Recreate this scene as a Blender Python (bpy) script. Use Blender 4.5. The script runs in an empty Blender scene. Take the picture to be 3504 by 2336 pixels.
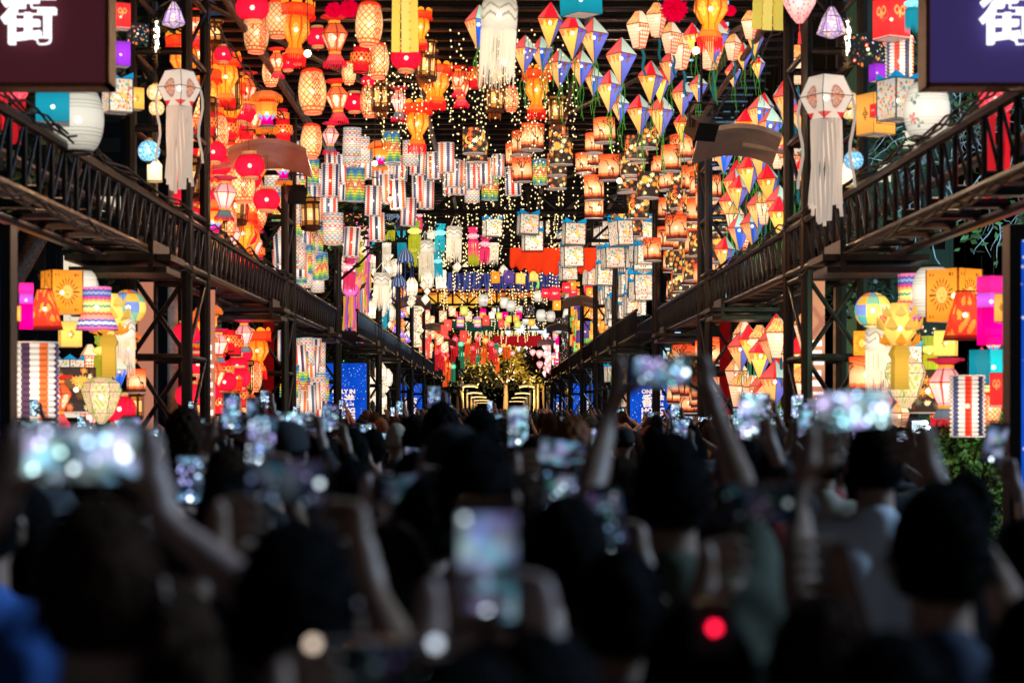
import bpy, math, random
import numpy as np
from mathutils import Vector, Matrix, noise

PI = math.pi
rnd = random.Random(7)
S = bpy.context.scene
COL = S.collection

# ------------------------------------------------------------------ camera, sky, light, exposure
CZ, FS, VX, VY = 1.9, 3504 * 70 / 36.0, 1700.0, 1394.5
cam = bpy.data.cameras.new('camera')
cam.lens = 70
cam.sensor_width = 36
cam.shift_x = (1752 - VX) / 3504
cam.shift_y = (VY - 1168) / 3504
cam.clip_start = 0.1
cam.clip_end = 3000
cam.dof.use_dof = True
cam.dof.focus_distance = 58
cam.dof.aperture_fstop = 2.6
cam.dof.aperture_blades = 0
camo = bpy.data.objects.new('camera', cam)
camo.location = (0, 0, CZ)
camo.rotation_euler = (PI / 2, 0, 0)
COL.objects.link(camo)
S.camera = camo

W = bpy.data.worlds.new('World')
S.world = W
W.use_nodes = True
nt = W.node_tree
sky = nt.nodes.new('ShaderNodeTexSky')
sky.sky_type = 'NISHITA'
sky.sun_disc = False
sky.sun_elevation = math.radians(-4)
sky.sun_rotation = math.radians(150)
nt.links.new(sky.outputs[0], nt.nodes['Background'].inputs[0])
nt.nodes['Background'].inputs[1].default_value = 0.62

sun = bpy.data.lights.new('rim_sun', 'SUN')  # added cool sun that rims arms and heads from the right
sun.energy = 2.4
sun.color = (0.42, 0.68, 1.0)
sun.angle = math.radians(10)
suno = bpy.data.objects.new('rim_sun', sun)
suno.rotation_euler = Vector((-.88, -.18, -.50)).to_track_quat('-Z', 'Y').to_euler()
suno.location = (20, -20, 40)
COL.objects.link(suno)

S.view_settings.view_transform = 'Standard'
S.view_settings.look = 'None'
S.view_settings.gamma = 1
S.view_settings.exposure = 0.0
S.cycles.use_denoising = True
S.cycles.sample_clamp_indirect = 2.5
S.cycles.sample_clamp_direct = 0
S.cycles.max_bounces = 5
S.cycles.diffuse_bounces = 3
S.cycles.glossy_bounces = 2
S.cycles.transparent_max_bounces = 24
S.cycles.caustics_reflective = False
S.cycles.caustics_refractive = False


def P(x, y, Y):
    """a photograph pixel (3504 wide) at the distance Y"""
    return Vector(((x - VX) / FS * Y, Y, CZ - (y - VY) / FS * Y))


# ------------------------------------------------------------------ materials
def new_mat(name):
    m = bpy.data.materials.new(name)
    m.use_nodes = True
    nt = m.node_tree
    for n in list(nt.nodes):
        nt.nodes.remove(n)
    out = nt.nodes.new('ShaderNodeOutputMaterial')
    return m, nt, out


def pbr(name, col, rough=0.6, metal=0.0, noise_amt=0.25, scale=12.0, bump=0.0, attr=False, sheen=0.0):
    m, nt, out = new_mat(name)
    b = nt.nodes.new('ShaderNodeBsdfPrincipled')
    b.inputs['Roughness'].default_value = rough
    b.inputs['Metallic'].default_value = metal
    tc = nt.nodes.new('ShaderNodeTexCoord')
    nz = nt.nodes.new('ShaderNodeTexNoise')
    nz.inputs['Scale'].default_value = scale
    nz.inputs['Detail'].default_value = 4
    nt.links.new(tc.outputs['Object'], nz.inputs['Vector'])
    mr = nt.nodes.new('ShaderNodeMapRange')
    mr.inputs[1].default_value = 0.3
    mr.inputs[2].default_value = 0.7
    mr.inputs[3].default_value = 1 - noise_amt
    mr.inputs[4].default_value = 1 + noise_amt
    nt.links.new(nz.outputs[0], mr.inputs[0])
    mx = nt.nodes.new('ShaderNodeVectorMath')
    mx.operation = 'SCALE'
    if attr:
        a = nt.nodes.new('ShaderNodeAttribute')
        a.attribute_name = 'Col'
        nt.links.new(a.outputs['Color'], mx.inputs[0])
    else:
        mx.inputs[0].default_value = col[:3]
    nt.links.new(mr.outputs[0], mx.inputs['Scale'])
    nt.links.new(mx.outputs[0], b.inputs['Base Color'])
    if bump:
        bp = nt.nodes.new('ShaderNodeBump')
        bp.inputs['Strength'].default_value = bump
        bp.inputs['Distance'].default_value = 0.01
        nt.links.new(nz.outputs[0], bp.inputs['Height'])
        nt.links.new(bp.outputs[0], b.inputs['Normal'])
    nt.links.new(b.outputs[0], out.inputs[0])
    return m


def glow(name, strength, trans=0.1, diffuse=0.4, col=None, vary=0.2, sampling='NONE'):
    """lit paper or cloth: gives off its own colour, lets a little through, so the bulb inside shows"""
    m, nt, out = new_mat(name)
    m.cycles.emission_sampling = sampling
    e = nt.nodes.new('ShaderNodeEmission')
    d = nt.nodes.new('ShaderNodeBsdfDiffuse')
    if col is None:
        a = nt.nodes.new('ShaderNodeAttribute')
        a.attribute_name = 'Col'
        nt.links.new(a.outputs['Color'], e.inputs[0])
        sc = nt.nodes.new('ShaderNodeVectorMath')
        sc.operation = 'SCALE'
        sc.inputs['Scale'].default_value = diffuse
        nt.links.new(a.outputs['Color'], sc.inputs[0])
        nt.links.new(sc.outputs[0], d.inputs[0])
    else:
        e.inputs[0].default_value = (*col, 1)
        d.inputs[0].default_value = (*[c * diffuse for c in col], 1)
    oi = nt.nodes.new('ShaderNodeObjectInfo')
    mr = nt.nodes.new('ShaderNodeMapRange')
    mr.inputs[3].default_value = strength * (1 - vary)
    mr.inputs[4].default_value = strength * (1 + vary)
    nt.links.new(oi.outputs['Random'], mr.inputs[0])
    lw = nt.nodes.new('ShaderNodeLayerWeight')     # edge dimming put into the glow, as slanted paper passes less light
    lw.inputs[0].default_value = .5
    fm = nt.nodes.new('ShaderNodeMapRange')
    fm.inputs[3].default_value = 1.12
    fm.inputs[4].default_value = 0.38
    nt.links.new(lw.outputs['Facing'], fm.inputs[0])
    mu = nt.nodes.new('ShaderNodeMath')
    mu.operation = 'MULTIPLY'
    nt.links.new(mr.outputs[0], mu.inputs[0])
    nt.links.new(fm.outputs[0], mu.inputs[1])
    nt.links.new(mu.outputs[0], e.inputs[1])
    ad = nt.nodes.new('ShaderNodeAddShader')
    nt.links.new(e.outputs[0], ad.inputs[0])
    nt.links.new(d.outputs[0], ad.inputs[1])
    last = ad
    if trans > 0:
        t = nt.nodes.new('ShaderNodeBsdfTransparent')
        mix = nt.nodes.new('ShaderNodeMixShader')
        mix.inputs[0].default_value = trans
        nt.links.new(ad.outputs[0], mix.inputs[1])
        nt.links.new(t.outputs[0], mix.inputs[2])
        last = mix
    nt.links.new(last.outputs[0], out.inputs[0])
    return m


def emit(name, col, strength, sampling='NONE'):
    m, nt, out = new_mat(name)
    m.cycles.emission_sampling = sampling
    e = nt.nodes.new('ShaderNodeEmission')
    e.inputs[0].default_value = (*col, 1)
    e.inputs[1].default_value = strength
    nt.links.new(e.outputs[0], out.inputs[0])
    return m


M = dict(
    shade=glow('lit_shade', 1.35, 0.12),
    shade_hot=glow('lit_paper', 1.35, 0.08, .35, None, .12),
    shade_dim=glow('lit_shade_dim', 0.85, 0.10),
    cloth=glow('glowing_cloth', 0.72, 0.0, 0.7),  # lantern light on fringes and ribbons put in as their own glow
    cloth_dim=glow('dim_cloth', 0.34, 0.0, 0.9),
    bulb=emit('bulb_glow', (1, 0.84, 0.58), 15.0),
    fairy=emit('fairy_glow', (1.0, 0.74, 0.34), 2.0),
    star=emit('star_glow', (0.93, 0.97, 1.0), 1.15),
    crystal=emit('crystal_glow', (0.95, 0.95, 0.85), 4.0),
    gold=pbr('gilt_band', (0.75, 0.42, 0.12), 0.35, 0.6, 0.4, 60),
    goldlit=glow('lit_gilt', 0.85, 0.0, 0.6),
    frame=pbr('dark_frame', (0.03, 0.02, 0.015), 0.5),
    wood=pbr('palace_wood', (0.10, 0.03, 0.012), 0.4),
    cord=pbr('black_cord', (0.02, 0.02, 0.02), 0.7),
    disc=glow('white_disc', 0.42, 0.0, 0.8, (0.9, 0.78, 0.68)),
    steel=pbr('painted_steel', (0.026, 0.024, 0.024), 0.38, 0.3, 0.5, 6, 0.15),
    steel2=pbr('walkway_steel', (0.034, 0.032, 0.032), 0.42, 0.3, 0.6, 5, 0.2),
    rooftin=pbr('roof_tin', (0.012, 0.012, 0.014), 0.45, 0.3, 0.4, 4),
    asphalt=pbr('asphalt', (0.05, 0.05, 0.052), 0.85, 0, 0.3, 40, 0.3),
    canopy=pbr('lamp_canopy', (0.78, 0.68, 0.60), 0.5, 0, 0.12, 4),
    phone=pbr('phone_body', (0.02, 0.02, 0.024), 0.25, 0.2, 0.1),
    phonew=pbr('phone_body_light', (0.55, 0.47, 0.42), 0.35, 0.1, 0.1),
    trunk=pbr('bark', (0.10, 0.07, 0.05), 0.9, 0, 0.5, 20, 0.6),
    root=pbr('aerial_root', (0.35, 0.34, 0.32), 0.8, 0, 0.4, 20),
    leaf_far=pbr('street_tree_leaves', (0.13, 0.115, 0.02), 0.5, 0, 0.6, 2),
    lamp_post=pbr('lamp_post_paint', (.45, .38, .28), .5),
    leaf=pbr('leaves', (0.055, 0.10, 0.022), 0.55, 0, 0.6, 3),
    conc=pbr('tower_render', (0.28, 0.34, 0.30), 0.8, 0, 0.15, 0.6),
    darkglass=pbr('dark_glass', (0.03, 0.05, 0.07), 0.1),
    black=pbr('black_plastic', (0.012, 0.012, 0.014), 0.4),
)


# ------------------------------------------------------------------ mesh builder
class MB:
    def __init__(s):
        s.v, s.f, s.c = [], [], []
        s.col = (0.8, 0.8, 0.8)

    def add(s, vs, fs, cols=None):
        b = len(s.v)
        s.v.extend([tuple(p) for p in vs])
        s.f.extend([tuple(i + b for i in f) for f in fs])
        if cols is None:
            s.c.extend([s.col] * len(fs))
        else:
            s.c.extend([tuple(c) for c in cols])

    def box(s, c, d, rot=None):
        hx, hy, hz = d[0] / 2, d[1] / 2, d[2] / 2
        vs = [Vector((x, y, z)) for x in (-hx, hx) for y in (-hy, hy) for z in (-hz, hz)]
        if rot is not None:
            vs = [rot @ p for p in vs]
        vs = [p + Vector(c) for p in vs]
        s.add(vs, [(0, 1, 3, 2), (4, 6, 7, 5), (0, 4, 5, 1), (2, 3, 7, 6), (0, 2, 6, 4), (1, 5, 7, 3)])

    def bar(s, a, b, w, h=None):
        h = h or w
        a, b = Vector(a), Vector(b)
        d = b - a
        q = d.to_track_quat('Y', 'Z').to_matrix()
        s.box((a + b) / 2, (w, d.length, h), q)

    def tube(s, pts, rs, n=8, caps=True):
        pts = [Vector(p) for p in pts]
        if not hasattr(rs, '__len__'):
            rs = [rs] * len(pts)
        vs, fs = [], []
        ref = None
        for i, p in enumerate(pts):
            d = (pts[min(i + 1, len(pts) - 1)] - pts[max(i - 1, 0)]).normalized()
            if ref is None:
                ref = Vector((1, 0, 0)) if abs(d.x) < 0.8 else Vector((0, 0, 1))
            x = (ref - d * ref.dot(d)).normalized()
            y = d.cross(x)
            ref = x
            for k in range(n):
                a = 2 * PI * k / n
                vs.append(p + (x * math.cos(a) + y * math.sin(a)) * rs[i])
        for i in range(len(pts) - 1):
            for k in range(n):
                k2 = (k + 1) % n
                fs.append((i * n + k, i * n + k2, (i + 1) * n + k2, (i + 1) * n + k))
        if caps:
            fs.append(tuple(range(n - 1, -1, -1)))
            fs.append(tuple((len(pts) - 1) * n + k for k in range(n)))
        s.add(vs, fs)

    def lathe(s, prof, nside=0, nu=24, sub=1, colf=None, lobes=0, lobe=0.0, rot=0.0, shift=(0, 0, 0), caps=(False, False), scallop=0.0, nscal=0):
        """prof [(r, z)] bottom to top; nside>2 gives a polygon cross-section; colour per face from colf(u, v, k, s)"""
        pr = []
        L = [0]
        for i in range(len(prof) - 1):
            L.append(L[-1] + math.hypot(prof[i + 1][0] - prof[i][0], prof[i + 1][1] - prof[i][1]))
        tot = L[-1] or 1
        for i in range(len(prof) - 1):
            n = max(1, int(round(sub * (L[i + 1] - L[i]) / tot))) if sub > 1 else 1
            for j in range(n):
                t = j / n
                pr.append((prof[i][0] * (1 - t) + prof[i + 1][0] * t, prof[i][1] * (1 - t) + prof[i + 1][1] * t, (L[i] * (1 - t) + L[i + 1] * t) / tot))
        pr.append((prof[-1][0], prof[-1][1], 1.0))
        pr = np.array(pr)
        nv = len(pr)
        u = np.arange(nu) / nu
        th = u * 2 * PI + rot
        if nside > 2:
            seg = 2 * PI / nside
            loc = ((u * 2 * PI) % seg) - seg / 2
            R = math.cos(PI / nside) / np.cos(loc)
        else:
            R = np.ones(nu)
        if lobes:
            R = R * (1 - lobe + lobe * np.abs(np.cos(lobes * u * PI)) ** 0.6)
        r = pr[:, 0][:, None] * R[None, :]
        z = np.repeat(pr[:, 1][:, None], nu, 1)
        if scallop:
            z[0, :] -= scallop * np.abs(np.sin(nscal * u * PI))
        X = r * np.cos(th)[None, :] + shift[0]
        Yy = r * np.sin(th)[None, :] + shift[1]
        vs = np.stack([X, Yy, z + shift[2]], -1).reshape(-1, 3)
        idx = np.arange(nv * nu).reshape(nv, nu)
        a = idx[:-1, :]
        b = np.roll(idx, -1, 1)[:-1, :]
        c = np.roll(idx, -1, 1)[1:, :]
        d = idx[1:, :]
        fs = np.stack([a, b, c, d], -1).reshape(-1, 4)
        cols = None
        if colf is not None:
            U, V = np.meshgrid((np.arange(nu) + 0.5) / nu, (pr[:-1, 2] + pr[1:, 2]) / 2)
            if nside > 2:
                k = np.floor(U * nside).astype(int)
                sl = U * nside - k
            else:
                k = np.zeros_like(U, int)
                sl = U
            cols = np.clip(colf(U, V, k, sl), 0, 4).reshape(-1, 3).tolist()
        s.add(vs.tolist(), fs.tolist(), cols)
        base = len(s.v) - nv * nu
        if caps[0]:
            s.f.append(tuple(base + i for i in range(nu - 1, -1, -1)))
            s.c.append(s.col)
        if caps[1]:
            s.f.append(tuple(base + (nv - 1) * nu + i for i in range(nu)))
            s.c.append(s.col)

    def ribs(s, prof, n, r, rot=0.0, rings=None, k=1.0):
        R = 1.0
        for j in range(n):
            a = 2 * PI * j / n + rot
            s.tube([(p[0] * k * math.cos(a), p[0] * k * math.sin(a), p[1]) for p in prof], r, 4)
        for i in (rings if rings is not None else range(len(prof))):
            p = prof[i]
            if p[0] < 0.02:
                continue
            for j in range(n):
                a, b = 2 * PI * j / n + rot, 2 * PI * (j + 1) / n + rot
                s.tube([(p[0] * k * math.cos(a), p[0] * k * math.sin(a), p[1]), (p[0] * k * math.cos(b), p[0] * k * math.sin(b), p[1])], r, 4)

    def fringe(s, r, z, ln, n=28, w=0.02, jit=0.25, flare=0.0, seed=1):
        rr = random.Random(seed)
        for j in range(n):
            a = 2 * PI * (j + rr.uniform(-.2, .2)) / n
            l = ln * (1 + rr.uniform(-jit, jit))
            x, y = math.cos(a), math.sin(a)
            b = a + rr.uniform(-.08, .08)
            x2, y2 = math.cos(b), math.sin(b)
            s.tube([(r * x, r * y, z), ((r + flare * .6) * x, (r + flare * .6) * y, z - l * .5), ((r + flare) * x2, (r + flare) * y2, z - l)], [w, w * .9, w * .5], 4)

    def ribbon(s, pts, w, ax=(1, 0, 0), th=0.006):
        ax = Vector(ax) * w / 2
        pts = [Vector(p) for p in pts]
        o = Vector((0, th, 0)) if abs(ax.x) > abs(ax.y) else Vector((th, 0, 0))
        vs = []
        for p in pts:
            vs += [p - ax, p + ax, p + ax + o, p - ax + o]
        fs = []
        for i in range(len(pts) - 1):
            a = i * 4
            for k in range(4):
                fs.append((a + k, a + (k + 1) % 4, a + 4 + (k + 1) % 4, a + 4 + k))
        fs += [(0, 1, 2, 3), tuple(len(vs) - 4 + k for k in (3, 2, 1, 0))]
        s.add(vs, fs)

    def ball(s, c, r, n=8, sc=(1, 1, 1)):
        m = max(3, n // 2)
        prof = [(r * math.sin(PI * i / m) + 1e-5, -r * math.cos(PI * i / m)) for i in range(m + 1)]
        b = len(s.v)
        s.lathe(prof, 0, n, 1)
        for i in range(b, len(s.v)):
            x, y, z = s.v[i]
            s.v[i] = (x * sc[0] + c[0], y * sc[1] + c[1], z * sc[2] + c[2])

    def mesh(s, name, mat, smooth=False, cols=True):
        me = bpy.data.meshes.new(name)
        me.from_pydata(s.v, [], s.f)
        if cols and s.f:
            at = me.color_attributes.new('Col', 'FLOAT_COLOR', 'CORNER')
            cnt = np.array([len(f) for f in s.f])
            c = np.repeat(np.array(s.c, dtype=np.float32), cnt, 0)
            c = np.concatenate([c, np.ones((len(c), 1), np.float32)], 1)
            at.data.foreach_set('color', c.ravel())
        if mat:
            me.materials.append(mat)
        if smooth:
            me.polygons.foreach_set('use_smooth', [True] * len(me.polygons))
        me.update()
        return me

    def build(s, name, mat, parent=None, smooth=False, **kw):
        return link(name, s.mesh(name, mat, smooth), parent, **kw)


def link(name, data, parent=None, loc=None, **kw):
    o = bpy.data.objects.new(name, data)
    COL.objects.link(o)
    if parent is not None:
        o.parent = parent
    if loc is not None:
        o.location = loc
    for k, v in kw.items():
        o[k] = v
    return o


def thing(name, label, category, loc=(0, 0, 0), rz=0.0, group=None):
    o = link(name, None, None, loc, label=label, category=category)
    o.empty_display_size = 0.1
    o.rotation_euler = (0, 0, rz)
    if group:
        o['group'] = group
    return o


CHILDREN = {}


def copy_tree(root):
    r = root.copy()
    COL.objects.link(r)
    for c in CHILDREN.get(root.name) or list(root.children):
        d = c.copy()
        COL.objects.link(d)
        d.parent = r
        for g in c.children:
            h = g.copy()
            COL.objects.link(h)
            h.parent = d
    return r


def structure(mb, name, mat, **kw):
    return mb.build(name, mat, None, kind='structure', **kw)


# ------------------------------------------------------------------ text as flat solid letters
def text_mesh(txt, size, extrude, bold=0.0, spacing=1.0, align='CENTER'):
    cu = bpy.data.curves.new('letters', 'FONT')
    cu.body = txt
    cu.size = size
    cu.extrude = extrude
    cu.offset = bold
    cu.space_character = spacing
    cu.align_x = align
    cu.align_y = 'CENTER'
    cu.resolution_u = 3
    o = bpy.data.objects.new('letters', cu)
    COL.objects.link(o)
    dg = bpy.context.evaluated_depsgraph_get()
    me = bpy.data.meshes.new_from_object(o.evaluated_get(dg))
    bpy.data.objects.remove(o)
    me.transform(Matrix.Rotation(PI / 2, 4, 'X'))
    return me


def fit_mesh(me, w, h, cx=0, cz=0, y=0):
    n = len(me.vertices)
    a = np.empty(n * 3, np.float32)
    me.vertices.foreach_get('co', a)
    a = a.reshape(-1, 3)
    lo, hi = a.min(0), a.max(0)
    a[:, 0] = (a[:, 0] - (lo[0] + hi[0]) / 2) * (w / (hi[0] - lo[0])) + cx
    if h:
        a[:, 2] = (a[:, 2] - (lo[2] + hi[2]) / 2) * (h / (hi[2] - lo[2])) + cz
    else:
        a[:, 2] = (a[:, 2] - (lo[2] + hi[2]) / 2) * (w / (hi[0] - lo[0])) + cz
    a[:, 1] += y
    me.vertices.foreach_set('co', a.ravel())
    me.update()
    return me
# ------------------------------------------------------------------ colours printed on the shades, plus painted bulb glow and fold shade (u round, v up, k side, s along side)
def C(*c):
    return np.array(c, float)


def fill(U, c):
    return np.ones(U.shape + (3,)) * np.array(c, float)


def put(img, mask, c):
    m = np.clip(mask, 0, 1)[..., None]
    img[:] = img * (1 - m) + np.array(c, float) * m


def lit(img, V, mid=0.5, w=0.42, lo=0.62, hi=1.12):  # bulb glow painted into the colour, brightest round the bulb height
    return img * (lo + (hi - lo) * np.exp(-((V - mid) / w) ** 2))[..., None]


def wrap(d):
    return np.abs((d + 0.5) % 1.0 - 0.5)


def c_red(U, V, k, s):
    c = fill(U, (0.95, 0.008, 0.035))
    put(c, (wrap(U * 14) < 0.05), (0.45, 0.0, 0.01))
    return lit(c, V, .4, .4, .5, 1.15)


def c_redband(U, V, k, s):
    c = fill(U, (0.85, 0.012, 0.02))
    b = (V > .35) & (V < .72)
    g = (wrap(U * 14 + V * 5) < .16) | (wrap(U * 14 - V * 5) < .16)
    put(c, b & g, (1.0, 0.30, 0.06))
    put(c, b & ~g, (0.55, 0.01, 0.01))
    return lit(c, V, .4, .4, .6, 1.1)


def c_bamboo(U, V, k, s):
    c = fill(U, (1.0, 0.62, 0.27))
    g = (wrap(U * 12 + V * 6) < .09) | (wrap(U * 12 - V * 6) < .09)
    put(c, g, (0.72, 0.13, 0.015))
    pan = (wrap(U - .12) < .055) | (wrap(U - .62) < .055)
    r = np.sin(U * 190) * np.sin(V * 60)
    put(c, pan & (r > -.1) & (V > .1) & (V < .9), (0.95, 0.06, 0.02))
    put(c, (wrap(U - .4) < .05) & (wrap(V - .3) < .12) & (np.sin(U * 300 + V * 80) > 0), (0.3, 0.06, 0.02))
    put(c, (V < .05) | (V > .95), (0.9, 0.08, 0.01))
    put(c, (V < .14) & (V > .11), (0.7, 0.10, 0.01))
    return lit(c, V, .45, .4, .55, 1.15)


def c_fringe(U, V, k, s):
    c = fill(U, (1.0, 0.27, 0.015))
    d = np.hypot((s - .5) * 1.0, (V - .55) * 1.5)
    put(c, d < .33, (0.75, 0.12, 0.01))
    put(c, d < .30, (1.0, 0.46, 0.07))
    put(c, (d < .2) & (np.sin(U * 210) * np.sin(V * 45) > .2), (0.9, 0.25, 0.02))
    put(c, (s < .05) | (s > .95), (0.75, 0.06, 0.01))
    return lit(c, V, .3, .5, .7, 1.25)


def c_goblet(pink):
    def f(U, V, k, s):
        c = fill(U, (1.0, 0.17, 0.045) if not pink else (1.0, 0.42, 0.38))
        low = V < .58
        d = np.hypot((s - .5) * 1.0, (V - .36) * 1.25)
        if pink:
            put(c, low, (1.0, 0.50, 0.44))
            put(c, (V > .46) & (V < .58), (1.0, .62, .4))
        else:
            put(c, d < .30, (1.0, 0.70, 0.40))
            put(c, (d < .2) & (np.sin(U * 170) * np.sin(V * 60) > .45), (0.35, 0.12, 0.05))
        put(c, (s < .045) | (s > .955) | (np.abs(V - .58) < .012), (0.7, 0.05, 0.03))
        return lit(c, V, .35, .35, .7, 1.25)
    return f


def c_palace(U, V, k, s):
    c = fill(U, (1.0, 0.50, 0.16))
    put(c, (s < .17) | (s > .83) | (V < .05) | (V > .95), (0.05, 0.012, 0.004))
    b = ((V > .05) & (V < .2)) | ((V > .8) & (V < .95))
    g = np.sin(s * 60) * np.sin(V * 130) > 0
    put(c, b & g, (0.08, 0.02, 0.004))
    put(c, b & ~g, (0.75, 0.27, 0.04))
    put(c, (np.abs(V - .22) < .015) | (np.abs(V - .78) < .015), (0.05, 0.012, 0.004))
    put(c, (V > .3) & (V < .55) & (s > .3) & (s < .7) & (np.sin(U * 260 + V * 30) * np.sin(V * 70 + U * 40) > .35), (0.9, 0.24, 0.04))
    put(c, (s < .17) | (s > .83), (0.06, 0.014, 0.004))
    return lit(c, V, .5, .4, .75, 1.3)


def c_hat(U, V, k, s):
    c = fill(U, (1.0, 0.38, 0.05))
    put(c, V > .62, (1.0, 0.26, 0.03))
    wave = .55 - .22 * np.abs(s - .5) * 2
    put(c, V < wave + .0, (0.12, 0.38, 0.95))
    w2 = .22 + .22 * np.abs(s - .5) * 2
    put(c, V < w2, (0.90, 0.0, 0.28))
    put(c, V < .12, (0.85, 0.0, 0.12))
    return lit(c, V, .5, .5, .75, 1.25)


def c_kite(U, V, k, s):
    red = (k % 2) == 0
    c = fill(U, (0.42, 0.66, 0.50))
    top = V > .585
    put(c, top & red, (0.95, 0.012, 0.025))
    put(c, ~top & red, (0.98, 0.50, 0.085))
    put(c, ~top & ~red, (0.015, 0.10, 0.58))
    fl = (V > .585 - .09 - .07 * np.sin(s * 18)) & ~top & (k == 2)
    put(c, fl, (1.0, 0.20, 0.015))
    pen = ~top & (k == 3) & (np.abs(s - .5) < .1) & (V > .42)
    put(c, pen, (0.10, 0.06, 0.06))
    put(c, (s < .03) | (s > .97) | (np.abs(V - .585) < .007), (0.18, 0.05, 0.02))
    return lit(c, V, .52, .35, .72, 1.2)


def c_patch(U, V, k, s):
    top = V > .6
    c = fill(U, (1.0, 0.66, 0.42))
    flo = np.sin(U * 130 + np.sin(V * 50) * 2) * np.sin(V * 75 + np.sin(U * 60) * 2)
    put(c, top & (k % 2 == 0), (1.0, 0.30, 0.06))
    put(c, top & (k % 2 == 0) & (flo > .2), (1.0, .55, .18))
    put(c, top & (k % 2 == 0) & (flo < -.5), (.9, .08, .03))
    put(c, top & (k % 4 == 1), (0.55, 0.66, 0.42))
    gx, gy = np.sin(s * 26) > 0, np.sin(V * 62) > 0
    g = ~top & (k % 2 == 1)
    put(c, g, (1.0, 0.85, 0.70))
    put(c, g & (gx ^ gy), (1.0, 0.28, 0.10))
    put(c, g & gx & gy, (0.95, 0.12, 0.03))
    put(c, (k == 1) & (V > .5) & ~top & (s < .5) & (gx ^ gy), (0.15, 0.3, 0.65))
    put(c, ~top & (k % 2 == 0) & (np.sin(V * 150) > .6), (0.95, 0.40, 0.20))
    put(c, (s < .03) | (s > .97) | (np.abs(V - .6) < .01), (0.3, 0.12, 0.06))
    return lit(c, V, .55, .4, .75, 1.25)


def palette(t, cols):
    i = np.floor(t * len(cols)).astype(int) % len(cols)
    return np.array(cols, float)[i]


STR = [(.95, .05, .02), (.95, .82, .68), (.035, .04, .10), (.95, .82, .68), (1, .20, .04), (.95, .82, .68), (.10, .10, .20), (.95, .82, .68)]


def c_striped(U, V, k, s):
    c = palette((U * 2) % 1.0, STR)
    c *= (1 - .45 * (wrap(V * 14) < .14))[..., None]  # fold shade painted as dark bands at the pleat valleys
    return lit(c, V, .42, .32, .60, 1.15)


def c_rainbow(U, V, k, s):
    t = V * 1.0 + wrap(U * 7) * .42
    c = palette(t % 1.0, [(.04, .16, .75), (.03, .42, .25), (.30, .65, .08), (1, .75, .08), (1, .35, .04), (.95, .06, .12), (1, .6, .1), (.5, .7, .1), (.05, .45, .5)])
    put(c, wrap(V * 12) < .1, (.2, .16, .1))  # dark bands painted in the pleat folds as shade
    return lit(c, V, .42, .4, .55, 1.0)


def c_pastel(U, V, k, s):
    a = wrap(U * 12 + np.floor(V * 13) * .5)
    c = fill(U, (1, .80, .62))
    col = palette((np.floor(V * 13) * .31) % 1, [(.95, .12, .10), (.35, .60, .25), (1, .55, .30), (.25, .50, .75), (.9, .3, .35)])
    m = (a < .27)
    c[m] = col[m]
    put(c, wrap(V * 13) < .09, (.5, .36, .28))  # shade of each pleat valley painted into the colour
    return lit(c, V, .42, .4, .55, .98)


def scatter(n, seed, dmin=.13, asp=1.0, lo=.1, hi=.9):
    r = random.Random(seed)
    pts = []
    for _ in range(4000):
        p = (r.random(), r.uniform(lo, hi), r.random())
        if all(math.hypot(min(abs(p[0] - q[0]), 1 - abs(p[0] - q[0])) * asp, p[1] - q[1]) > dmin for q in pts):
            pts.append(p)
        if len(pts) >= n:
            break
    return pts


def petal(U, V, cx, cy, asp, r, n=8, d=.35, ph=0.0):
    dx = ((U - cx + .5) % 1 - .5) * asp
    dy = V - cy
    a = np.arctan2(dy, dx) + ph
    return np.hypot(dx, dy) < r * (1 - d + d * np.cos(n * a))


def c_stars(U, V, k, s):
    c = fill(U, (.035, .022, .018))
    for i, (x, y, t) in enumerate(scatter(30, 5, .18, 2.6, .07, .93)):
        cc = [(1, .33, .05), (1, .13, .025), (.95, .82, .36)][i % 3]
        put(c, petal(U, V, x, y, 2.6, .075 + .05 * t, 8, .30, t * 3), cc)
    for cx in (.18, .68):
        put(c, petal(U, V, cx, .66, 2.6, .175, 16, .22), (1, .55, .10))
        put(c, petal(U, V, cx, .66, 2.6, .10, 1, 0), (1, .42, .06))
    for cx in (.42, .92):
        m = petal(U, V, cx, .5, 2.6, .17, 1, 0) & ~petal(U, V, cx + .025, .54, 2.6, .14, 1, 0)
        put(c, m, (1, .42, .07))
    return c * 1.15


def segs_tree(x, y, h, seed):
    r = random.Random(seed)
    out = []

    def go(x, y, a, l, w, d):
        x2, y2 = x + math.cos(a) * l, y + math.sin(a) * l
        out.append((x, y, x2, y2, w))
        if d:
            for da in (-.55, .5, r.uniform(-.2, .2)):
                go(x2, y2, a + da + r.uniform(-.15, .15), l * r.uniform(.62, .8), w * .62, d - 1)
    go(x, y, PI / 2, h * .33, .036, 3)
    return out


def seg_mask(X, Y, segs):
    m = np.zeros(X.shape, bool)
    for x1, y1, x2, y2, w in segs:
        dx, dy = x2 - x1, y2 - y1
        t = np.clip(((X - x1) * dx + (Y - y1) * dy) / (dx * dx + dy * dy + 1e-9), 0, 1)
        m |= np.hypot(X - x1 - t * dx, Y - y1 - t * dy) < w
    return m


def giraffe(x, y, h):
    g = [(x, y, x + .01, y + .45 * h, .012), (x + .05, y, x + .05, y + .45 * h, .012), (x + .15, y, x + .14, y + .42 * h, .012), (x + .19, y, x + .17, y + .42 * h, .012),
         (x + .03, y + .5 * h, x + .16, y + .44 * h, .045), (x + .02, y + .52 * h, x - .08, y + .92 * h, .018), (x - .08, y + .93 * h, x - .13, y + .9 * h, .015)]
    return g


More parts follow.
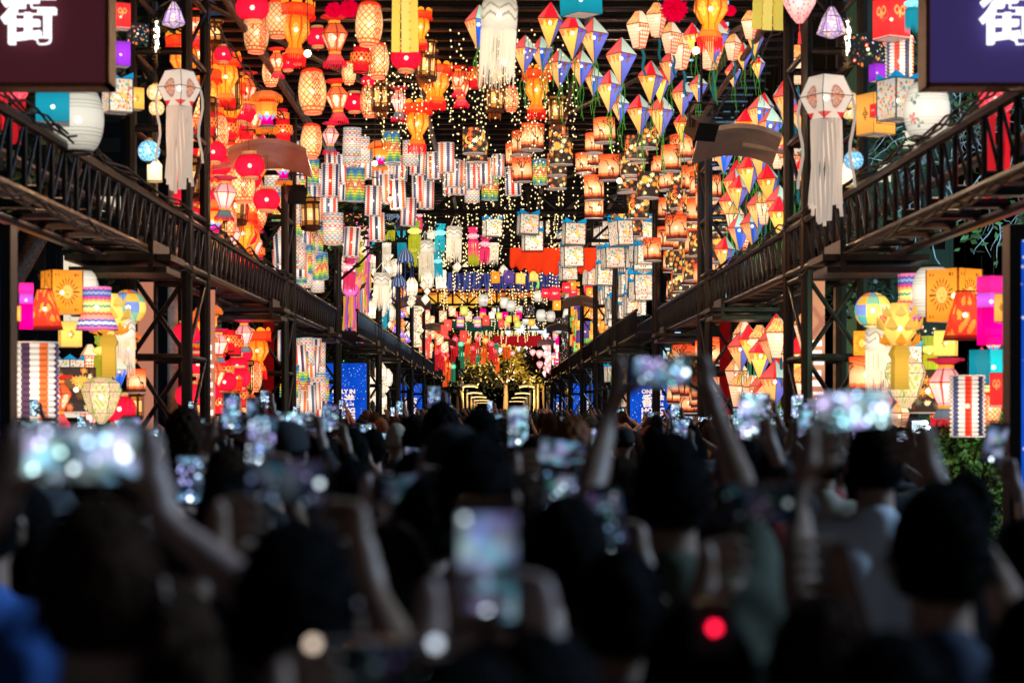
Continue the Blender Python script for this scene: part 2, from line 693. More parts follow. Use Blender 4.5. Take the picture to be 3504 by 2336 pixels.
def c_sunset(seed):
    def f(U, V, k, s):
        stops = [(0, (.06, .012, .008)), (.14, (.07, .014, .008)), (.15, (.5, .08, .03)), (.22, (.85, .14, .04)), (.27, (1, .32, .09)), (.28, (1, .50, .22)), (.5, (1, .52, .24)), (.72, (1, .27, .08)), (.9, (1, .12, .02)), (1.0, (.9, .05, .015))]
        xs = [a for a, b in stops]
        c = np.stack([np.interp(V + .012 * np.sin(U * 40) + .01 * np.sin(U * 95 + seed), xs, [b[i] for a, b in stops]) for i in range(3)], -1)
        put(c, (V > .74) & (np.sin(V * 60 + np.sin(U * 18) * 3) > .72), (.55, .06, .02))
        X = U * 2.6
        sg = segs_tree(.45, .1, .95, seed) + segs_tree(1.6, .1, 1.1, seed + 3) + giraffe(1.0 + .05 * (seed % 3), .12, .68) + giraffe(2.2, .12, .6)
        for i in range(9):
            sg.append((.30 + .04 * i, .80 + .03 * math.sin(i * 2), .37 + .04 * i, .81, .02))
        put(c, seg_mask(X, V, sg), (.07, .012, .008))
        put(c, wrap(U * 6) < .006, (.6, .1, .03))
        return c * 1.12
    return f


def c_box(seed, base=(.70, .61, .49)):
    def f(U, V, k, s):
        c = fill(U, base)
        r = random.Random(seed)
        for i in range(300):
            kk, x, y = r.randrange(4), r.random(), r.uniform(.05, .95)
            w, h = r.uniform(.02, .07), r.uniform(.014, .05)
            a = r.uniform(0, 3)
            cc = r.choice([(1, .2, .04), (1, .42, .05), (.75, .06, .03), (.12, .28, .1), (.08, .3, .36), (.25, .16, .12), (.9, .5, .1)])
            dx, dy = s - x, V - y
            p, q = dx * math.cos(a) + dy * math.sin(a), -dx * math.sin(a) + dy * math.cos(a)
            put(c, (k == kk) & ((p / w) ** 2 + (q / h) ** 2 < 1), cc)
        for x, y, w, h, cc in [(.42, .52, .17, .07, (1, .30, .05)), (.6, .62, .06, .16, (1, .45, .06)), (.68, .45, .09, .1, (.75, .5, .08)), (.3, .75, .1, .05, (.10, .36, .34)), (.8, .82, .09, .045, (.2, .4, .1)), (.36, .15, .045, .06, (.95, .06, .02)), (.5, .15, .045, .05, (1, .32, .04)), (.63, .15, .045, .06, (.95, .06, .02))]:
            put(c, (k % 2 == 0) & (((s - x) / w) ** 2 + ((V - y) / h) ** 2 < 1), cc)
        put(c, (s < .025) | (s > .975) | (V < .02) | (V > .98), (.05, .05, .05))
        return lit(c, V, .4, .5, .72, 1.12)
    return f


def c_barrel(U, V, k, s):
    c = fill(U, (.98, .90, .74))
    for cx in (.2, .7):
        put(c, petal(U, V, cx, .34, 3, .11, 5, .3), (.9, .10, .12))
        put(c, petal(U, V, cx + .05, .26, 3, .09, 3, .5), (.12, .28, .12))
        put(c, petal(U, V, cx, .62, 3, .09, 2, .5, .6), (.08, .16, .16))
        put(c, petal(U, V, cx + .03, .7, 3, .06, 3, .3), (.08, .3, .25))
    put(c, wrap(V * 20) < .08, (.55, .52, .42))
    put(c, (V < .03) | (V > .97), (.2, .18, .14))
    return lit(c, V, .55, .35, .62, 1.15)


def c_floral(U, V, k, s):
    c = fill(U, (.014, .016, .018))
    for i, (x, y, t) in enumerate(scatter(46, 11, .115, 3.2, .05, .95)):
        cc = [(.9, .05, .03), (1, .32, .05), (.15, .3, .6), (.05, .28, .10), (.9, .35, .3), (.07, .3, .12)][i % 6]
        R = .035 + .05 * t
        put(c, petal(U, V, x, y, 3.2, R, 9, .15, t), cc)
        put(c, petal(U, V, x, y, 3.2, R * .45, 1, 0), [(1, .8, .4), (.9, .1, .05), (.8, .8, .75)][i % 3])
    return c


def c_sun(U, V, k, s):
    c = fill(U, (1.0, .33, .025))
    dx, dy = s - .5, (V - .5) * 1.25
    d, a = np.hypot(dx, dy), np.arctan2(dy, dx)
    put(c, (d > .245) & (d < .40) & (np.cos(a * 18) > .25 + (d - .25) * 4), (.12, .03, .005))
    put(c, d < .225, (.3, .08, .01))
    put(c, d < .205, (1.0, .50, .10))
    put(c, (d < .17) & ((np.hypot(dx - .07, dy - .04) < .022) | (np.hypot(dx + .07, dy - .04) < .022) | (np.hypot(dx, (dy + .08) * 2) < .04) | ((np.abs(dx) < .01) & (np.abs(dy + .01) < .05))), (.45, .12, .02))
    put(c, (np.abs(np.abs(s - .5) - .34) < .07) & (np.abs(np.abs(V - .5) - .4) < .03) & (np.sin(s * 140) > 0), (.25, .06, .01))
    put(c, (s < .02) | (s > .98), (.2, .05, .01))
    return lit(c, V, .5, .45, .7, 1.2)


def c_solid(base, motif=None, lines=0):
    def f(U, V, k, s):
        c = fill(U, base)
        if motif == 'elephant':
            m = ((((s - .5) / .28) ** 2 + ((V - .5) / .13) ** 2) < 1) | ((((s - .25) / .11) ** 2 + ((V - .56) / .1) ** 2) < 1) | (((np.abs(s - .36) < .05) | (np.abs(s - .64) < .05)) & (V < .5) & (V > .3)) | ((np.abs(s - .17) < .03) & (V < .6) & (V > .38))
            put(c, m, (.01, .04, .01))
        if motif == 'knot':
            a, b = (s - .5) + (V - .5), (s - .5) - (V - .5)
            m = (np.abs(a) < .2) & (np.abs(b) < .2) & ((wrap(a * 8) < .22) | (wrap(b * 8) < .22))
            put(c, m, (.16, .07, .02))
        if motif == 'eye':
            for x in (.32, .68):
                m = (np.abs(np.hypot((s - x) * 1.0, (V - .52) * 2.0) - .13) < .022) | (np.hypot((s - x), (V - .52) * 1.2) < .04)
                put(c, m, (1, .55, .3))
        if motif == 'bow':
            m = (np.abs(np.hypot((np.abs(s - .5) - .17) / 1.3, V - .68) - .09) < .025) | ((np.abs(s - .5) < .05) & (V < .68) & (V > .5))
            put(c, m, (1, .35, .10))
            put(c, V < .05, (1, .6, .5))
        if lines:
            put(c, wrap(V * lines) < .1, tuple(x * .55 for x in base))
        put(c, (V < .015) | (V > .985), tuple(x * .4 for x in base))
        return lit(c, V, .5, .45, .7, 1.2)
    return f


def c_grad(a, b):
    def f(U, V, k, s):
        t = np.clip((V - .35) / .3, 0, 1)[..., None]
        return lit(fill(U, a) * (1 - t) + fill(U, b) * t, V, .5, .4, .8, 1.2)
    return f


SER = [(.9, .15, .45), (.08, .1, .35), (.9, .9, .85), (.08, .12, .4), (.95, .3, .35), (1, .35, .12), (.9, .06, .12), (1, .5, .1), (.95, .75, .25), (.1, .3, .15), (.95, .75, .25), (1, .4, .08), (.9, .05, .2), (.06, .08, .3), (.3, .35, .55), (.06, .08, .3), (.95, .2, .4)]


def c_serape(U, V, k, s):
    c = palette(np.clip(V + .012 * np.sin(U * 2 * PI * 18), 0, .999), SER)
    return lit(c, V, .5, .5, .75, 1.15)


def c_multi(U, V, k, s):
    c = palette((np.floor(V * 11) * .37 + np.floor(U * 9) * .23) % 1, [(1, .65, .3), (1, .35, .08), (.12, .35, .45), (.95, .85, .65), (.9, .08, .04), (.55, .65, .15), (1, .8, .5)])
    put(c, wrap(V * 11) < .1, (.6, .3, .15))
    return lit(c, V, .5, .5, .8, 1.2)


def c_ballp(U, V, k, s):
    c = palette((np.floor(U * 8) * .37 + np.floor(V * 5) * .29) % 1, [(1, .40, .04), (.98, .72, .12), (.9, .10, .04), (.10, .42, .28), (.95, .82, .35), (.05, .22, .62), (1, .55, .08)])
    put(c, (wrap(U * 8) < .03) | (wrap(V * 5) < .05), (.2, .1, .04))
    return lit(c, V, .5, .5, .75, 1.1)


def c_mosaic(cols):
    def f(U, V, k, s):
        a = np.sin(U * 2 * PI * 13 + np.sin(V * 20)) * np.sin(V * 44)
        c = palette(((a + 1) * 2.5 + np.floor(U * 6) * .3) % 1, cols)
        d = np.hypot(((U * 4) % 1 - .5), (V - .5) * 2)
        put(c, d < .25, cols[0])
        put(c, d < .12, (.9, .95, 1))
        return c
    return f


def c_sprig(U, V, k, s):
    c = fill(U, (.80, .66, .33))
    n = np.sin(U * 60 + np.sin(V * 14) * 2) * np.sin(V * 22 + np.sin(U * 34) * 2)
    put(c, n > .35, (.95, .42, .28))
    put(c, n < -.4, (.42, .46, .12))
    put(c, (wrap(U * 6) < .02), (.4, .3, .1))
    return lit(c, V, .5, .5, .75, 1.15)


def c_mandala(U, V, k, s):
    c = fill(U, (.9, .74, .6))
    d = np.hypot((s - .5) * 1.25, (V - .5) * 1.25)
    put(c, (d < .34), (.75, .25, .15))
    put(c, (d < .29), (.25, .16, .12))
    put(c, (d < .26), (.65, .5, .4))
    a = np.arctan2(V - .5, s - .5)
    put(c, (d < .24) & (np.cos(a * 8) > .3), (.8, .14, .05))
    put(c, d < .1, (.85, .3, .12))
    put(c, (V < .16) & (np.abs(s - .5) > .5 - V * 2.2), (.85, .03, .03))
    put(c, (s < .02) | (s > .98), (.12, .1, .1))
    return c * 1.0


def c_cone(U, V, k, s):
    c = fill(U, (.95, .045, .02))
    n = np.sin(U * 40 + np.sin(V * 9)) * np.sin(V * 12 + np.sin(U * 22) * 2)
    put(c, n > .35, (1, .30, .04))
    put(c, V < .07, (.35, .01, .01))
    put(c, wrap(U * 4) < .02, (.3, .01, .01))
    return lit(c, V, .55, .35, .6, 1.25)


def c_hoian(a, b):
    def f(U, V, k, s):
        c = fill(U, a)
        n = np.sin(U * 70 + np.sin(V * 20) * 2) * np.sin(V * 30 + np.sin(U * 40) * 2)
        put(c, n > .4, b)
        put(c, wrap(U * 10) < .04, tuple(x * .4 for x in a))
        return lit(c, V, .55, .4, .7, 1.3)
    return f


def c_white(grid=3):
    def f(U, V, k, s):
        c = fill(U, (1, .78, .55))
        return lit(c, V, .5, .35, .62, 1.25)
    return f


def c_whitetall(U, V, k, s):
    c = fill(U, (.92, .80, .64))
    d = np.hypot((s - .5) * 1.0, (V - .35) * 3)
    put(c, (d < .3) & (np.cos(np.arctan2(V - .35, s - .5) * 6) + d * 4 > .5), (.85, .45, .12))
    put(c, (V < .06) & (wrap(s * 5) < .1) | (np.abs(V - .06) < .006), (.08, .06, .05))
    return lit(c, V, .5, .5, .8, 1.15)


# ------------------------------------------------------------------ lantern kinds: width 1, body centre at the origin
KIND = {}
CORD = None


def ell(n, h, e=1.0, r0=.02):
    return [(max(r0, .5 * math.sin(PI * i / n) ** e), -h / 2 * math.cos(PI * i / n)) for i in range(n + 1)]


def barrel(h, end=.8, n=8):
    return [(.5 * (end + (1 - end) * math.sin(PI * i / n) ** .6), h * (i / n - .5)) for i in range(n + 1)]


def pleat(h, n, d=.05):
    pr = []
    for i in range(n):
        pr += [(.5 - d, h * (i / n - .5)), (.5, h * ((i + .5) / n - .5))]
    pr.append((.5 - d, h / 2))
    return pr


def cord_child(root, z):
    global CORD
    if CORD is None:
        mb = MB()
        mb.tube([(0, 0, 0), (0, 0, 1)], .006, 4)
        CORD = mb.mesh('cord', M['cord'])
    o = link('cord', CORD, root, (0, 0, z))
    return o


def kind(name, obj_name, width, desc, cat, top, build, bulb=True):
    """width = real width in metres; top = z of the hook in widths"""
    KIND[name] = dict(obj=obj_name, w=width, desc=desc, cat=cat, top=top, build=build, bulb=bulb, proto=None)


def shade(root, prof, colf, nside=0, nu=96, sub=48, mat='shade', name='shade', **kw):
    mb = MB()
    mb.lathe(prof, nside, nu, sub, colf, **kw)
    return mb.build(name, M[mat], root, smooth=(nside == 0))


def part(root, name, mat, fn, col=(.8, .8, .8), smooth=False):
    mb = MB()
    mb.col = col
    fn(mb)
    o = mb.build(name, M[mat], root, smooth=smooth)
    if name in ('fringe', 'streamers', 'crystal_drops', 'lit_crystals', 'fretwork', 'tufts', 'tassel') and len(mb.f) > 60:
        o['kind'] = 'stuff'
    return o


def ring(r, z, h, n=24, t=.02):
    def f(mb):
        mb.lathe([(r, z), (r + t, z), (r + t, z + h), (r, z + h), (r, z)], 0, n)
    return f


def k_red(root):
    shade(root, ell(16, .78, .72, .2), c_red, 0, 84, 20, lobes=14, lobe=.05, mat='shade')
    for z in (-.47, .37):
        def f(mb, z=z):
            def cc(U, V, k, s):
                c = fill(U, (1, .55, .22))
                put(c, (np.sin(U * 2 * PI * 24) * np.sin(V * 14) > .2), (.35, .08, .02))
                return c
            mb.lathe([(.23, z), (.27, z + .02), (.27, z + .08), (.25, z + .1)], 0, 48, 6, cc)
        part(root, 'gilt_collar', 'goldlit', f)
    part(root, 'tassel', 'cloth', lambda mb: mb.tube([(0, 0, -.47), (0, 0, -.62)], [.03, .015], 6), (.8, .01, .02))


def k_bamboo(root):
    shade(root, barrel(1.5, .62, 10), c_bamboo, 0, 120, 60, lobes=12, lobe=.03)
    part(root, 'rim', 'shade', ring(.30, -.79, .06), (1, .25, .12))
    part(root, 'collar', 'shade', lambda mb: mb.lathe([(.42, .68), (.36, .76), (.26, .82)], 0, 24, 1, None, scallop=.06, nscal=8), (.9, .04, .01))


def k_redband(root):
    shade(root, [(.33, -.62), (.36, -.6), (.36, -.2), (.5, -.2), (.5, .22), (.36, .22), (.36, .5), (.3, .52)], c_redband, 0, 96, 40)
    part(root, 'rim', 'frame', ring(.34, -.66, .05))


def k_fringed(root):
    shade(root, [(.26, -.62), (.22, -.45), (.28, -.4), (.5, -.05), (.46, .3), (.36, .42)], c_fringe, 8, 96, 40)
    part(root, 'canopy', 'shade', lambda mb: mb.lathe([(.52, .42), (.6, .46), (.63, .74), (.55, .8)], 8, 48, 6, c_solid((.95, .05, .01)), scallop=.03, nscal=8), (.95, .05, .01))

    def scal(mb):
        for j in range(8):
            a = 2 * PI * (j + .5) / 8
            for i in range(9):
                b = PI * i / 8
            pts = []
            mb.col = (1, .28, .02)
            c = Vector((math.cos(a) * .56, math.sin(a) * .56, .8))
            t = Vector((-math.sin(a), math.cos(a), 0))
            n = Vector((math.cos(a), math.sin(a), 0)) * .015
            ring_ = [c + t * .17 * math.cos(b * PI / 8) + Vector((0, 0, .15 * math.sin(b * PI / 8))) for b in range(9)]
            vs = [p + n for p in ring_] + [p - n for p in ring_]
            fs = [tuple(range(9)), tuple(range(17, 8, -1))] + [(i, i + 9, i + 10, i + 1) for i in range(8)]
            mb.add(vs, fs)
    part(root, 'scallop_crown', 'shade', scal)
    part(root, 'skirt', 'shade', lambda mb: mb.lathe([(.36, -.86), (.3, -.64)], 8, 32, 4, c_solid((1, .16, .02))), (1, .16, .02))
    part(root, 'fringe', 'cloth', lambda mb: (mb.fringe(.36, -.84, .34, 36, .02, .12), mb.fringe(.60, .48, .12, 40, .02, .1)), (.95, .02, .02))


def k_goblet(pink):
    def f(root):
        shade(root, [(.2, -.5), (.24, -.45), (.5, .12), (.26, .45), (.2, .5)], c_goblet(pink), 6, 72, 40)
        part(root, 'collar', 'shade', lambda mb: (mb.lathe([(.21, -.58), (.23, -.5)], 6, 24, 1), mb.lathe([(.22, .5), (.22, .58)], 6, 24, 1)), (1, .3, .03))
        cc = (.95, .04, .02) if not pink else (.75, .03, .08)
        part(root, 'canopy', 'shade_dim', lambda mb: mb.lathe([(.52, .72), (.5, .76), (.24, .6)], 6, 36, 3, c_solid(cc), scallop=.04, nscal=12), cc)
        part(root, 'skirt', 'shade_dim', lambda mb: mb.lathe([(.38, -.86), (.34, -.8), (.22, -.58)], 6, 36, 4, c_solid((.16, .22, .25) if pink else (.95, .10, .10)), scallop=.03, nscal=12))
        part(root, 'fringe', 'cloth', lambda mb: mb.fringe(.37, -.84, .2, 30, .022, .15, .04), (.9, .015, .05))
        part(root, 'frame', 'frame', lambda mb: mb.ribs([(.24, -.45), (.5, .12), (.26, .45)], 6, .008, 0, None, 1.005))
    return f


def k_palace(root):
    shade(root, [(.42, -.55), (.44, -.5), (.44, .5), (.42, .55)], c_palace, 6, 96, 60, mat='shade')
    part(root, 'cornice', 'wood', lambda mb: (mb.lathe([(.44, .55), (.6, .6), (.6, .78), (.5, .84), (.1, .86)], 6, 6), mb.lathe([(.2, -.8), (.46, -.72), (.5, -.56), (.44, -.55)], 6, 6)))

    def gilt(mb):
        for j in range(6):
            a = 2 * PI * (j + .5) / 6
            c = Vector((math.cos(a), math.sin(a), 0)) * .60 * math.cos(PI / 6)
            t = Vector((-math.sin(a), math.cos(a), 0))
            for q in range(-3, 4):
                for z in (.65, .72):
                    mb.box(c + t * q * .065 + Vector((0, 0, z)), (.035, .035, .035), Matrix.Rotation(a + .78, 3, 'Z'))
    part(root, 'fretwork', 'goldlit', gilt, (.8, .3, .05))
    part(root, 'frame', 'wood', lambda mb: mb.ribs([(.5, -.56), (.5, .56)], 6, .022, 0))
    part(root, 'tassel', 'cloth_dim', lambda mb: mb.fringe(.3, -.76, .3, 12, .02), (.5, .12, .02))


def k_hat(root):
    shade(root, [(.28, -.5), (.24, -.3), (.42, -.05), (.42, .28), (.5, .42)], c_hat, 6, 72, 40)
    part(root, 'hat', 'shade_dim', lambda mb: mb.lathe([(.55, .55), (.68, .62), (.62, .75), (.4, .9), (.1, .95)], 6, 48, 4, c_solid((1, .22, .05))), (1, .25, .05))
    part(root, 'hat_band', 'cloth', lambda mb: mb.lathe([(.32, .42), (.34, .6)], 6, 12), (.85, .03, .01))
    part(root, 'foot', 'cloth_dim', lambda mb: mb.lathe([(.44, -.62), (.3, -.5)], 6, 12), (.15, .25, .25))
    part(root, 'fringe', 'cloth', lambda mb: (mb.fringe(.44, -.62, .2, 36, .025, .1), mb.fringe(.66, .62, .13, 40, .025, .1)), (1, .25, .02))


def tails(root, col, n=3, ln=1.9, mat='cloth_dim', seed=3, w=.05):
    rr = random.Random(seed)

    def f(mb):
        for i in range(n):
            a = 2 * PI * i / n + rr.random()
            x, y = .12 * math.cos(a), .12 * math.sin(a)
            pts = []
            L = ln * rr.uniform(.7, 1.1)
            z0 = -.8
            for q in range(10):
                t = q / 9
                pts.append((x * (1 + t) + .05 * math.sin(t * 7 + i), y * (1 + t) + .03 * math.sin(t * 5 + i * 2), z0 - L * t))
            mb.ribbon(pts, w)
    part(root, 'ribbon_tail', mat, f, col)


def k_kite(root):
    pr = [(.02, -.92), (.54, .12), (.03, .72)]
    shade(root, pr, c_kite, 4, 64, 56)
    part(root, 'frame', 'frame', lambda mb: mb.ribs(pr, 4, .008, 0, [1], 1.005))
    tails(root, (.10, .42, .06), 3, 1.5, seed=2, w=.035)


def k_patch(root):
    pr = [(.24, -.75), (.5, .2), (.14, .7)]
    shade(root, pr, c_patch, 4, 64, 60)
    part(root, 'frame', 'frame', lambda mb: mb.ribs(pr, 4, .008, 0, None, 1.005))
    tails(root, (.03, .22, .28), 1, 1.4, seed=4, w=.12)


def k_accordion(colf, h=1.65, n=14):
    def f(root):
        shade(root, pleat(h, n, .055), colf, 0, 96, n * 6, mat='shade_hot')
        part(root, 'rim', 'disc', lambda mb: (mb.lathe([(.36, -h / 2 - .03), (.48, -h / 2 - .02), (.48, -h / 2 + .01)], 0, 32), mb.lathe([(.48, h / 2 - .01), (.48, h / 2 + .02)], 0, 32)))
    return f


def k_drum(colf, h=1.12, sub=60):
    def f(root):
        shade(root, [(.5, -h / 2), (.5, h / 2)], colf, 0, 132, sub, mat='shade')
        part(root, 'bottom_diffuser', 'disc', lambda mb: mb.lathe([(.02, -h / 2 + .0), (.505, -h / 2 - .0), (.51, -h / 2 - .035), (.02, -h / 2 - .045)], 0, 40))
        part(root, 'rim', 'frame', lambda mb: (ring(.5, h / 2 - .01, .02, 40, .006)(mb), mb.ball((0, 0, -h / 2 - .05), .02, 6)))
    return f


def k_box(colf, h=1.1, crown=None, nside=4, mat='shade', bottom=True, frame=True, w=.7071):
    def f(root):
        R = w
        shade(root, [(R, -h / 2), (R, h / 2)], colf, nside, 34 * nside if nside == 4 else 96, 50, mat=mat, rot=PI / nside)
        if frame:
            part(root, 'frame', 'frame', lambda mb: mb.ribs([(R, -h / 2 - .06), (R, h / 2)], nside, .011, PI / nside, None, 1.004))
        if bottom:
            part(root, 'bottom_panel', 'disc', lambda mb: mb.lathe([(.02, -h / 2 + .02), (R * .98, -h / 2 + .02)], nside, nside, rot=PI / nside))
        if crown:
            def cf(mb):
                for j in range(4):
                    a = PI / 4 + j * PI / 2
                    b = a + PI / 2
                    A, B = Vector((R * math.cos(a), R * math.sin(a), h / 2)), Vector((R * math.cos(b), R * math.sin(b), h / 2))
                    m = (A + B) / 2
                    i_ = m.normalized() * -.02
                    up = Vector((0, 0, .25))
                    for p, q, t in ((A, m, A + up), (m, B, B + up)):
                        vs = [p, q, t, p + i_, q + i_, t + i_]
                        mb.add(vs, [(0, 1, 2), (5, 4, 3), (0, 3, 4, 1), (1, 4, 5, 2), (2, 5, 3, 0)])
            part(root, 'crown', 'cloth', cf, crown)
    return f


def k_macrame(col, mat='cloth', seed=1):
    def f(root):
        def top(U, V, k, s):
            c = fill(U, col)
            z = .35 + .2 * np.abs(((U * 6) % 1) - .5) * 2
            put(c, np.abs(V - z) < .05, tuple(x * .45 for x in col))
            put(c, np.abs(V - z - .3) < .04, tuple(x * .5 for x in col))
            put(c, (wrap(U * 48) < .12), tuple(x * .5 for x in col))
            return lit(c, V, .4, .4, .7, 1.25)
        shade(root, [(.45, -.42), (.48, -.3), (.48, .22), (.44, .36)], top, 0, 144, 24, mat='shade_dim' if mat == 'cloth' else 'cloth_dim', scallop=.08, nscal=6)
        part(root, 'fringe', mat, lambda mb: (mb.fringe(.46, -.4, 1.35, 60, .014, .16, seed=seed), mb.fringe(.3, -.4, 1.2, 24, .014, .2, seed=seed + 5)), col)
        part(root, 'hanger', mat, lambda mb: [mb.tube([(.44 * math.cos(a), .44 * math.sin(a), .36), (0, 0, .95)], .014, 4) for a in (0, 2.1, 4.2)], col)
    return f


def k_navy(root):
    col = (.05, .10, .28)

    def cc(U, V, k, s):
        c = fill(U, col)
        put(c, (wrap(U * 16) < .2), (.45, .5, .55))
        return c
    shade(root, [(.5, -.3), (.5, -.12), (.42, .1), (.1, .5)], cc, 0, 96, 20, mat='cloth')

    def f(mb):
        for j in range(8):
            a = 2 * PI * j / 8
            x, y = .48 * math.cos(a), .48 * math.sin(a)
            mb.tube([(x, y, -.3), (x, y, -.55), (x, y, -1.25)], [.07, .02, .05], 6)
    part(root, 'tassel', 'cloth_dim', f, (.04, .07, .2))


def k_kandil(a, b, c_):
    def f(root):
        shade(root, [(.25, .0), (.5, .16), (.5, .3), (.25, .45)], c_hoian(a, tuple(min(1, x * 1.6 + .1) for x in a)), 0, 64, 12, lobes=12, lobe=.12)
        part(root, 'top_tier', 'cloth', lambda mb: mb.lathe([(.25, .47), (.42, .6), (.38, .78), (.46, .95)], 0, 24, 1, None, lobes=12, lobe=.15), b)
        part(root, 'skirt', 'cloth', lambda mb: mb.lathe([(.42, -.25), (.44, -.1), (.28, .0)], 0, 24), c_)
        part(root, 'fringe', 'cloth', lambda mb: (mb.fringe(.42, -.22, 1.15, 30, .03, .12), mb.fringe(.3, -.2, 1.0, 12, .03, .12)), c_)
    return f


def k_octa(nside=6, h=1.2):
    def f(root):
        pr = [(.02, -h / 2), (.5, 0), (.5, .02), (.02, h / 2)]
        shade(root, pr, c_white(), nside, nside * 6, 16, mat='shade')
        part(root, 'frame', 'frame', lambda mb: mb.ribs([pr[0], pr[1], pr[3]], nside, .014, 0, None, 1.01))
    return f


def k_whitehouse(root):
    pr = [(.38, -.7), (.5, -.4), (.5, .3), (.2, .75)]
    shade(root, pr, c_white(), 8, 48, 20, mat='shade')
    part(root, 'frame', 'frame', lambda mb: mb.ribs(pr, 8, .012, 0, None, 1.01))
    part(root, 'drop', 'shade', lambda mb: mb.lathe([(.02, -1.25), (.28, -.95), (.1, -.72)], 6, 6), (.9, .75, .6))


def k_barrel(root):
    shade(root, barrel(1.25, .55, 12), c_barrel, 0, 96, 80, mat='shade_dim')
    part(root, 'rim', 'frame', lambda mb: (ring(.26, -.67, .05)(mb), ring(.26, .62, .05)(mb)))


def k_star(root):
    import itertools
    me = MB()
    ph = (1 + 5 ** .5) / 2
    dirs = []
    for a in (-1, 1):
        for b in (-1, 1):
            dirs += [Vector((0, a, b * ph)), Vector((a, b * ph, 0)), Vector((b * ph, 0, a))]
    for a in itertools.product((-1, 1), repeat=3):
        dirs.append(Vector(a))
    rr = random.Random(3)
    for j in range(12):
        a = 2 * PI * j / 12
        dirs.append(Vector((math.cos(a), rr.uniform(-.25, .25), math.sin(a))))
    for d in dirs:
        d = d.normalized()
        q = d.to_track_quat('Z', 'Y').to_matrix()
        L = .5 if abs(d.y) < .5 else .34
        base = [q @ Vector((.1 * math.cos(b * PI / 2), .1 * math.sin(b * PI / 2), .12)) for b in range(4)]
        me.add(base + [d * L], [(0, 1, 4), (1, 2, 4), (2, 3, 4), (3, 0, 4)])
    me.ball((0, 0, 0), .19, 10)
    me.build('rays', M['star'], root)


def k_tassel(a, b):
    def f(root):
        shade(root, ell(10, .9, .7, .12), c_hoian(a, tuple(min(1, x * 1.4 + .15) for x in a)), 0, 40, 16, lobes=8, lobe=.1)
        part(root, 'tassel', 'cloth', lambda mb: [mb.ribbon([(.3 * math.cos(t) * (1 + .3 * q / 6) + .05 * math.sin(q + t * 3), .3 * math.sin(t), -.4 - q * .38) for q in range(7)], .26, (1, 0, 0) if i % 2 else (.6, .8, 0), .02) for i, t in enumerate([0, 1, 2, 3.1, 4.2, 5.3])], b)
        part(root, 'top_bow', 'cloth', lambda mb: mb.lathe([(.12, .4), (.34, .55), (.28, .75)], 0, 12, 1, None, lobes=6, lobe=.3), b)
    return f


def k_hoian(a, b):
    def f(root):
        pr = [(.1, -.55), (.26, -.35), (.46, .0), (.5, .2), (.36, .42), (.14, .5)]
        shade(root, pr, c_hoian(a, b), 0, 60, 20, lobes=10, lobe=.06)
        part(root, 'tassel', 'cloth', lambda mb: (mb.tube([(0, 0, -.55), (0, 0, -.8)], .012, 4), mb.tube([(0, 0, -.8), (0, 0, -1.15)], [.03, .06], 6)), (.7, .05, .05))
    return f


def k_tube(colf, h=1.5, mat='shade'):
    def f(root):
        shade(root, [(.5, -h / 2), (.5, h / 2)], colf, 0, 48, 36, mat=mat)
        part(root, 'rim', 'disc', lambda mb: mb.lathe([(.02, -h / 2 + .03), (.5, -h / 2 + .03)], 0, 24))
    return f


def k_magenta(root):
    shade(root, [(.5, -1.55), (.5, -.2)], c_solid((.95, 0, .26)), 4, 32, 30, rot=PI / 4, mat='shade')
    shade(root, [(.5, -.2), (.5, .3)], c_solid((.55, .08, .62)), 4, 32, 8, rot=PI / 4, name='middle_band')
    shade(root, [(.5, .3), (.52, .55), (.5, .9)], c_solid((.98, .02, .30)), 4, 32, 8, rot=PI / 4, name='top_band')


def k_cone(root):
    pr = [(.56, -.62), (.5, -.4), (.3, .35), (.24, .6)]
    shade(root, pr, c_cone, 0, 72, 40)
    part(root, 'piping', 'frame', lambda mb: (ring(.555, -.64, .03, 40, .012)(mb), ring(.235, .59, .03, 40, .012)(mb)))


def k_serape_taper(root):
    shade(root, [(.62, -.65), (.55, -.4), (.40, -.1), (.42, .6)], c_serape, 0, 96, 50)
    part(root, 'rim', 'frame', ring(.61, -.67, .02))


def k_ball(colf):
    def f(root):
        shade(root, ell(16, 1.0, 1.0), colf, 0, 64, 32)
        part(root, 'cap', 'frame', lambda mb: mb.lathe([(.08, .48), (.08, .53)], 0, 12))
    return f


def k_lotus(root):
    shade(root, [(.18, -.4), (.42, -.1), (.3, .3), (.22, .62)], c_solid((.95, .60, .12)), 6, 48, 24)

    def pet(mb):
        for lay, (n, r, z, L, cc) in enumerate([(7, .28, -.45, .36, (.95, .35, .03)), (7, .3, -.1, .42, (.92, .55, .1)), (7, .22, .25, .34, (.95, .62, .14))]):
            for j in range(n):
                a = 2 * PI * (j + lay * .5) / n
                t = Vector((-math.sin(a), math.cos(a), 0))
                o = Vector((math.cos(a), math.sin(a), 0))
                c = o * r + Vector((0, 0, z))
                tip = o * (r + L * .62) + Vector((0, 0, z + L * .9))
                m = o * (r + L * .5) + Vector((0, 0, z + L * .25))
                mb.col = cc
                th = o * .015
                vs = [c, m + t * L * .42, tip, m - t * L * .42, c + th, m + t * L * .42 + th, tip + th, m - t * L * .42 + th]
                mb.add(vs, [(0, 1, 2, 3), (7, 6, 5, 4), (0, 4, 5, 1), (1, 5, 6, 2), (2, 6, 7, 3), (3, 7, 4, 0)])
    part(root, 'petals', 'shade_dim', pet)
    part(root, 'pedestal', 'shade_dim', lambda mb: mb.lathe([(.26, -1.5), (.24, -.75), (.32, -.62), (.2, -.42)], 4, 24, 12, c_solid((.72, .42, .05)), rot=PI / 4), (.72, .42, .05))


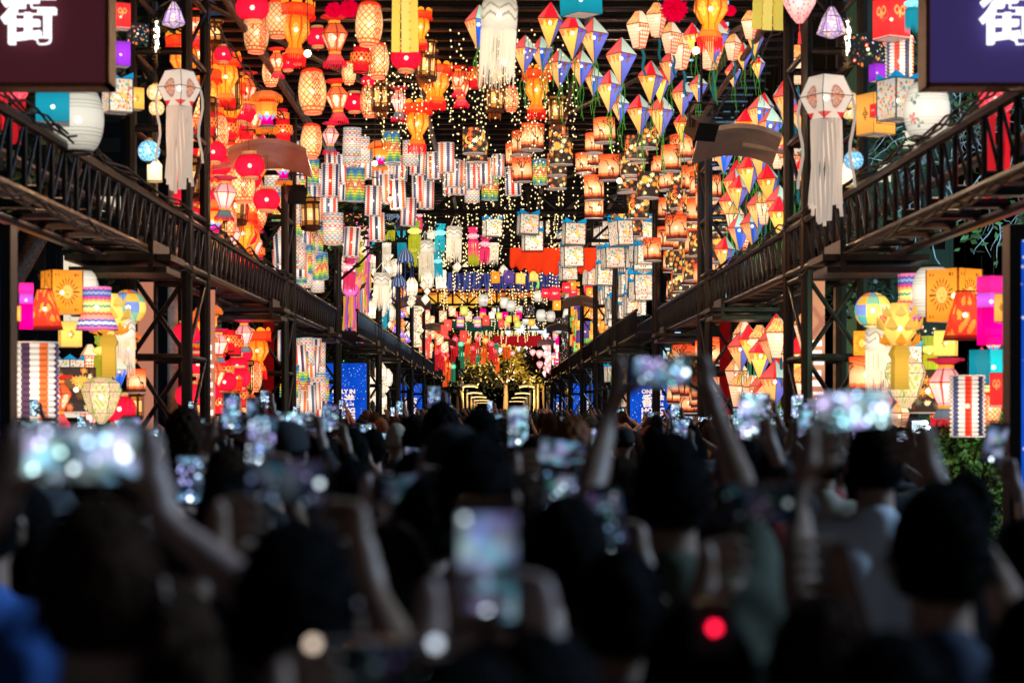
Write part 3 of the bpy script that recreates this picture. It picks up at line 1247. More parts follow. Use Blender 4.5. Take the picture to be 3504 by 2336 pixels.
def k_trapez(root):
    shade(root, [(.08, -.75), (.35, -.45), (.56, .15), (.5, .4), (.2, .55)], c_sprig, 6, 96, 40)
    part(root, 'frame', 'frame', lambda mb: mb.ribs([(.35, -.45), (.56, .15), (.5, .4)], 6, .008, 0, None, 1.004))


def k_mandala(root):
    pr = [(.34, -.52), (.62, .02), (.40, .50)]
    shade(root, pr, c_mandala, 4, 96, 56, mat='shade_dim')
    part(root, 'frame', 'frame', lambda mb: mb.ribs(pr, 4, .01, 0, None, 1.004))
    rr = random.Random(4)

    def f(mb):
        for i in range(22):
            a = 2 * PI * i / 22
            x, y = .3 * math.cos(a), .3 * math.sin(a)
            L = rr.uniform(1.9, 2.5)
            mb.ribbon([(x * (1 + .2 * q / 5) + .03 * math.sin(q + i), y, -.5 - L * q / 5) for q in range(6)], .08)
        for sx in (-.6, .6):
            mb.ribbon([(sx * (1 + .1 * math.sin(q)), 0, -.02 - q * .26) for q in range(9)], .07)
    part(root, 'streamers', 'cloth_dim', f, (.95, .80, .66))


def k_mosaic(cols):
    def f(root):
        shade(root, ell(12, .95, .8), c_mosaic(cols), 0, 64, 24, mat='shade', lobes=20, lobe=.04)
        part(root, 'cap', 'gold', lambda mb: (mb.lathe([(.12, .42), (.2, .5), (.06, .62)], 0, 12), mb.lathe([(.05, -.6), (.18, -.45)], 0, 12)))
    return f


def k_mesh_tube(root):
    shade(root, [(.5, -.8), (.5, .3), (.12, .8)], c_solid((1, .88, .55), None, 26), 0, 48, 40, mat='shade')
    part(root, 'rim', 'gold', ring(.5, -.84, .06))


def k_chandelier(root):
    rr = random.Random(8)

    def hot(mb):
        for i in range(46):
            a, z = rr.uniform(0, 2 * PI), rr.uniform(-1.5, 1.5)
            r = .34 * (1 - abs(z) / 2.2) * rr.uniform(.4, 1)
            mb.ball((r * math.cos(a), r * math.sin(a), z), rr.uniform(.05, .11), 6, (1, 1, 1.6))
    part(root, 'lit_crystals', 'crystal', hot)

    def drops(mb):
        for i in range(70):
            a, z = rr.uniform(0, 2 * PI), rr.uniform(-2.6, 1.7)
            r = rr.uniform(.2, .5)
            mb.ball((r * math.cos(a), r * math.sin(a), z), rr.uniform(.025, .05), 5, (1, 1, 1.5))
    part(root, 'crystal_drops', 'gold', drops)
    part(root, 'stem', 'gold', lambda mb: mb.tube([(0, 0, -2.6), (0, 0, 1.8)], .03, 6))


def k_banner(root):
    def f(mb):
        for i, x in enumerate((-.34, 0.02, .34)):
            mb.col = (.72, .58, .10) if i != 1 else (.80, .66, .16)
            mb.ribbon([(x * (1 + .12 * q / 8), (.08 if i == 1 else 0) + .03 * math.sin(q * .9 + i), 1.3 - q * .32) for q in range(9)], .34, (1, 0, 0), .012)
        for q in range(7):
            for x in (-.2, .2):
                mb.col = (.85, .40, .04)
                mb.ball((x, -.02, 1.05 - q * .36), .05, 8, (1, .25, 1))
    part(root, 'ribbon_panels', 'cloth', f, (.72, .58, .10))
    part(root, 'top_ring', 'cloth', ring(.42, 1.3, .16, 24, .05), (.9, .2, .02))


def k_pompom(root):
    rr = random.Random(9)

    def f(mb):
        for i in range(260):
            a, t = rr.uniform(0, 2 * PI), rr.uniform(-1, 1)
            d = Vector((math.cos(a) * math.sqrt(1 - t * t), math.sin(a) * math.sqrt(1 - t * t), t * .9))
            mb.tube([d * .2, d * rr.uniform(.44, .56) + Vector((0, 0, -.06))], [.05, .02], 4)
    part(root, 'tufts', 'cloth', f, (.75, .0, .045))


def k_strip(cols):
    def f(root):
        def g(mb):
            rr = random.Random(5)
            for i in range(16):
                a = 2 * PI * i / 16
                mb.col = cols[i % len(cols)]
                x, y = .42 * math.cos(a), .42 * math.sin(a)
                L = rr.uniform(1.9, 2.6)
                mb.ribbon([(x + .04 * math.sin(q + i), y, -.4 - L * q / 6) for q in range(7)], .16)
        part(root, 'streamers', 'cloth', g)
        shade(root, ell(10, .9, .8), c_hoian(cols[0], cols[1]), 0, 40, 16, lobes=8, lobe=.08)
    return f


def k_moroccan(a):
    def f(root):
        shade(root, [(.1, -.5), (.5, -.35), (.3, .2), (.08, .55)], c_hoian(a, (1, .7, .3)), 6, 36, 20, mat='shade')
        part(root, 'frame', 'frame', lambda mb: mb.ribs([(.5, -.35), (.3, .2), (.08, .55)], 6, .012, 0, None, 1.01))
    return f


kind('red_round', 'round_lantern', .42, 'round red silk lantern, gilt collars', 'lantern', .5, k_red)
kind('bamboo', 'woven_lantern', .36, 'cream barrel lantern in bamboo lattice', 'lantern', .8, k_bamboo)
kind('redband', 'banded_lantern', .32, 'red drum lantern with latticed band', 'lantern', .52, k_redband)
kind('fringed', 'fringed_lantern', .44, 'orange octagonal lantern with red fringes', 'lantern', .95, k_fringed)
kind('goblet', 'goblet_lantern', .42, 'orange goblet lantern with painted flowers', 'lantern', .6, k_goblet(False))
kind('goblet_pink', 'goblet_lantern', .34, 'pink faceted goblet lantern, dark canopy', 'lantern', .6, k_goblet(True))
kind('palace', 'palace_lantern', .40, 'dark wooden palace lantern, amber panes', 'lantern', .86, k_palace)
kind('hat', 'hat_lantern', .34, 'orange hat lantern over magenta base', 'lantern', .95, k_hat)
kind('kite', 'diamond_lantern', .44, 'red, mint, yellow and blue diamond lantern', 'lantern', .78, k_kite)
kind('patch', 'patchwork_lantern', .42, 'gingham and floral patchwork lantern', 'lantern', .7, k_patch)
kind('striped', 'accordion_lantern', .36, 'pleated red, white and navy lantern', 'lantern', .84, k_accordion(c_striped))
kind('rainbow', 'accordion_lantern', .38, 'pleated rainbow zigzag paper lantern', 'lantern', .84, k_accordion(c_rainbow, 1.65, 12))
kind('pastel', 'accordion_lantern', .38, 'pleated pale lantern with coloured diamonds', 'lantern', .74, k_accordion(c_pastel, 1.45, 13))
kind('stars', 'drum_lantern', .46, 'black drum lantern with golden stars', 'lantern', .57, k_drum(c_stars))
kind('sunset', 'drum_lantern', .44, 'orange drum lantern with savanna trees', 'lantern', .57, k_drum(c_sunset(2)))
kind('sunset2', 'drum_lantern', .40, 'slim orange drum lantern with giraffe', 'lantern', .63, k_drum(c_sunset(9), 1.25))
kind('crown', 'box_lantern', .48, 'white printed box lantern, blue crown', 'lantern', .55, k_box(c_box(3), 1.0, (.01, .36, .70)))
kind('crown2', 'box_lantern', .42, 'tall white printed box, blue crown', 'lantern', .7, k_box(c_box(8), 1.35, (.01, .36, .70)))
kind('macrame', 'macrame_lantern', .44, 'cream macrame lantern with long fringe', 'lantern', .95, k_macrame((1.0, .86, .64)))
kind('navy', 'macrame_lantern', .40, 'navy macrame lantern with tassels', 'lantern', .5, k_navy)
kind('kandil_teal', 'tiered_lantern', .34, 'turquoise tiered lantern with paper fringe', 'lantern', .95, k_kandil((.20, .75, .85), (.02, .42, .52), (.02, .40, .50)))
kind('kandil_olive', 'tiered_lantern', .36, 'olive tiered lantern with paper fringe', 'lantern', .95, k_kandil((.85, .70, .12), (.35, .45, .05), (.50, .50, .03)))
kind('kandil_pink', 'tiered_lantern', .34, 'pink tiered lantern with paper fringe', 'lantern', .95, k_kandil((1, .35, .40), (.9, .05, .18), (.85, .05, .16)))
kind('octa', 'crystal_lantern', .30, 'white diamond lantern with wire edges', 'lantern', .6, k_octa(6))
kind('whitehouse', 'faceted_lantern', .42, 'white faceted wire lantern with drop', 'lantern', .75, k_whitehouse)
kind('whitetall', 'column_lantern', .34, 'tall white lantern with gold medallion', 'lantern', 1.5, k_box(c_whitetall, 3.0))
kind('barrel', 'barrel_lantern', .42, 'frosted white barrel with painted rooster', 'lantern', .67, k_barrel)
kind('floral', 'box_lantern', .40, 'black box lantern with folk flowers', 'lantern', .6, k_box(c_floral, 1.2, None, 4, 'shade', False, False))
kind('sunbox', 'paper_lantern', .29, 'orange paper box with sun face', 'lantern', .65, k_box(c_sun, 1.3, None, 4, 'shade', True, False))
kind('redbox', 'paper_lantern', .29, 'red paper box with painted eyes', 'lantern', .6, k_box(c_solid((.95, .02, .04), 'eye'), 1.25, None, 4, 'shade', True, False))
kind('greenbox', 'paper_lantern', .29, 'green paper box with black elephant', 'lantern', .6, k_box(c_solid((.20, .45, .10), 'elephant'), 1.25, None, 4, 'shade', True, False))
kind('purplebox', 'paper_lantern', .29, 'plain purple square paper lantern', 'lantern', .65, k_box(c_solid((.09, .045, .20), 'knot'), 1.35, None, 4, 'shade', True, False))
kind('amberbox', 'paper_lantern', .29, 'amber paper box with knot sign', 'lantern', .6, k_box(c_solid((.95, .48, .09), 'knot'), 1.25, None, 4, 'shade', True, False))
for nm, cc, ds in [('red', (1, .07, .05), 'coral red ribbed paper tube lantern'), ('olive', (.55, .55, .10), 'olive ribbed paper tube lantern'), ('magenta', (.85, .0, .18), 'small magenta tube lantern'), ('white', (.9, .82, .62), 'small white tube lantern'), ('teal', (.03, .42, .50), 'small teal tube lantern'), ('amber', (.98, .40, .05), 'small amber tube lantern')]:
    kind('tube_' + nm, 'tube_lantern', .32, ds, 'lantern', .75, k_tube(c_solid(cc, None, 12 if nm in ('red', 'olive') else 0), 1.45 if nm == 'red' else 1.15))
kind('tube_serape', 'tube_lantern', .34, 'striped blanket cloth tube lantern', 'lantern', .7, k_tube(c_serape, 1.35))
kind('tube_multi', 'tube_lantern', .36, 'tube lantern patched in many colours', 'lantern', .75, k_tube(c_multi, 1.45))
kind('tube_grad', 'tube_lantern', .32, 'tube lantern fading magenta to amber', 'lantern', .75, k_tube(c_grad((1, .42, .05), (.9, .0, .2)), 1.5))
kind('star', 'star_lantern', .72, 'spiky white paper star lantern', 'star lantern', .5, k_star, False)
kind('tassel_red', 'tassel_lantern', .40, 'red globe lantern with long tassels', 'lantern', .75, k_tassel((1, .05, .08), (.80, .02, .03)))
kind('tassel_green', 'tassel_lantern', .40, 'green globe lantern with long tassels', 'lantern', .75, k_tassel((.1, .55, .28), (.03, .25, .12)))
kind('tassel_orange', 'tassel_lantern', .40, 'orange globe lantern with long tassels', 'lantern', .75, k_tassel((1, .30, .04), (1, .13, .02)))
kind('hoian', 'bulb_lantern', .45, 'pink silk bulb lantern', 'lantern', .5, k_hoian((1, .45, .40), (.85, .15, .2)))
kind('hoian_white', 'bulb_lantern', .45, 'pale silk bulb lantern', 'lantern', .5, k_hoian((.9, .78, .68), (.35, .5, .65)))
kind('banner', 'banner_lantern', .44, 'yellow lantern of brocade ribbons', 'lantern', 1.46, k_banner, False)
kind('pompom', 'tufted_lantern', .44, 'dark crimson tufted ball', 'lantern', .5, k_pompom, False)
kind('strip_a', 'streamer_lantern', .38, 'orange and purple streamer lantern', 'lantern', .5, k_strip([(1, .25, .03), (.35, .08, .5), (.95, .1, .25), (.05, .35, .55)]))
kind('strip_b', 'streamer_lantern', .38, 'pink and purple streamer lantern', 'lantern', .5, k_strip([(.9, .12, .3), (.3, .1, .55), (1, .35, .05), (.6, .55, .05)]))
kind('moroccan', 'glass_lantern', .34, 'small amber flared glass lantern', 'lantern', .55, k_moroccan((.95, .25, .05)))
kind('moroccan_b', 'glass_lantern', .34, 'small violet flared glass lantern', 'lantern', .55, k_moroccan((.25, .12, .9)))
kind('magenta', 'tall_lantern', .30, 'tall magenta cloth lantern with a violet band', 'lantern', .9, k_magenta)
kind('cone', 'cone_lantern', .40, 'red bell shaped cloth lantern', 'lantern', .62, k_cone)
kind('serape', 'flared_lantern', .40, 'flared lantern in striped blanket cloth', 'lantern', .62, k_serape_taper)
kind('beach', 'ball_lantern', .30, 'round patchwork ball lantern in beach ball colours', 'lantern', .52, k_ball(c_ballp))
kind('lotus', 'lotus_lantern', .52, 'yellow lotus lantern with pointed petals on a pedestal', 'lantern', .7, k_lotus)
kind('trapez', 'floral_lantern', .52, 'yellow green floral lantern tapering to a point', 'lantern', .55, k_trapez)
kind('mandala', 'streamer_lantern', .44, 'white mandala lantern with long streamers', 'lantern', .5, k_mandala)
kind('mosaic_gold', 'mosaic_lantern', .26, 'amber mosaic glass ball lantern', 'lantern', .62, k_mosaic([(1, .5, .1), (.95, .7, .3), (.9, .25, .03), (1, .85, .6)]))
kind('mosaic_blue', 'mosaic_lantern', .24, 'blue mosaic glass ball lantern', 'lantern', .62, k_mosaic([(.1, .5, .9), (.3, .8, .95), (.05, .25, .6), (.7, .9, 1)]))
kind('mesh_tube', 'mesh_lantern', .22, 'small gilt mesh cylinder lantern', 'lantern', .8, k_mesh_tube)
kind('chandelier', 'crystal_chandelier', .22, 'crystal drop chandelier', 'chandelier', 1.8, k_chandelier, False)
kind('tealbox', 'box_lantern', .46, 'plain turquoise box lantern', 'lantern', .55, k_box(c_solid((.01, .33, .45)), 1.05, None, 4, 'shade_dim', True, False))
kind('goldbox', 'box_lantern', .42, 'golden box lantern with a dark knot emblem', 'lantern', .75, k_box(c_solid((.95, .42, .07), 'knot'), 1.5, None, 4, 'shade', True, True))
kind('bowbox', 'box_lantern', .42, 'red box lantern with a bow emblem and pale base', 'lantern', .75, k_box(c_solid((.95, .03, .03), 'bow'), 1.55, None, 4, 'shade', True, False))
kind('violetbox', 'box_lantern', .36, 'violet box lantern above a red one', 'lantern', .8, k_box(c_solid((.28, .03, .55)), 1.5, None, 4, 'shade', True, False))
kind('purplecone', 'cone_lantern', .5, 'lilac and cream cone lantern', 'lantern', .6, k_moroccan((.45, .30, .62)))

LANTERNS = []   # (kind, name, x, z) for the labels


def ordinal(n):
    w = ['first', 'second', 'third', 'fourth', 'fifth', 'sixth', 'seventh', 'eighth', 'ninth', 'tenth', 'eleventh', 'twelfth', 'thirteenth', 'fourteenth', 'fifteenth', 'sixteenth', 'seventeenth', 'eighteenth', 'nineteenth', 'twentieth']
    return w[n] if n < 20 else str(n + 1) + 'th'


BULB = None


def get_proto(kn):
    global BULB
    K = KIND[kn]
    if K['proto'] is None:
        root = thing(K['obj'], K['desc'], K['cat'])
        K['build'](root)
        if K['bulb']:
            if BULB is None:
                mb = MB()
                mb.ball((0, 0, 0), .075, 8)
                BULB = mb.mesh('bulb', M['bulb'], True)
            b = link('bulb', BULB, root)
        c = cord_child(root, K['top'])
        K['proto'] = root
        K['used'] = False
        K['kids'] = list(root.children)
    return K


def hang(kn, pos, scale=1.0, rz=None, roof=None, label=None, group=None, tilt=0.0):
    K = get_proto(kn)
    w = K['w'] * scale
    if not K['used']:
        r = K['proto']
        K['used'] = True
        kids = K['kids']
    else:
        r = K['proto'].copy()
        COL.objects.link(r)
        kids = []
        for c in K['kids']:
            d = c.copy()
            COL.objects.link(d)
            d.parent = r
            kids.append(d)
    r.location = pos
    r.scale = (w, w, w)
    if kn in ('kite', 'patch'):
        rz = (rnd.uniform(-.5, .9) if rz is None else rz * .35 + .22)
    r.rotation_euler = (rnd.uniform(-tilt, tilt), rnd.uniform(-tilt, tilt), rnd.uniform(0, 2 * PI) if rz is None else rz)
    top = pos[2] + K['top'] * w
    L = max(.05, (roof if roof is not None else 7.45) - top) / w
    for c in kids:
        if c.name.split('.')[0] == 'cord':
            c.scale = (1, 1, L)
    r['label'] = label or K['desc']
    r['group'] = group or (K['desc'] + ' group')
    if 'group' in r and not group:
        r['group'] = K['obj'].replace('_', ' ') + 's hung in rows'
    LANTERNS.append((kn, r, label is not None, group))
    return r
# ------------------------------------------------------------------ ground
mb = MB()
mb.add([(-400, -60, 0), (400, -60, 0), (400, 900, 0), (-400, 900, 0)], [(0, 1, 2, 3)])
structure(mb, 'street', M['asphalt'])
paver = pbr('pavement_stone', (0.16, 0.14, 0.13), .8, 0, .3, 3)
for sx in (-1, 1):
    mb = MB()
    mb.box((sx * 9.0, 190, .06), (6.0, 420, .12))
    structure(mb, 'pavement', paver)
# ------------------------------------------------------------------ scaffold towers, walkways, cross trusses, roofs
HB, HT, RF = 3.71, 4.32, 7.55        # walkway bottom chord, top chord, roof
BAYS = [(14.0, 25.7, 4.0), (27.3, 37.6, 4.0), (39.0, 49.4, 4.0), (50.8, 58.0, 3.47), (59.2, 69.5, 3.47), (70.7, 80.6, 3.47), (81.8, 94.0, 3.47), (95.2, 108.0, 3.47), (109.5, 124.0, 3.47), (125.5, 142.0, 3.47)]
TOWERS = [(25.7, 27.3, 4.0), (37.6, 39.0, 4.0), (49.4, 50.1, 3.98), (58.0, 59.2, 3.47), (69.5, 70.7, 3.47), (80.6, 81.8, 3.47), (94.0, 95.2, 3.47), (108.0, 109.5, 3.47), (124.0, 125.5, 3.47), (142.0, 143.5, 3.47)]
DW = .72
ORD = ordinal


def unit_bar(name, w, mat):
    mb = MB()
    mb.tube([(0, 0, 0), (0, 0, 1)], w, 8 if w > .03 else 6)
    return mb.mesh(name, mat)


BARS = {}


def piece(name, a, b, w, mat, parent):
    key = (name, w, mat)
    if key not in BARS:
        BARS[key] = unit_bar(name, w, M[mat])
    a, b = Vector(a), Vector(b)
    d = b - a
    o = link(name, BARS[key], parent, a)
    o.rotation_euler = d.to_track_quat('Z', 'Y').to_euler()
    o.scale = (1, 1, d.length)
    return o


SIDE = {-1: 'left', 1: 'right'}
for i, (y0, y1, X) in enumerate(TOWERS):
    for sx in (-1, 1):
        xi, xo = sx * X, sx * (X + DW)
        t = thing('scaffold_tower', f'dark steel scaffold tower on the {SIDE[sx]} side, {ORD(i)} from the camera', 'scaffold tower', (0, 0, 0), 0, 'scaffold towers along the street')
        for x in (xi, xo):
            for y in (y0, y1):
                piece('post', (x, y, 0), (x, y, RF - .1), .075 if i < 3 else .06, 'steel', t)
        if X != 3.98 and i > 2:
            pass
        big = i < 5
        zs = [.35, 1.45, 2.55, 3.60, 4.45, 5.5, 6.5, 7.3]
        tgt = None if big else MB()

        def bar_(name, a, b, w):
            if big:
                piece(name, a, b, w, 'steel', t)
            else:
                tgt.tube([a, b], w, 4)
        for j, z in enumerate(zs):
            for y in (y0, y1):
                bar_('rung', (xi, y, z), (xo, y, z), .05)
            for x in (xi, xo):
                bar_('rung', (x, y0, z), (x, y1, z), .04)
            if j < 3 or j > 3:
                z2 = zs[j + 1] if j + 1 < len(zs) else None
                if z2:
                    a, b = (xi, xo) if j % 2 else (xo, xi)
                    bar_('brace', (a, y0, z), (b, y0, z2), .032)
                    if j < 3:
                        bar_('brace', (b, y0 + .1, z), (a, y0 + .1, z2), .032)
                    bar_('brace', (xi, y0, z), (xi, y1, z2), .028)
        if not big:
            tgt.build('bracing', M['steel'], t, kind='stuff')

for i, (y0, y1, X) in enumerate(BAYS):
    for sx in (-1, 1):
        xi, xo = sx * X, sx * (X + DW)
        t = thing('walkway_truss', f'overhead steel walkway truss on the {SIDE[sx]} side, {ORD(i)} span from the camera', 'walkway', (0, 0, 0), 0, 'walkway spans beside the street')
        ya, yb = y0 - 1.4 if i else y0, y1 + .1
        for x in (xi, xo):
            for z in (HB, HT):
                piece('chord', (x, ya, z), (x, yb, z), .055 if i < 3 else .04, 'steel2', t)
        step = .52 if i < 3 else .40
        n = int((yb - ya) / step)
        near = i < 3
        mw, md = MB(), MB()
        for q in range(n):
            y = ya + (q + .5) * step
            if near:
                piece('vertical_strut', (xi, y, HB), (xi, y, HT), .026, 'steel', t)
                piece('diagonal_strut', (xi, y, HB + .03), (xi, y + step * .9, HT - .03), .016, 'steel2', t)
            else:
                mw.tube([(xi, y, HB), (xi, y, HT)], .022, 4)
                if i < 6:
                    mw.tube([(xi, y, HB), (xi, y + step, HT)], .014, 4)
            if not near or q % 2:
                mw.tube([(xo, y, HB), (xo, y, HT)], .022, 4)
            if near and q % 2 == 0:
                piece('deck_slat', (xi, y, HB + .08), (xo, y, HB + .08), .055, 'steel2', t)
            elif q % 2 == 0:
                md.box(((xi + xo) / 2, y, HB + .08), (DW - .1, .12, .05))
        mw.build('web_struts', M['steel'], t, kind='stuff')
        if md.v:
            md.build('deck_slats', M['steel2'], t, kind='stuff')
        # bracket box under the walkway close to the tower
        mk = MB()
        yy = ya + .7 * (yb - ya)
        for z, wd in ((HB - .12, .95), (HB - .26, .85)):
            mk.box((sx * (X + DW / 2 - .1), yy + .6, z), (wd + .25, 1.0, .07))
        mk.box((sx * (X - .12), yy + .6, HB - .1), (.06, 1.1, .34))
        mk.build('bracket', M['steel2'], t)

# cross trusses and roofs
for i, (y0, y1, X) in enumerate(TOWERS):
    t = thing('cross_truss', f'black steel truss across the street, {ORD(i)} from the camera', 'truss', (0, 0, 0), 0, 'trusses across the street')
    zb, zt = (7.72, 8.2) if i < 2 else (6.76, 7.38)
    for z in (zb, zt):
        piece('chord', (-X, y0, z), (X, y0, z), .055, 'steel', t)
    n = 10
    for q in range(n + 1):
        x = -X + 2 * X * q / n
        piece('vertical_strut', (x, y0, zb), (x, y0, zt), .045, 'steel', t)
        if q < n:
            x2 = x + 2 * X / n
            a, b = (zb, zt) if q % 2 else (zt, zb)
            piece('diagonal_strut', (x, y0, a), (x2, y0, b), .04, 'steel', t)
for i, (y0, y1, X) in enumerate(BAYS):
    t = thing('roof_frame', f'slatted roof frame over the street, {ORD(i)} bay from the camera', 'roof frame', (0, 0, 0), 0, 'roof bays over the street')
    Xo = X + DW
    for x in (-X + .3, -X / 3, X / 3, X - .3):
        piece('rafter', (x, y0 - 1.3, RF), (x, y1 + .1, RF), .05, 'steel2', t)
    y = y0 - 1
    q = 0
    while y < y1:
        piece('purlin', (-Xo, y, RF + .12), (Xo, y, RF + .12), .035, 'steel', t)
        y += .8 if i < 5 else 1.6
    for a, b in (((-X, y0, RF - .1), (-X / 3, y1, RF - .1)), ((X, y0, RF - .1), (X / 3, y1, RF - .1))):
        piece('wind_brace', a, b, .05, 'steel2', t)
    mb = MB()
    y = y0 - 1.2
    while y < y1:
        mb.box((0, y, RF + .22), (2 * Xo, .34, .03))
        y += .8
    mb.build('tin_strips', M['rooftin'], t, kind='stuff')
# long timber poles slanting along the sides under the roof
for sx, x in ((-1, -3.55), (1, 3.75)):
    t = MB()
    t.tube([(x, 20, 7.25), (x * 1.0, 38, 7.2)], .05, 8)
    o = t.build('side_pole', pbr('timber_pole' + str(sx), (.09, .05, .035), .7, 0, .4, 10), None)
    o['label'] = f'long brown pole running under the roof on the {SIDE[sx]} side'
    o['category'] = 'pole'

# ------------------------------------------------------------------ street lamps with curved canopies
lamp_glow = emit('lamp_underside', (1, .60, .22), 4.0)


def street_lamp(lit_):
    t = thing('street_lamp', '', 'street lamp')
    mb = MB()
    mb.tube([(0, 0, 0), (0, 0, 6.6)], [.09, .07], 10)
    mb.build('post', M['lamp_post'], t, smooth=True)
    mb = MB()
    mb.tube([(0, 0, 5.5), (.5 if lit_ else 1.4, 0, 5.75)], .04, 6)
    mb.build('arm', M['canopy'], t)
    mb = MB()
    vs, fs = [], []
    n = 14
    for j in range(n + 1):
        a = -.5 + 1.0 * j / n
        x = .55 + 1.25 * math.sin(a)
        z = 5.72 + 1.25 * (math.cos(a) - 1) + .1
        for yy, dz in ((-.5, .10), (-.5, .17), (.5, -.10), (.5, -.17)):
            vs.append((x, yy, z + dz))
    for j in range(n):
        a = j * 4
        for k in range(4):
            fs.append((a + k, a + (k + 1) % 4, a + 4 + (k + 1) % 4, a + 4 + k))
    fs += [(0, 1, 2, 3), (n * 4 + 3, n * 4 + 2, n * 4 + 1, n * 4)]
    mb.add(vs, fs)
    cx_ = 0 if lit_ else .95
    if lit_:
        vs = [(x, yy, 5.82 + (z - 5.82) * 1.9) for x, yy, z in vs]
        mb = MB()
        mb.add(vs, fs)
    else:
        mb.v = [(x + cx_, yy, z) for x, yy, z in mb.v]
    mb.build('canopy', M['steel2' if lit_ else 'canopy'], t)
    if lit_:
        mb = MB()
        vs, fs = [], []
        for j in range(n + 1):
            a = -.46 + .92 * j / n
            x = .55 + 1.25 * math.sin(a)
            z = 5.82 + (1.25 * (math.cos(a) - 1) - .01) * 1.9 - .02
            for yy, dz in ((-.52, .0), (-.52, .07), (-.2, -.08), (-.2, -.12)):
                vs.append((x, yy, z + dz))
        for j in range(n):
            a = j * 4
            for k in range(4):
                fs.append((a + k, a + (k + 1) % 4, a + 4 + (k + 1) % 4, a + 4 + k))
        mb.add(vs, fs)
        mb.build('light_strip', lamp_glow, t)
    return t


unlit = street_lamp(False)
first = True
for i, y in enumerate((29, 72.5, 96, 118)):
    for sx in (-1, 1):
        o = unlit if first else copy_tree(unlit)
        first = False
        o.location = (sx * (4.98 if i == 0 else 4.5), y + (1.6 if i == 0 and sx < 0 else 0), -.02)
        o.scale = (-sx, 1, 1)
        o['label'] = f'unlit street lamp with a curved canopy on the {SIDE[sx]}, {ORD(i)} from the camera'
        o['group'] = 'unlit street lamps inside the lantern frame'
litl = street_lamp(True)
first = True
lamp_px = {-1: [(1609, 1321), (1624, 1344), (1638, 1358), (1648, 1369), (1656, 1378)], 1: [(1852, 1265), (1838, 1289), (1815, 1303), (1803, 1321), (1788, 1345), (1777, 1360), (1768, 1373)]}
for sx in (-1, 1):
    for i, (px_, py_) in enumerate(lamp_px[sx]):
        o = litl if first else copy_tree(litl)
        first = False
        y = 4.1 * FS / (VY - py_)
        c = P(px_, py_, y)
        k = 56 * y / FS / 1.2
        o.location = (c.x + sx * .55 * k, y, 0)
        o.scale = (-sx * k, k * .6, 6.0 / 5.75)
        o['label'] = f'glowing street lamp under the far trees on the {SIDE[sx]}, {ORD(i)} beyond the frame'
        o['group'] = 'glowing street lamps under the far trees'
        if i < 4:
            L = bpy.data.lights.new('lamp_light', 'POINT')
            L.energy = 13000
            L.color = (1, .62, .20)
            L.shadow_soft_size = .3
            lo = bpy.data.objects.new('lamp_light', L)
            lo.location = (c.x * .35, y - 8, 4.2)
            COL.objects.link(lo)

# ------------------------------------------------------------------ LED totems with the campaign screen
blue_mat, nt, out = new_mat('screen_blue')
blue_mat.cycles.emission_sampling = 'AUTO'
tc = nt.nodes.new('ShaderNodeTexCoord')
vo = nt.nodes.new('ShaderNodeTexVoronoi')
vo.inputs['Scale'].default_value = 19
nt.links.new(tc.outputs['Object'], vo.inputs['Vector'])
vc = nt.nodes.new('ShaderNodeSeparateColor')
nt.links.new(vo.outputs['Color'], vc.inputs[0])
thr = nt.nodes.new('ShaderNodeMath')
thr.operation = 'MULTIPLY'
thr.inputs[1].default_value = .26
nt.links.new(vc.outputs[0], thr.inputs[0])
lt = nt.nodes.new('ShaderNodeMath')
lt.operation = 'LESS_THAN'
nt.links.new(vo.outputs['Distance'], lt.inputs[0])
nt.links.new(thr.outputs[0], lt.inputs[1])
nz = nt.nodes.new('ShaderNodeTexNoise')
nz.inputs['Scale'].default_value = 2.2
nt.links.new(tc.outputs['Object'], nz.inputs['Vector'])
r1 = nt.nodes.new('ShaderNodeMix')
r1.data_type = 'RGBA'
r1.inputs[6].default_value = (0.0, .035, .42, 1)
r1.inputs[7].default_value = (.01, .14, .95, 1)
nt.links.new(nz.outputs[0], r1.inputs[0])
r2 = nt.nodes.new('ShaderNodeMix')
r2.data_type = 'RGBA'
r2.inputs[7].default_value = (.75, .85, 1.2, 1)
nt.links.new(lt.outputs[0], r2.inputs[0])
nt.links.new(r1.outputs[2], r2.inputs[6])
em = nt.nodes.new('ShaderNodeEmission')
em.inputs[1].default_value = .85
nt.links.new(r2.outputs[2], em.inputs[0])
nt.links.new(em.outputs[0], out.inputs[0])
letter_glow = emit('screen_letters', (1.0, .74, .56), 1.25)
GLYPH = {}


def glyphs():
    if GLYPH:
        return GLYPH
    for key, txt, w, h, z, b in (('words', 'ONLY IN', .60, .115, .345, .009), ('words', 'HONG', .60, .14, -.15, .009), ('words', 'KONG', .60, .14, -.31, .009), ('words', "Asia's World City", .62, .07, -.445, .005), ('words', '香', .285, .34, .105, .006), ('words', '港', .285, .34, .105, .006)):
        me = text_mesh(txt, .2, .004, b)
        fit_mesh(me, w, h, {'香': -.15, '港': .15}.get(txt, 0), z, 0)
        GLYPH.setdefault(key, []).append((txt, me))
    for k_, l in GLYPH.items():
        for t_, me in l:
            me.materials.append(letter_glow)
    return GLYPH


def totem():
    t = thing('led_totem', '', 'LED screen')
    mb = MB()
    mb.box((0, .1, 1.92), (1.36, .2, 2.5))
    mb.box((0, .1, .33), (1.0, .25, .68))
    mb.build('cabinet', M['black'], t)
    mb = MB()
    mb.add([(-.6, -.006, .90), (.6, -.006, .90), (.6, -.006, 3.06), (-.6, -.006, 3.06)], [(0, 1, 2, 3)])
    mb.build('screen', blue_mat, t)
    for txt, me in glyphs()['words']:
        o = link('lettering', me, t, (0, -.012, 1.98))
    mb = MB()
    mb.ball((.0, -.012, 3.12), .012, 6)
    mb.build('status_light', emit('green_led', (.05, 1, .15), 3), t)
    return t


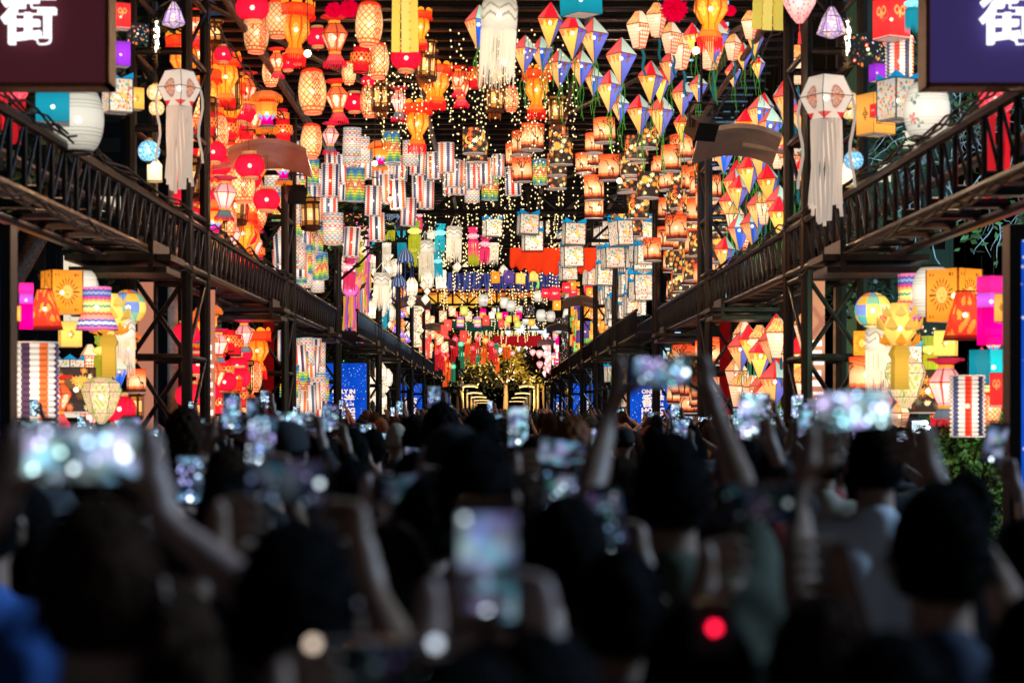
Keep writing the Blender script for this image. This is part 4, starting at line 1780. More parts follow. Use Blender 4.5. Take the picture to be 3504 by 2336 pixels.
tt = totem()
spots = [(-4.05, 13.8), (4.235, 13.8), (-4.0, 52.0), (4.08, 52.0), (-4.15, 96.0), (4.28, 96.0), (-4.8, 178.0), (5.5, 176.0)]
for i, (x, y) in enumerate(spots):
    o = tt if i == 0 else copy_tree(tt)
    o.location = (x, y, 0)
    o['label'] = f"black totem with starry blue ONLY IN HONG KONG screen, {['nearest', 'second nearest', 'third', 'farthest'][i // 2]} on the {SIDE[-1 if x < 0 else 1]}"
    o['group'] = 'blue LED totems'

# ------------------------------------------------------------------ hanging shop signs with the lit character
for sx, xc, base, fr in ((-1, -3.32, (.075, .016, .024), (.55, .16, .04)), (1, 3.61, (.055, .038, .16), (.45, .12, .05))):  # same sign material; its differing light is painted as maroon and indigo tints
    t = thing('hanging_sign', 'box sign in painted maroon light at the upper left with a glowing white character 街' if sx < 0 else 'box sign in painted indigo light at the upper right with a glowing white character 街', 'sign', (0, 0, 0), 0)
    mb = MB()
    mb.box((xc, 14.12, 5.63), (1.16, .2, 2.92))
    mb.build('sign_box', glow('sign_face' + str(sx), .55, 0, 1.0, base, 0, 'AUTO'), t)
    mb = MB()
    for dx in (-.585, .585):
        mb.box((xc + dx, 14.1, 5.63), (.03, .26, 2.96))
    mb.box((xc, 14.1, 4.165), (1.2, .26, .03))
    mb.build('frame', pbr('sign_frame' + str(sx), fr, .5), t)
    me = text_mesh('街', .4, .03, .0085)
    gl = emit('character_glow' + str(sx), (.95, .97, 1.0), 1.6, 'AUTO')
    me.materials.append(gl)
    z1 = P(0, -34, 14)[2]
    z0 = P(0, 154, 14)[2]
    fit_mesh(me, .385, z1 - z0, (100 - VX) / FS * 14 if sx < 0 else (3444 - VX) / FS * 14, (z0 + z1) / 2, 13.98)
    link('character', me, t)
    mb = MB()
    for dx in (-.4, .4):
        mb.tube([(xc + dx, 14.1, 7.05), (xc + dx, 14.1, 7.6)], .02, 6)
    mb.build('hanger', M['steel'], t)

# near roof line that carries the signs
t = thing('cross_truss', 'black steel truss above the two hanging signs', 'truss', (0, 0, 0), 0, 'trusses across the street')
for z in (7.62, 8.1):
    piece('chord', (-4.9, 14.1, z), (4.9, 14.1, z), .06, 'steel', t)
for q in range(12):
    piece('diagonal_strut', (-4.8 + .8 * q, 14.1, 7.62 if q % 2 else 8.1), (-4 + .8 * q, 14.1, 8.1 if q % 2 else 7.62), .03, 'steel', t)

# ------------------------------------------------------------------ cloth valances, speakers, banners
def valance(x0, x1, y, z0, z1, col, label, seed=1, mat_s=.5, n=60, wave=.12):
    mb = MB()
    rr = random.Random(seed)
    vs, fs, cs = [], [], []
    m = 10
    for i in range(n + 1):
        for j in range(m + 1):
            u, v = i / n, j / m
            x = x0 + (x1 - x0) * u
            z = z1 + (z0 - z1) * v * (1 + wave * math.sin(u * 70)) - .25 * math.sin(PI * u) * v
            vs.append((x, y + .12 * math.sin(u * 46 + v * 4) * v + v * .4, z))
    for i in range(n):
        for j in range(m):
            a = i * (m + 1) + j
            fs.append((a, a + m + 1, a + m + 2, a + 1))
            w = .95 + .07 * math.sin(i * .5 + j * .3)
            cs.append([c * w for c in col])
    mb.add(vs, fs, cs)
    me = mb.mesh('cloth_valance', glow('valance_cloth_' + str(seed), mat_s, 0, .8), True)  # cloth given its own glow in place of light from the lanterns
    o = link('cloth_valance', me, None)
    sm = o.modifiers.new('thickness', 'SOLIDIFY')
    sm.thickness = .012
    o['label'] = label
    o['category'] = 'cloth'
    return o


def vp(x, y, Y):
    return P(x, y, Y)


def val_px(x0, x1, yt, yb, Y, *a, **k):
    A, B = P(x0, yt, Y), P(x1, yb, Y)
    return valance(A.x, B.x, Y, B.z, A.z, *a, **k)


val_px(1435, 1760, 1000, 1032, 95.5, (1, .50, .055), 'orange cloth valance sagging behind the white lanterns', seed=1, mat_s=.9)
val_px(1400, 2080, 968, 1000, 95, (1, .25, .03), 'narrow deep orange cloth behind the black truss', seed=6, mat_s=.6)
val_px(1745, 2075, 848, 908, 62, (.95, .05, .01), 'red wavy cloth valance between the printed box lanterns', seed=2, mat_s=.95)
val_px(1690, 1905, 1148, 1172, 136, (.45, .01, .015), 'dark crimson cloth sagging under the star lanterns', seed=3, mat_s=.8)
val_px(1540, 1720, 1100, 1120, 120, (.03, .12, .08), 'dark green cloth behind the tube lanterns', seed=4, mat_s=.5)
# navy ragged strips
mb = MB()
rr = random.Random(3)
for i in range(120):
    p = P(1530 + i * 3.2, 935 + rr.uniform(-6, 6), 78 + rr.uniform(-1, 1))
    L = rr.uniform(.4, .75)
    mb.col = rr.choice([(.05, .06, .22), (.08, .10, .32), (.03, .03, .12)])
    mb.ribbon([(p.x + .02 * math.sin(q + i), p.y, p.z - L * q / 5) for q in range(6)], .06)
o = mb.build('ribbon_garland', M['cloth'], None)
o['label'] = 'garland of ragged navy ribbons across the street'
o['category'] = 'garland'

# salmon banners inside the towers
for i, (x, y, sx) in enumerate(((-4.62, 26.2, -1), (-4.05, 27.9, -1), (4.18, 26.0, 1), (-4.4, 38.4, -1), (4.4, 38.4, 1))):
    t = thing('tower_banner', f"tall {'salmon' if i < 3 else 'dark red'} fabric banner in the {ORD(0 if i < 3 else 1)} {SIDE[sx]} tower" + (', inner one' if i == 1 else ''), 'banner', (0, 0, 0))
    mb = MB()
    mb.box((x, y, 2.05), (.20, .05, 3.0))
    mb.build('fabric', glow('banner_cloth%d' % i, .5 if i < 3 else .10, 0, .7, (.85, .33, .20) if i < 3 else (.6, .01, .015), 0), t)
    if i in (1, 2):
        mk_ = emit('banner_marks%d' % i, (1, .9, .8), 1.6)
        for q in range(9):
            mb = MB()
            mb.box((x + .02 * math.sin(q * 2.3), y - .035, 1.7 + q * .13), (.13, .02, .075 if q % 3 else .04))
            mb.build('light_mark', mk_, t)
    mb = MB()
    mb.box((x, y, 3.57), (.24, .06, .04))
    mb.box((x, y, .53), (.24, .06, .04))
    mb.build('rail', M['steel'], t)

# speaker boxes and floodlights on the posts
for i, (px, py, Y, a) in enumerate(((1090, 1210, 150, .2), (2400, 440, 27.6, .5), (1012, 665, 36, .3), (1260, 660, 45, .2))):
    p = P(px, py, Y) if i else Vector((-6.9, 150, 2.2))
    t = thing('speaker_box', ['black loudspeaker stack beside the far lamps on the left', 'black floodlight box at the end of the right lamp canopy', 'black box light on the left wall among the round lanterns', 'small black spotlight under the striped lanterns'][i], 'speaker' if i == 0 else 'floodlight', p, a)
    s_ = (1.6, 1.2, 4.2) if i == 0 else (.34, .3, .26)
    mb = MB()
    mb.box((0, 0, 0), s_, Matrix.Rotation(0 if i == 0 else .5, 3, 'X'))
    mb.build('housing', M['black'], t)
    mb = MB()
    if i:
        mb.tube([(-.2, 0, 0), (-.2, 0, .35), (.2, 0, .35), (.2, 0, 0)], .02, 6)
        mb.tube([(0, 0, .35), (0, 0, RF - p.z)], .02, 6)
    else:
        for z in (-1.2, .2, 1.4):
            mb.lathe([(.1, -.62), (.5, -.6), (.5, -.64), (.1, -.66)], 0, 16, shift=(0, 0, z))
    mb.build('bracket', M['steel'], t)

# ------------------------------------------------------------------ fairy light curtains
def fairy(name_label, x0, x1, ya, yb, z0, z1, n, seed, r=.02):
    rr = random.Random(seed)
    t = thing('fairy_lights', name_label, 'fairy lights', (0, 0, 0), 0, 'fairy light curtains under the roof')
    b, w = MB(), MB()
    for i in range(n):
        x, y = rr.uniform(x0, x1), rr.uniform(ya, yb)
        z = z1
        L = rr.uniform(.25, 1) * (z1 - z0)
        k = max(2, int(L / .13))
        pts = [(x, y, z)]
        for q in range(k):
            z -= L / k
            x += rr.uniform(-.035, .035)
            pts.append((x, y, z))
            b.tube([(x + .015, y, z - r), (x + .015, y, z), (x + .015, y, z + r)], [r * .5, r, r * .5], 5)
        w.tube(pts, .005, 3)
    b.build('bulbs', M['fairy'], t, kind='stuff')
    w.build('wires', M['cord'], t, kind='stuff')


fairy('curtain of warm fairy lights above the woven lanterns, nearest bay', -2.2, 1.4, 29, 37, 6.4, RF, 170, 1, .014)
fairy('curtain of warm fairy lights above the striped lanterns', -2.2, 2.6, 40, 49, 6.6, RF, 110, 2, .017)
fairy('curtain of warm fairy lights over the macrame lanterns', -2.2, 2.4, 51, 58, 6.5, RF, 80, 3, .021)
fairy('curtain of warm fairy lights over the red cloth', -2.6, 2.4, 60, 69, 6.4, RF, 75, 4, .024)
fairy('curtain of warm fairy lights behind the navy ribbons', -2.8, 2.6, 71, 80, 6.3, RF, 80, 5, .027)
fairy('curtain of warm fairy lights over the rooster lanterns', -2.8, 2.8, 83, 94, 6.3, RF, 60, 6, .03)
fairy('curtain of warm fairy lights over the tassel lanterns', -2.8, 3, 110, 124, 6.2, RF, 40, 7, .036)
fairy('curtain of warm fairy lights over the silk bulb lanterns', -2.6, 3, 127, 142, 6.0, RF, 55, 8, .04)

# loose cables sagging along the walkways and under the roof
rr = random.Random(44)
for i, (sx, z, y0, y1) in enumerate(((-1, 4.42, 14, 25.7), (1, 4.42, 14, 25.7), (-1, 4.40, 27, 37.6), (1, 4.40, 27, 37.6), (-1, 3.66, 14, 25.7), (1, 3.66, 14, 25.7), (-1, 7.2, 27, 37), (1, 7.2, 27, 37))):
    mb = MB()
    for q in range(3):
        pts = []
        for k in range(25):
            u = k / 24
            sag = .07 * math.sin(u * PI * 6 + q) ** 2 + .03 * math.sin(u * 31 + q * 2)
            pts.append((sx * (3.93 - q * .025 + .02 * math.sin(k + q)), y0 + (y1 - y0) * u, z - sag))
        mb.tube(pts, .012, 5)
    o = mb.build('power_cable', M['cord'], None)
    o['label'] = f'bundle of black cables sagging along the {["top of the", "bottom of the", "roof over the"][0 if i < 4 else 1 if i < 6 else 2]} {SIDE[sx]} walkway, {"near" if y0 < 20 else "second"} span'
    o['category'] = 'cable'
# ------------------------------------------------------------------ lanterns read off the photograph
# crops: (x0, y0, zoom)
CA, CB, CC_, CD, CE, CF, CG = (600, 0, 2.24), (1300, 0, 2.24), (1950, 0, 2.24), (900, 500, 2.614), (1650, 500, 2.614), (1400, 900, 2.851), (2604, 0, 2.24)
EXPL = []


def L_(crop, kn, *spots, tier=None, rz=None):
    K = KIND[kn]
    for sp in spots:
        cx, cy, w = sp[:3]
        x, y, ws = crop[0] + cx / crop[2], crop[1] + cy / crop[2], w / crop[2]
        Y = K['w'] * FS / ws
        s = 1.0
        p = P(x, y, Y)
        # keep the hook under the roof: bring it nearer and scale if needed
        top = p.z + K['top'] * K['w']
        if top > RF - .06:
            f = (RF - .06 - CZ) / (top - CZ)
            Y *= f
            s = f
            p = P(x, y, Y)
        EXPL.append((kn, p, s, sp[3] if len(sp) > 3 else rz))


L_(CA, 'red_round', (590, 60, 260), (1770, 445, 240), (1372, 785, 180), (1090, 285, 180), (570, 1270, 230), (430, 1010, 170), (370, 415, 150), (700, 1530, 210), (330, 1370, 190), (300, 690, 180), (740, 1330, 140))
L_(CA, 'bamboo', (622, 255, 195), (1485, 190, 210), (1555, 470, 170), (1050, 705, 215), (1042, 1085, 165), (1490, 780, 150), (785, 150, 180), (350, 1240, 170), (520, 1415, 180), (340, 880, 160))
L_(CA, 'fringed', (925, 230, 235), (1855, 950, 190), (1880, 210, 150), (1960, 660, 150), (385, 590, 200), (200, 1130, 150))
L_(CA, 'goblet', (1220, 290, 220), (1240, 755, 185), (150, 190, 150), (540, 690, 180), (520, 830, 170))
L_(CA, 'goblet_pink', (1712, 780, 145), (1190, 1045, 135), (380, 1500, 190), (640, 1160, 130))
L_(CA, 'palace', (1570, 745, 150), (1925, 500, 160), (305, 250, 120))
L_(CD, 'palace', (425, 615, 185))
L_(CA, 'hat', (700, 870, 185), (825, 1300, 145), (1565, 1200, 130), (400, 1290, 130))
L_(CA, 'redband', (1425, 450, 170), (825, 1000, 150), (545, 1110, 150), (320, 790, 150), (820, 890, 110))
L_(CA, 'banner', (1760, 160, 190, 0))
L_(CA, 'pompom', (1215, 70, 130), (1330, 60, 150))
L_(CA, 'red_round', (860, 480, 150), (940, 440, 130), (1480, 620, 110))
L_(CA, 'goblet', (780, 470, 130),)
L_(CA, 'bamboo', (730, 560, 130), (1330, 560, 110))
L_(CC_, 'kite', (1420, 300, 150, .6), (1330, 420, 130, -.4), (1440, 500, 120, .2), (1250, 560, 120, -.6))
L_(CC_, 'patch', (1380, 190, 150, .3), (1250, 360, 140, -.3))
# second crop
L_(CB, 'macrame', (915, 120, 290, 0))
L_(CB, 'kite', (755, 190, 210, -1.2), (1305, 175, 215, .95), (1478, 255, 220, .35), (1640, 290, 215, -.9), (1240, 400, 165, -1.25), (1375, 510, 190, -.95), (1545, 510, 170, -1.1), (1640, 610, 140, -1.2), (1850, 450, 225, -.8), (1760, 680, 200, -.45), (1840, 815, 140, -1.1), (1110, 400, 180, -.6), (1990, 860, 190, -.3))
L_(CC_, 'kite', (620, 610, 200, .2), (690, 640, 170, .9), (770, 500, 160, -.7), (700, 870, 195, -.4), (865, 735, 170, -.85), (985, 665, 135, -1.1), (860, 960, 145, .6), (1105, 290, 210, -.85), (945, 290, 160, .4), (1175, 240, 120, .8))
L_(CC_, 'patch', (530, 225, 195, -.8), (665, 150, 180, .4), (775, 290, 165, -.8), (850, 390, 190, -.3), (1080, 370, 220, -.3))
L_(CC_, 'fringed', (1080, 70, 270))
L_(CC_, 'pompom', (800, 60, 210), (1230, 80, 90))
L_(CC_, 'banner', (1520, -60, 230, .2))
L_(CC_, 'hoian', (1760, 30, 270))
L_(CB, 'palace', (355, 510, 160), (880, 760, 150), (1350, 850, 140), (385, 380, 90), (910, 590, 120))
L_(CB, 'fringed', (1200, 690, 190), (450, 640, 170))
L_(CB, 'goblet', (620, 670, 150), (600, 610, 130))
L_(CB, 'redband', (730, 590, 145))
L_(CB, 'bamboo', (1005, 760, 120), (420, 560, 110))
L_(CB, 'tealbox', (1540, 0, 230, .6))
L_(CB, 'sunset', (1170, 1050, 175), (1090, 1100, 160), (1045, 1190, 160), (1720, 1000, 165), (1640, 1100, 135), (1760, 1285, 172))
L_(CB, 'sunset2', (1090, 1300, 150), (1595, 1270, 120), (1640, 1440, 150), (1650, 1200, 120), (1560, 1250, 120))
L_(CB, 'stars', (720, 1080, 172), (745, 1150, 165), (1390, 1160, 178), (1370, 1060, 150), (1355, 1260, 150), (1350, 1360, 155), (1960, 1130, 160), (1890, 1390, 150))
L_(CC_, 'sunset', (855, 1130, 170), (1000, 1320, 140))
L_(CC_, 'sunset2', (775, 1215, 155), (740, 1380, 120), (690, 1270, 110), (955, 1210, 110), (1020, 1240, 80), (1030, 1450, 110), (930, 1400, 110))
L_(CC_, 'stars', (600, 1040, 168), (525, 1160, 155), (455, 1260, 150), (600, 1420, 172), (480, 1120, 130), (440, 1380, 140), (825, 1370, 120), (1015, 1180, 100), (490, 1500, 110))
L_(CE, 'stars', (1400, 540, 190), (1220, 650, 130), (1350, 715, 170), (1370, 200, 170), (1300, 330, 150), (1740, 330, 130), (1860, 310, 130), (1960, 100, 120))
L_(CE, 'sunset', (1735, 730, 190), (1650, 820, 170), (1900, 540, 150))
L_(CE, 'sunset2', (1520, 925, 160), (1000, 540, 165), (1860, 560, 120), (1970, 210, 110), (1640, 330, 110), (1560, 200, 100))
L_(CE, 'crown', (90, 735, 150, .25), (410, 705, 175, .15), (450, 850, 170, .15), (820, 790, 190, .12), (805, 985, 180, .15), (1170, 1000, 180, .2), (530, 730, 120, .3), (730, 830, 100, .3), (770, 1130, 140, .2))
L_(CE, 'crown2', (1060, 810, 120, .6), (1150, 720, 110, .5), (1240, 780, 160, .5), (1090, 1150, 140, .1), (970, 1170, 110, .4), (1500, 730, 90, .2), (1110, 1010, 130, .5))
L_(CD, 'striped', (600, 310, 175), (590, 525, 170), (715, 210, 150), (905, 165, 150), (985, 490, 158), (1205, 435, 155), (1300, 590, 148), (865, 560, 120), (1020, 725, 148), (795, 860, 155), (1400, 380, 145), (1460, 440, 145), (1385, 130, 150), (1525, 175, 142), (1635, 105, 158), (1750, 245, 130), (1665, 330, 125), (1875, 270, 142), (1990, 230, 140), (1230, 200, 132), (1040, 300, 130), (620, 180, 140), (680, 380, 130), (330, 180, 150), (420, 330, 140), (440, 480, 140), (340, 80, 140), (1760, 330, 125), (410, 800, 130), (470, 860, 130))
L_(CB, 'striped', (1020, 1390, 130), (905, 1270, 100), (60, 1450, 130), (560, 1330, 125))
L_(CD, 'rainbow', (825, 345, 180), (1165, 60, 130), (2020, 370, 135), (440, 230, 130), (560, 850, 120), (450, 690, 120), (300, 560, 120))
L_(CB, 'rainbow', (1225, 1320, 115), (90, 1130, 140), (850, 1430, 125))
L_(CD, 'pastel', (790, 50, 160), (1320, 65, 150), (625, 740, 190), (1870, 400, 140), (1130, 210, 110), (500, 300, 120), (690, 640, 100))
L_(CA, 'pastel', (1355, 1090, 145), (1430, 1150, 130))
L_(CD, 'macrame', (1710, 770, 145), (1455, 900, 148), (1060, 1185, 148), (2060, 850, 110), (1510, 790, 90), (1100, 860, 100))
L_(CD, 'navy', (1275, 990, 150), (1215, 1210, 140), (1120, 640, 90), (1190, 640, 90), (2050, 820, 60), (1420, 690, 80))
L_(CD, 'kandil_teal', (1585, 800, 110), (1240, 850, 95), (1565, 1050, 90), (1020, 840, 100))
L_(CD, 'kandil_olive', (1355, 790, 125), (1140, 700, 100), (1880, 910, 110), (1340, 950, 90), (1430, 1080, 90))
L_(CD, 'kandil_pink', (1985, 900, 105), (1880, 830, 110), (1390, 640, 80), (780, 1250, 100), (790, 700, 90))
L_(CD, 'octa', (1740, 1080, 85), (1810, 1075, 65), (1450, 1370, 85), (1440, 1240, 85), (1325, 1400, 85), (1480, 1160, 85))
L_(CF, 'octa', (920, 68, 98), (160, 355, 95), (465, 40, 90), (30, 350, 85))
L_(CD, 'whitehouse', (1330, 1260, 115), (1470, 1190, 115), (1190, 1090, 110), (1120, 1000, 100), (1060, 1080, 80))
L_(CD, 'whitetall', (1590, 1170, 70, .6))
L_(CF, 'sunbox', (1290, 228, 60, .1), (1338, 228, 60, .1), (1585, 210, 78, .1), (1655, 225, 62, .1), (1705, 225, 62, .1), (1705, 160, 62, .1), (840, 140, 85, .1), (1440, 410, 75, .1))
L_(CF, 'redbox', (1118, 200, 66, .1), (1162, 200, 66, .1), (1418, 300, 100, .1), (1535, 240, 80, .1), (1330, 295, 75, .1), (1600, 285, 75, .1), (1750, 265, 70, .1))
L_(CF, 'greenbox', (1232, 205, 72, .1))
L_(CF, 'purplebox', (1430, 290, 80, .1), (970, 135, 95, .1))
L_(CF, 'amberbox', (1085, 150, 85, .1), (1215, 130, 80, .1))
L_(CF, 'barrel', (725, 363, 98), (930, 388, 90), (992, 418, 95), (1082, 450, 72), (1258, 325, 92), (1560, 352, 92), (1287, 512, 96), (1382, 520, 88), (1452, 640, 80), (1535, 590, 60), (1140, 560, 70), (845, 460, 70))
L_(CF, 'floral', (830, 388, 78, .7), (1085, 345, 76, .7), (1165, 455, 85, .7), (1465, 578, 78, .7), (1000, 480, 70, .7), (1500, 330, 50, .7), (1300, 600, 60, .7), (1310, 380, 60, .7))
L_(CF, 'tube_multi', (330, 520, 75), (420, 465, 70), (300, 745, 72), (347, 820, 72), (580, 520, 68))
L_(CF, 'tube_olive', (535, 465, 75), (880, 515, 58), (970, 545, 60), (1057, 600, 62), (550, 590, 50))
L_(CF, 'tube_serape', (500, 572, 72), (668, 575, 70), (960, 600, 50))
L_(CF, 'tube_red', (472, 512, 55), (750, 560, 70), (377, 605, 75), (530, 712, 75), (345, 652, 72), (900, 590, 55))
L_(CF, 'tube_grad', (720, 490, 62))
L_(CF, 'tube_magenta', (935, 510, 58), (1070, 512, 58))
L_(CF, 'tube_white', (805, 512, 58))
L_(CF, 'tube_amber', (955, 590, 52), (1045, 545, 60), (1195, 580, 60), (1650, 640, 50))
L_(CF, 'tube_teal', (1555, 495, 60), (1210, 540, 35))
L_(CF, 'star', (965, 665, 108), (1085, 640, 135), (1230, 635, 110), (1332, 690, 125), (1425, 690, 95), (820, 580, 62), (1180, 640, 80), (1280, 660, 80), (1490, 660, 80), (1505, 770, 80), (1510, 850, 78), (1505, 920, 72), (1510, 985, 66), (880, 630, 60))
L_(CF, 'tassel_red', (450, 745, 62), (430, 810, 58), (670, 740, 58), (622, 830, 55), (800, 790, 58), (840, 860, 50), (560, 770, 50))
L_(CF, 'tassel_green', (505, 790, 60), (515, 890, 52), (850, 770, 50), (665, 860, 50), (430, 1010, 55))
L_(CF, 'tassel_orange', (575, 760, 62), (745, 755, 62), (930, 800, 52), (975, 800, 48), (725, 850, 50), (860, 940, 45))
L_(CF, 'hoian', (1010, 880, 46), (1205, 872, 62), (1272, 885, 74), (1275, 990, 68), (1322, 835, 48), (1362, 885, 55), (1365, 960, 50), (1370, 1090, 58), (1330, 925, 42), (1370, 1030, 46), (1205, 825, 40), (1425, 785, 40))
L_(CF, 'hoian_white', (1150, 900, 46), (1262, 825, 55), (885, 850, 52), (1070, 835, 55), (1140, 830, 45), (1430, 870, 34), (1430, 930, 34), (1425, 1060, 34))

# readable names in the photograph for each spot: rank the lanterns of one kind by row and by place in the row
bykind = {}
for e in EXPL:
    bykind.setdefault(e[0], []).append(e)
for kn, es in bykind.items():
    px = [(e, VX + e[1].x / e[1].y * FS, VY - (e[1].z - CZ) / e[1].y * FS) for e in es]
    n = len(px)
    rows = max(1, round(n / 5))
    px.sort(key=lambda t: t[2])
    per = math.ceil(n / rows)
    chunks = [px[i:i + per] for i in range(0, n, per)]
    for ri, ch in enumerate(chunks):
        ch.sort(key=lambda t: t[1])
        for ci, (e, x, y) in enumerate(ch):
            d = KIND[kn]['desc']
            rowtxt = '' if len(chunks) == 1 else (' of the topmost row' if ri == 0 else ' of the lowest row' if ri == len(chunks) - 1 else f' of the {ordinal(ri)} row down')
            if n == 1:
                lab = d + ', the only one of its kind under the roof'
            elif len(ch) == 1:
                lab = d + (', the only one' + rowtxt if rowtxt else '')
            else:
                pos = 'leftmost' if ci == 0 else 'rightmost' if ci == len(ch) - 1 else ordinal(ci) + ' from the left'
                lab = f'{d}, {pos}{rowtxt}'
            hang(kn, e[1], e[2], e[3], RF, label=lab, group=KIND[kn]['obj'].replace('_', ' ') + 's hung under the roof', tilt=.05)


# ------------------------------------------------------------------ lantern walls above and below the walkways
def wall(sx, y0, y1, z0, z1, kinds, dy, dz, X, where, rz=None, jx=.12, seed=0, scale=1.0, roof=None):
    rr = random.Random(seed * 7 + int(y0) + (3 if sx > 0 else 0))
    y, c, ic = y0 + dy / 2, 0, 0
    while y < y1:
        it = 0
        z = z1 - .25 - rr.uniform(0, dz * .7)
        while z > z0 + .2:
            kn = rr.choice(kinds)
            K = KIND[kn]
            h = K['w'] * scale
            p = Vector((sx * (X + rr.uniform(-jx, jx)), y + rr.uniform(-.2, .2) * dy, z))
            hang(kn, p, scale * rr.uniform(.92, 1.06), (rz + rr.uniform(-.2, .2)) if rz is not None else None, (roof if roof else RF), label=f'{K["desc"]}, {ordinal(it)} tier, {ordinal(ic)} column back, {where}', group=f'{K["obj"].replace("_", " ")}s packed into the {where}', tilt=.06)
            it += 1
            z -= dz * rr.uniform(.85, 1.15)
            c += 1
        y += dy
        ic += 1
    return c


RED = ['red_round', 'bamboo', 'fringed', 'goblet', 'redband', 'palace', 'goblet_pink', 'hat', 'red_round', 'bamboo', 'redband']
wall(-1, 28.0, 37.4, 4.4, 7.3, RED, .62, .52, 4.40, 'upper left red wall', seed=1)
wall(-1, 28.6, 36.6, 1.5, 3.45, RED, .8, .5, 4.45, 'lower left red wall', seed=2, roof=HB)
wall(1, 27.9, 37.4, 4.45, 7.2, ['kite', 'patch', 'kite', 'kite'], .82, .82, 4.35, 'upper right diamond wall', seed=3, scale=.88)
wall(1, 28.6, 36.6, 1.7, 3.4, ['patch', 'kite', 'patch'], .62, .78, 4.4, 'lower right diamond wall', seed=4, roof=HB)
ACC = ['striped', 'rainbow', 'pastel', 'striped', 'pastel']
wall(-1, 39.4, 49.2, 4.5, 7.2, ACC, .62, .72, 4.35, 'upper left pleated wall', seed=5)
wall(-1, 40.5, 47.5, 1.6, 3.5, ACC, .7, .8, 4.2, 'lower left pleated wall', seed=6, roof=HB)
DR = ['stars', 'sunset', 'stars', 'sunset2']
wall(1, 39.4, 49.2, 4.5, 7.2, DR, .62, .62, 4.30, 'upper right drum wall', seed=7)
wall(1, 40.2, 48.5, 1.6, 3.45, DR, .8, .7, 4.35, 'lower right drum wall', seed=8, roof=HB)
wall(-1, 51.2, 57.8, 4.4, 7.2, ['strip_a', 'strip_b', 'kandil_pink', 'kandil_olive', 'macrame', 'strip_a'], .7, .8, 3.85, 'left streamer wall', seed=9)
wall(1, 51.2, 57.8, 4.45, 7.2, ['crown', 'crown2'], .55, .72, 3.85, 'right printed wall', rz=.1, seed=10)
wall(1, 59.4, 69.3, 4.5, 7.2, ['crown', 'crown2', 'crown2'], .8, .75, 3.85, 'farther right printed wall', rz=.1, seed=11)
wall(-1, 59.6, 69.3, 4.5, 7.1, ['whitehouse', 'octa', 'whitehouse', 'navy', 'kandil_teal'], .75, .75, 3.8, 'left white wall', seed=12)
wall(-1, 71, 80.4, 4.4, 6.9, ['moroccan', 'moroccan_b', 'moroccan'], .9, .6, 3.7, 'left glass wall', seed=13)
wall(1, 71, 80.4, 4.5, 6.9, ['moroccan', 'tube_amber', 'moroccan'], .9, .55, 3.85, 'right amber wall', seed=14)
wall(-1, 82.2, 93.6, 4.4, 6.9, ['mesh_tube', 'octa'], 1.0, .5, 3.7, 'left gilt wall', seed=15, scale=1.5)
wall(1, 82.2, 93.6, 4.4, 7.0, ['sunbox', 'purplebox', 'sunbox', 'amberbox', 'greenbox', 'redbox'], .75, .7, 3.75, 'right orange wall', rz=.1, seed=16, scale=1.4)
wall(-1, 95.8, 107.5, 4.4, 7.0, ['tube_multi', 'tube_red', 'beach', 'tube_multi'], 1.1, .7, 3.6, 'left patched wall', seed=17)
wall(1, 95.8, 107.5, 4.4, 7.0, ['barrel', 'floral', 'barrel'], .95, .8, 3.7, 'right rooster wall', rz=.7, seed=18)
wall(-1, 110, 141, 4.2, 6.9, ['tassel_red', 'cone', 'tassel_orange', 'tube_red'], 2.2, 1.0, 3.5, 'far left tassel wall', seed=19)
wall(1, 110, 123.5, 4.4, 6.9, ['tube_serape', 'tube_magenta', 'tube_white'], 1.5, .8, 3.6, 'far right tube wall', seed=20)
wall(1, 126, 142, 4.0, 6.6, ['hoian', 'hoian_white'], 1.6, .6, 3.5, 'far right silk wall', seed=21)
wall(1, 59.6, 69, 1.6, 3.4, ['sunbox', 'greenbox', 'crown2'], 1.4, .8, 4.0, 'lower right paper row', rz=.1, seed=22, roof=HB)
wall(-1, 60, 69, 1.7, 3.4, ['whitehouse'], 1.6, .9, 3.9, 'lower left white row', seed=24, roof=HB)

# ------------------------------------------------------------------ big near lanterns left and right of the frame
CL, CR, CTL = (0, 700, 1.96), (2604, 700, 1.96), (0, 0, 2.24)


def N_(crop, kn, cx, cy, w, label, rz=None, roof=None, Y=None):
    K = KIND[kn]
    ws = w / crop[2]
    Yr = Y or K['w'] * FS / ws
    s = ws * Yr / FS / K['w'] * (1.14 if crop is not CTL and crop is not CG else 1.0)
    x, y = crop[0] + cx / crop[2], crop[1] + cy / crop[2]
    hang(kn, P(x, y, Yr), s, rz, roof, label=label, group='assorted lanterns hung at the street entrance')


lo = HB + .05
N_(CL, 'goldbox', 105, 730, 60, 'cream box lantern cut by the left edge beside the magenta one', .2, lo, 20)
N_(CL, 'magenta', 175, 640, 110, 'tall magenta and violet cloth lantern near the left edge', .3, lo, 20.3)
N_(CL, 'cone', 300, 700, 190, 'red bell shaped lantern in front of the sun face box on the left', None, lo, 20.8)
N_(CL, 'sunbox', 415, 590, 195, 'large orange box lantern with a sun face on the left', .55, lo, 21.4)
N_(CL, 'barrel', 545, 590, 210, 'white barrel lantern behind the left sun face box', 1.9, lo, 21.9)
N_(CL, 'serape', 650, 690, 200, 'flared striped blanket lantern on the left', None, lo, 21.2)
N_(CL, 'lotus', 730, 760, 230, 'yellow lotus lantern beside the left flared lantern', .1, lo, 21.6)
N_(CL, 'beach', 860, 690, 210, 'patchwork ball lantern beside the first left tower', None, lo, 23)
N_(CL, 'macrame', 825, 830, 150, 'cream macrame lantern hanging under the left patchwork ball', None, lo, 22.2)
N_(CL, 'striped', 235, 1200, 290, 'wide pleated striped lantern at the lower left', .4, lo - 1.5, 20.6)
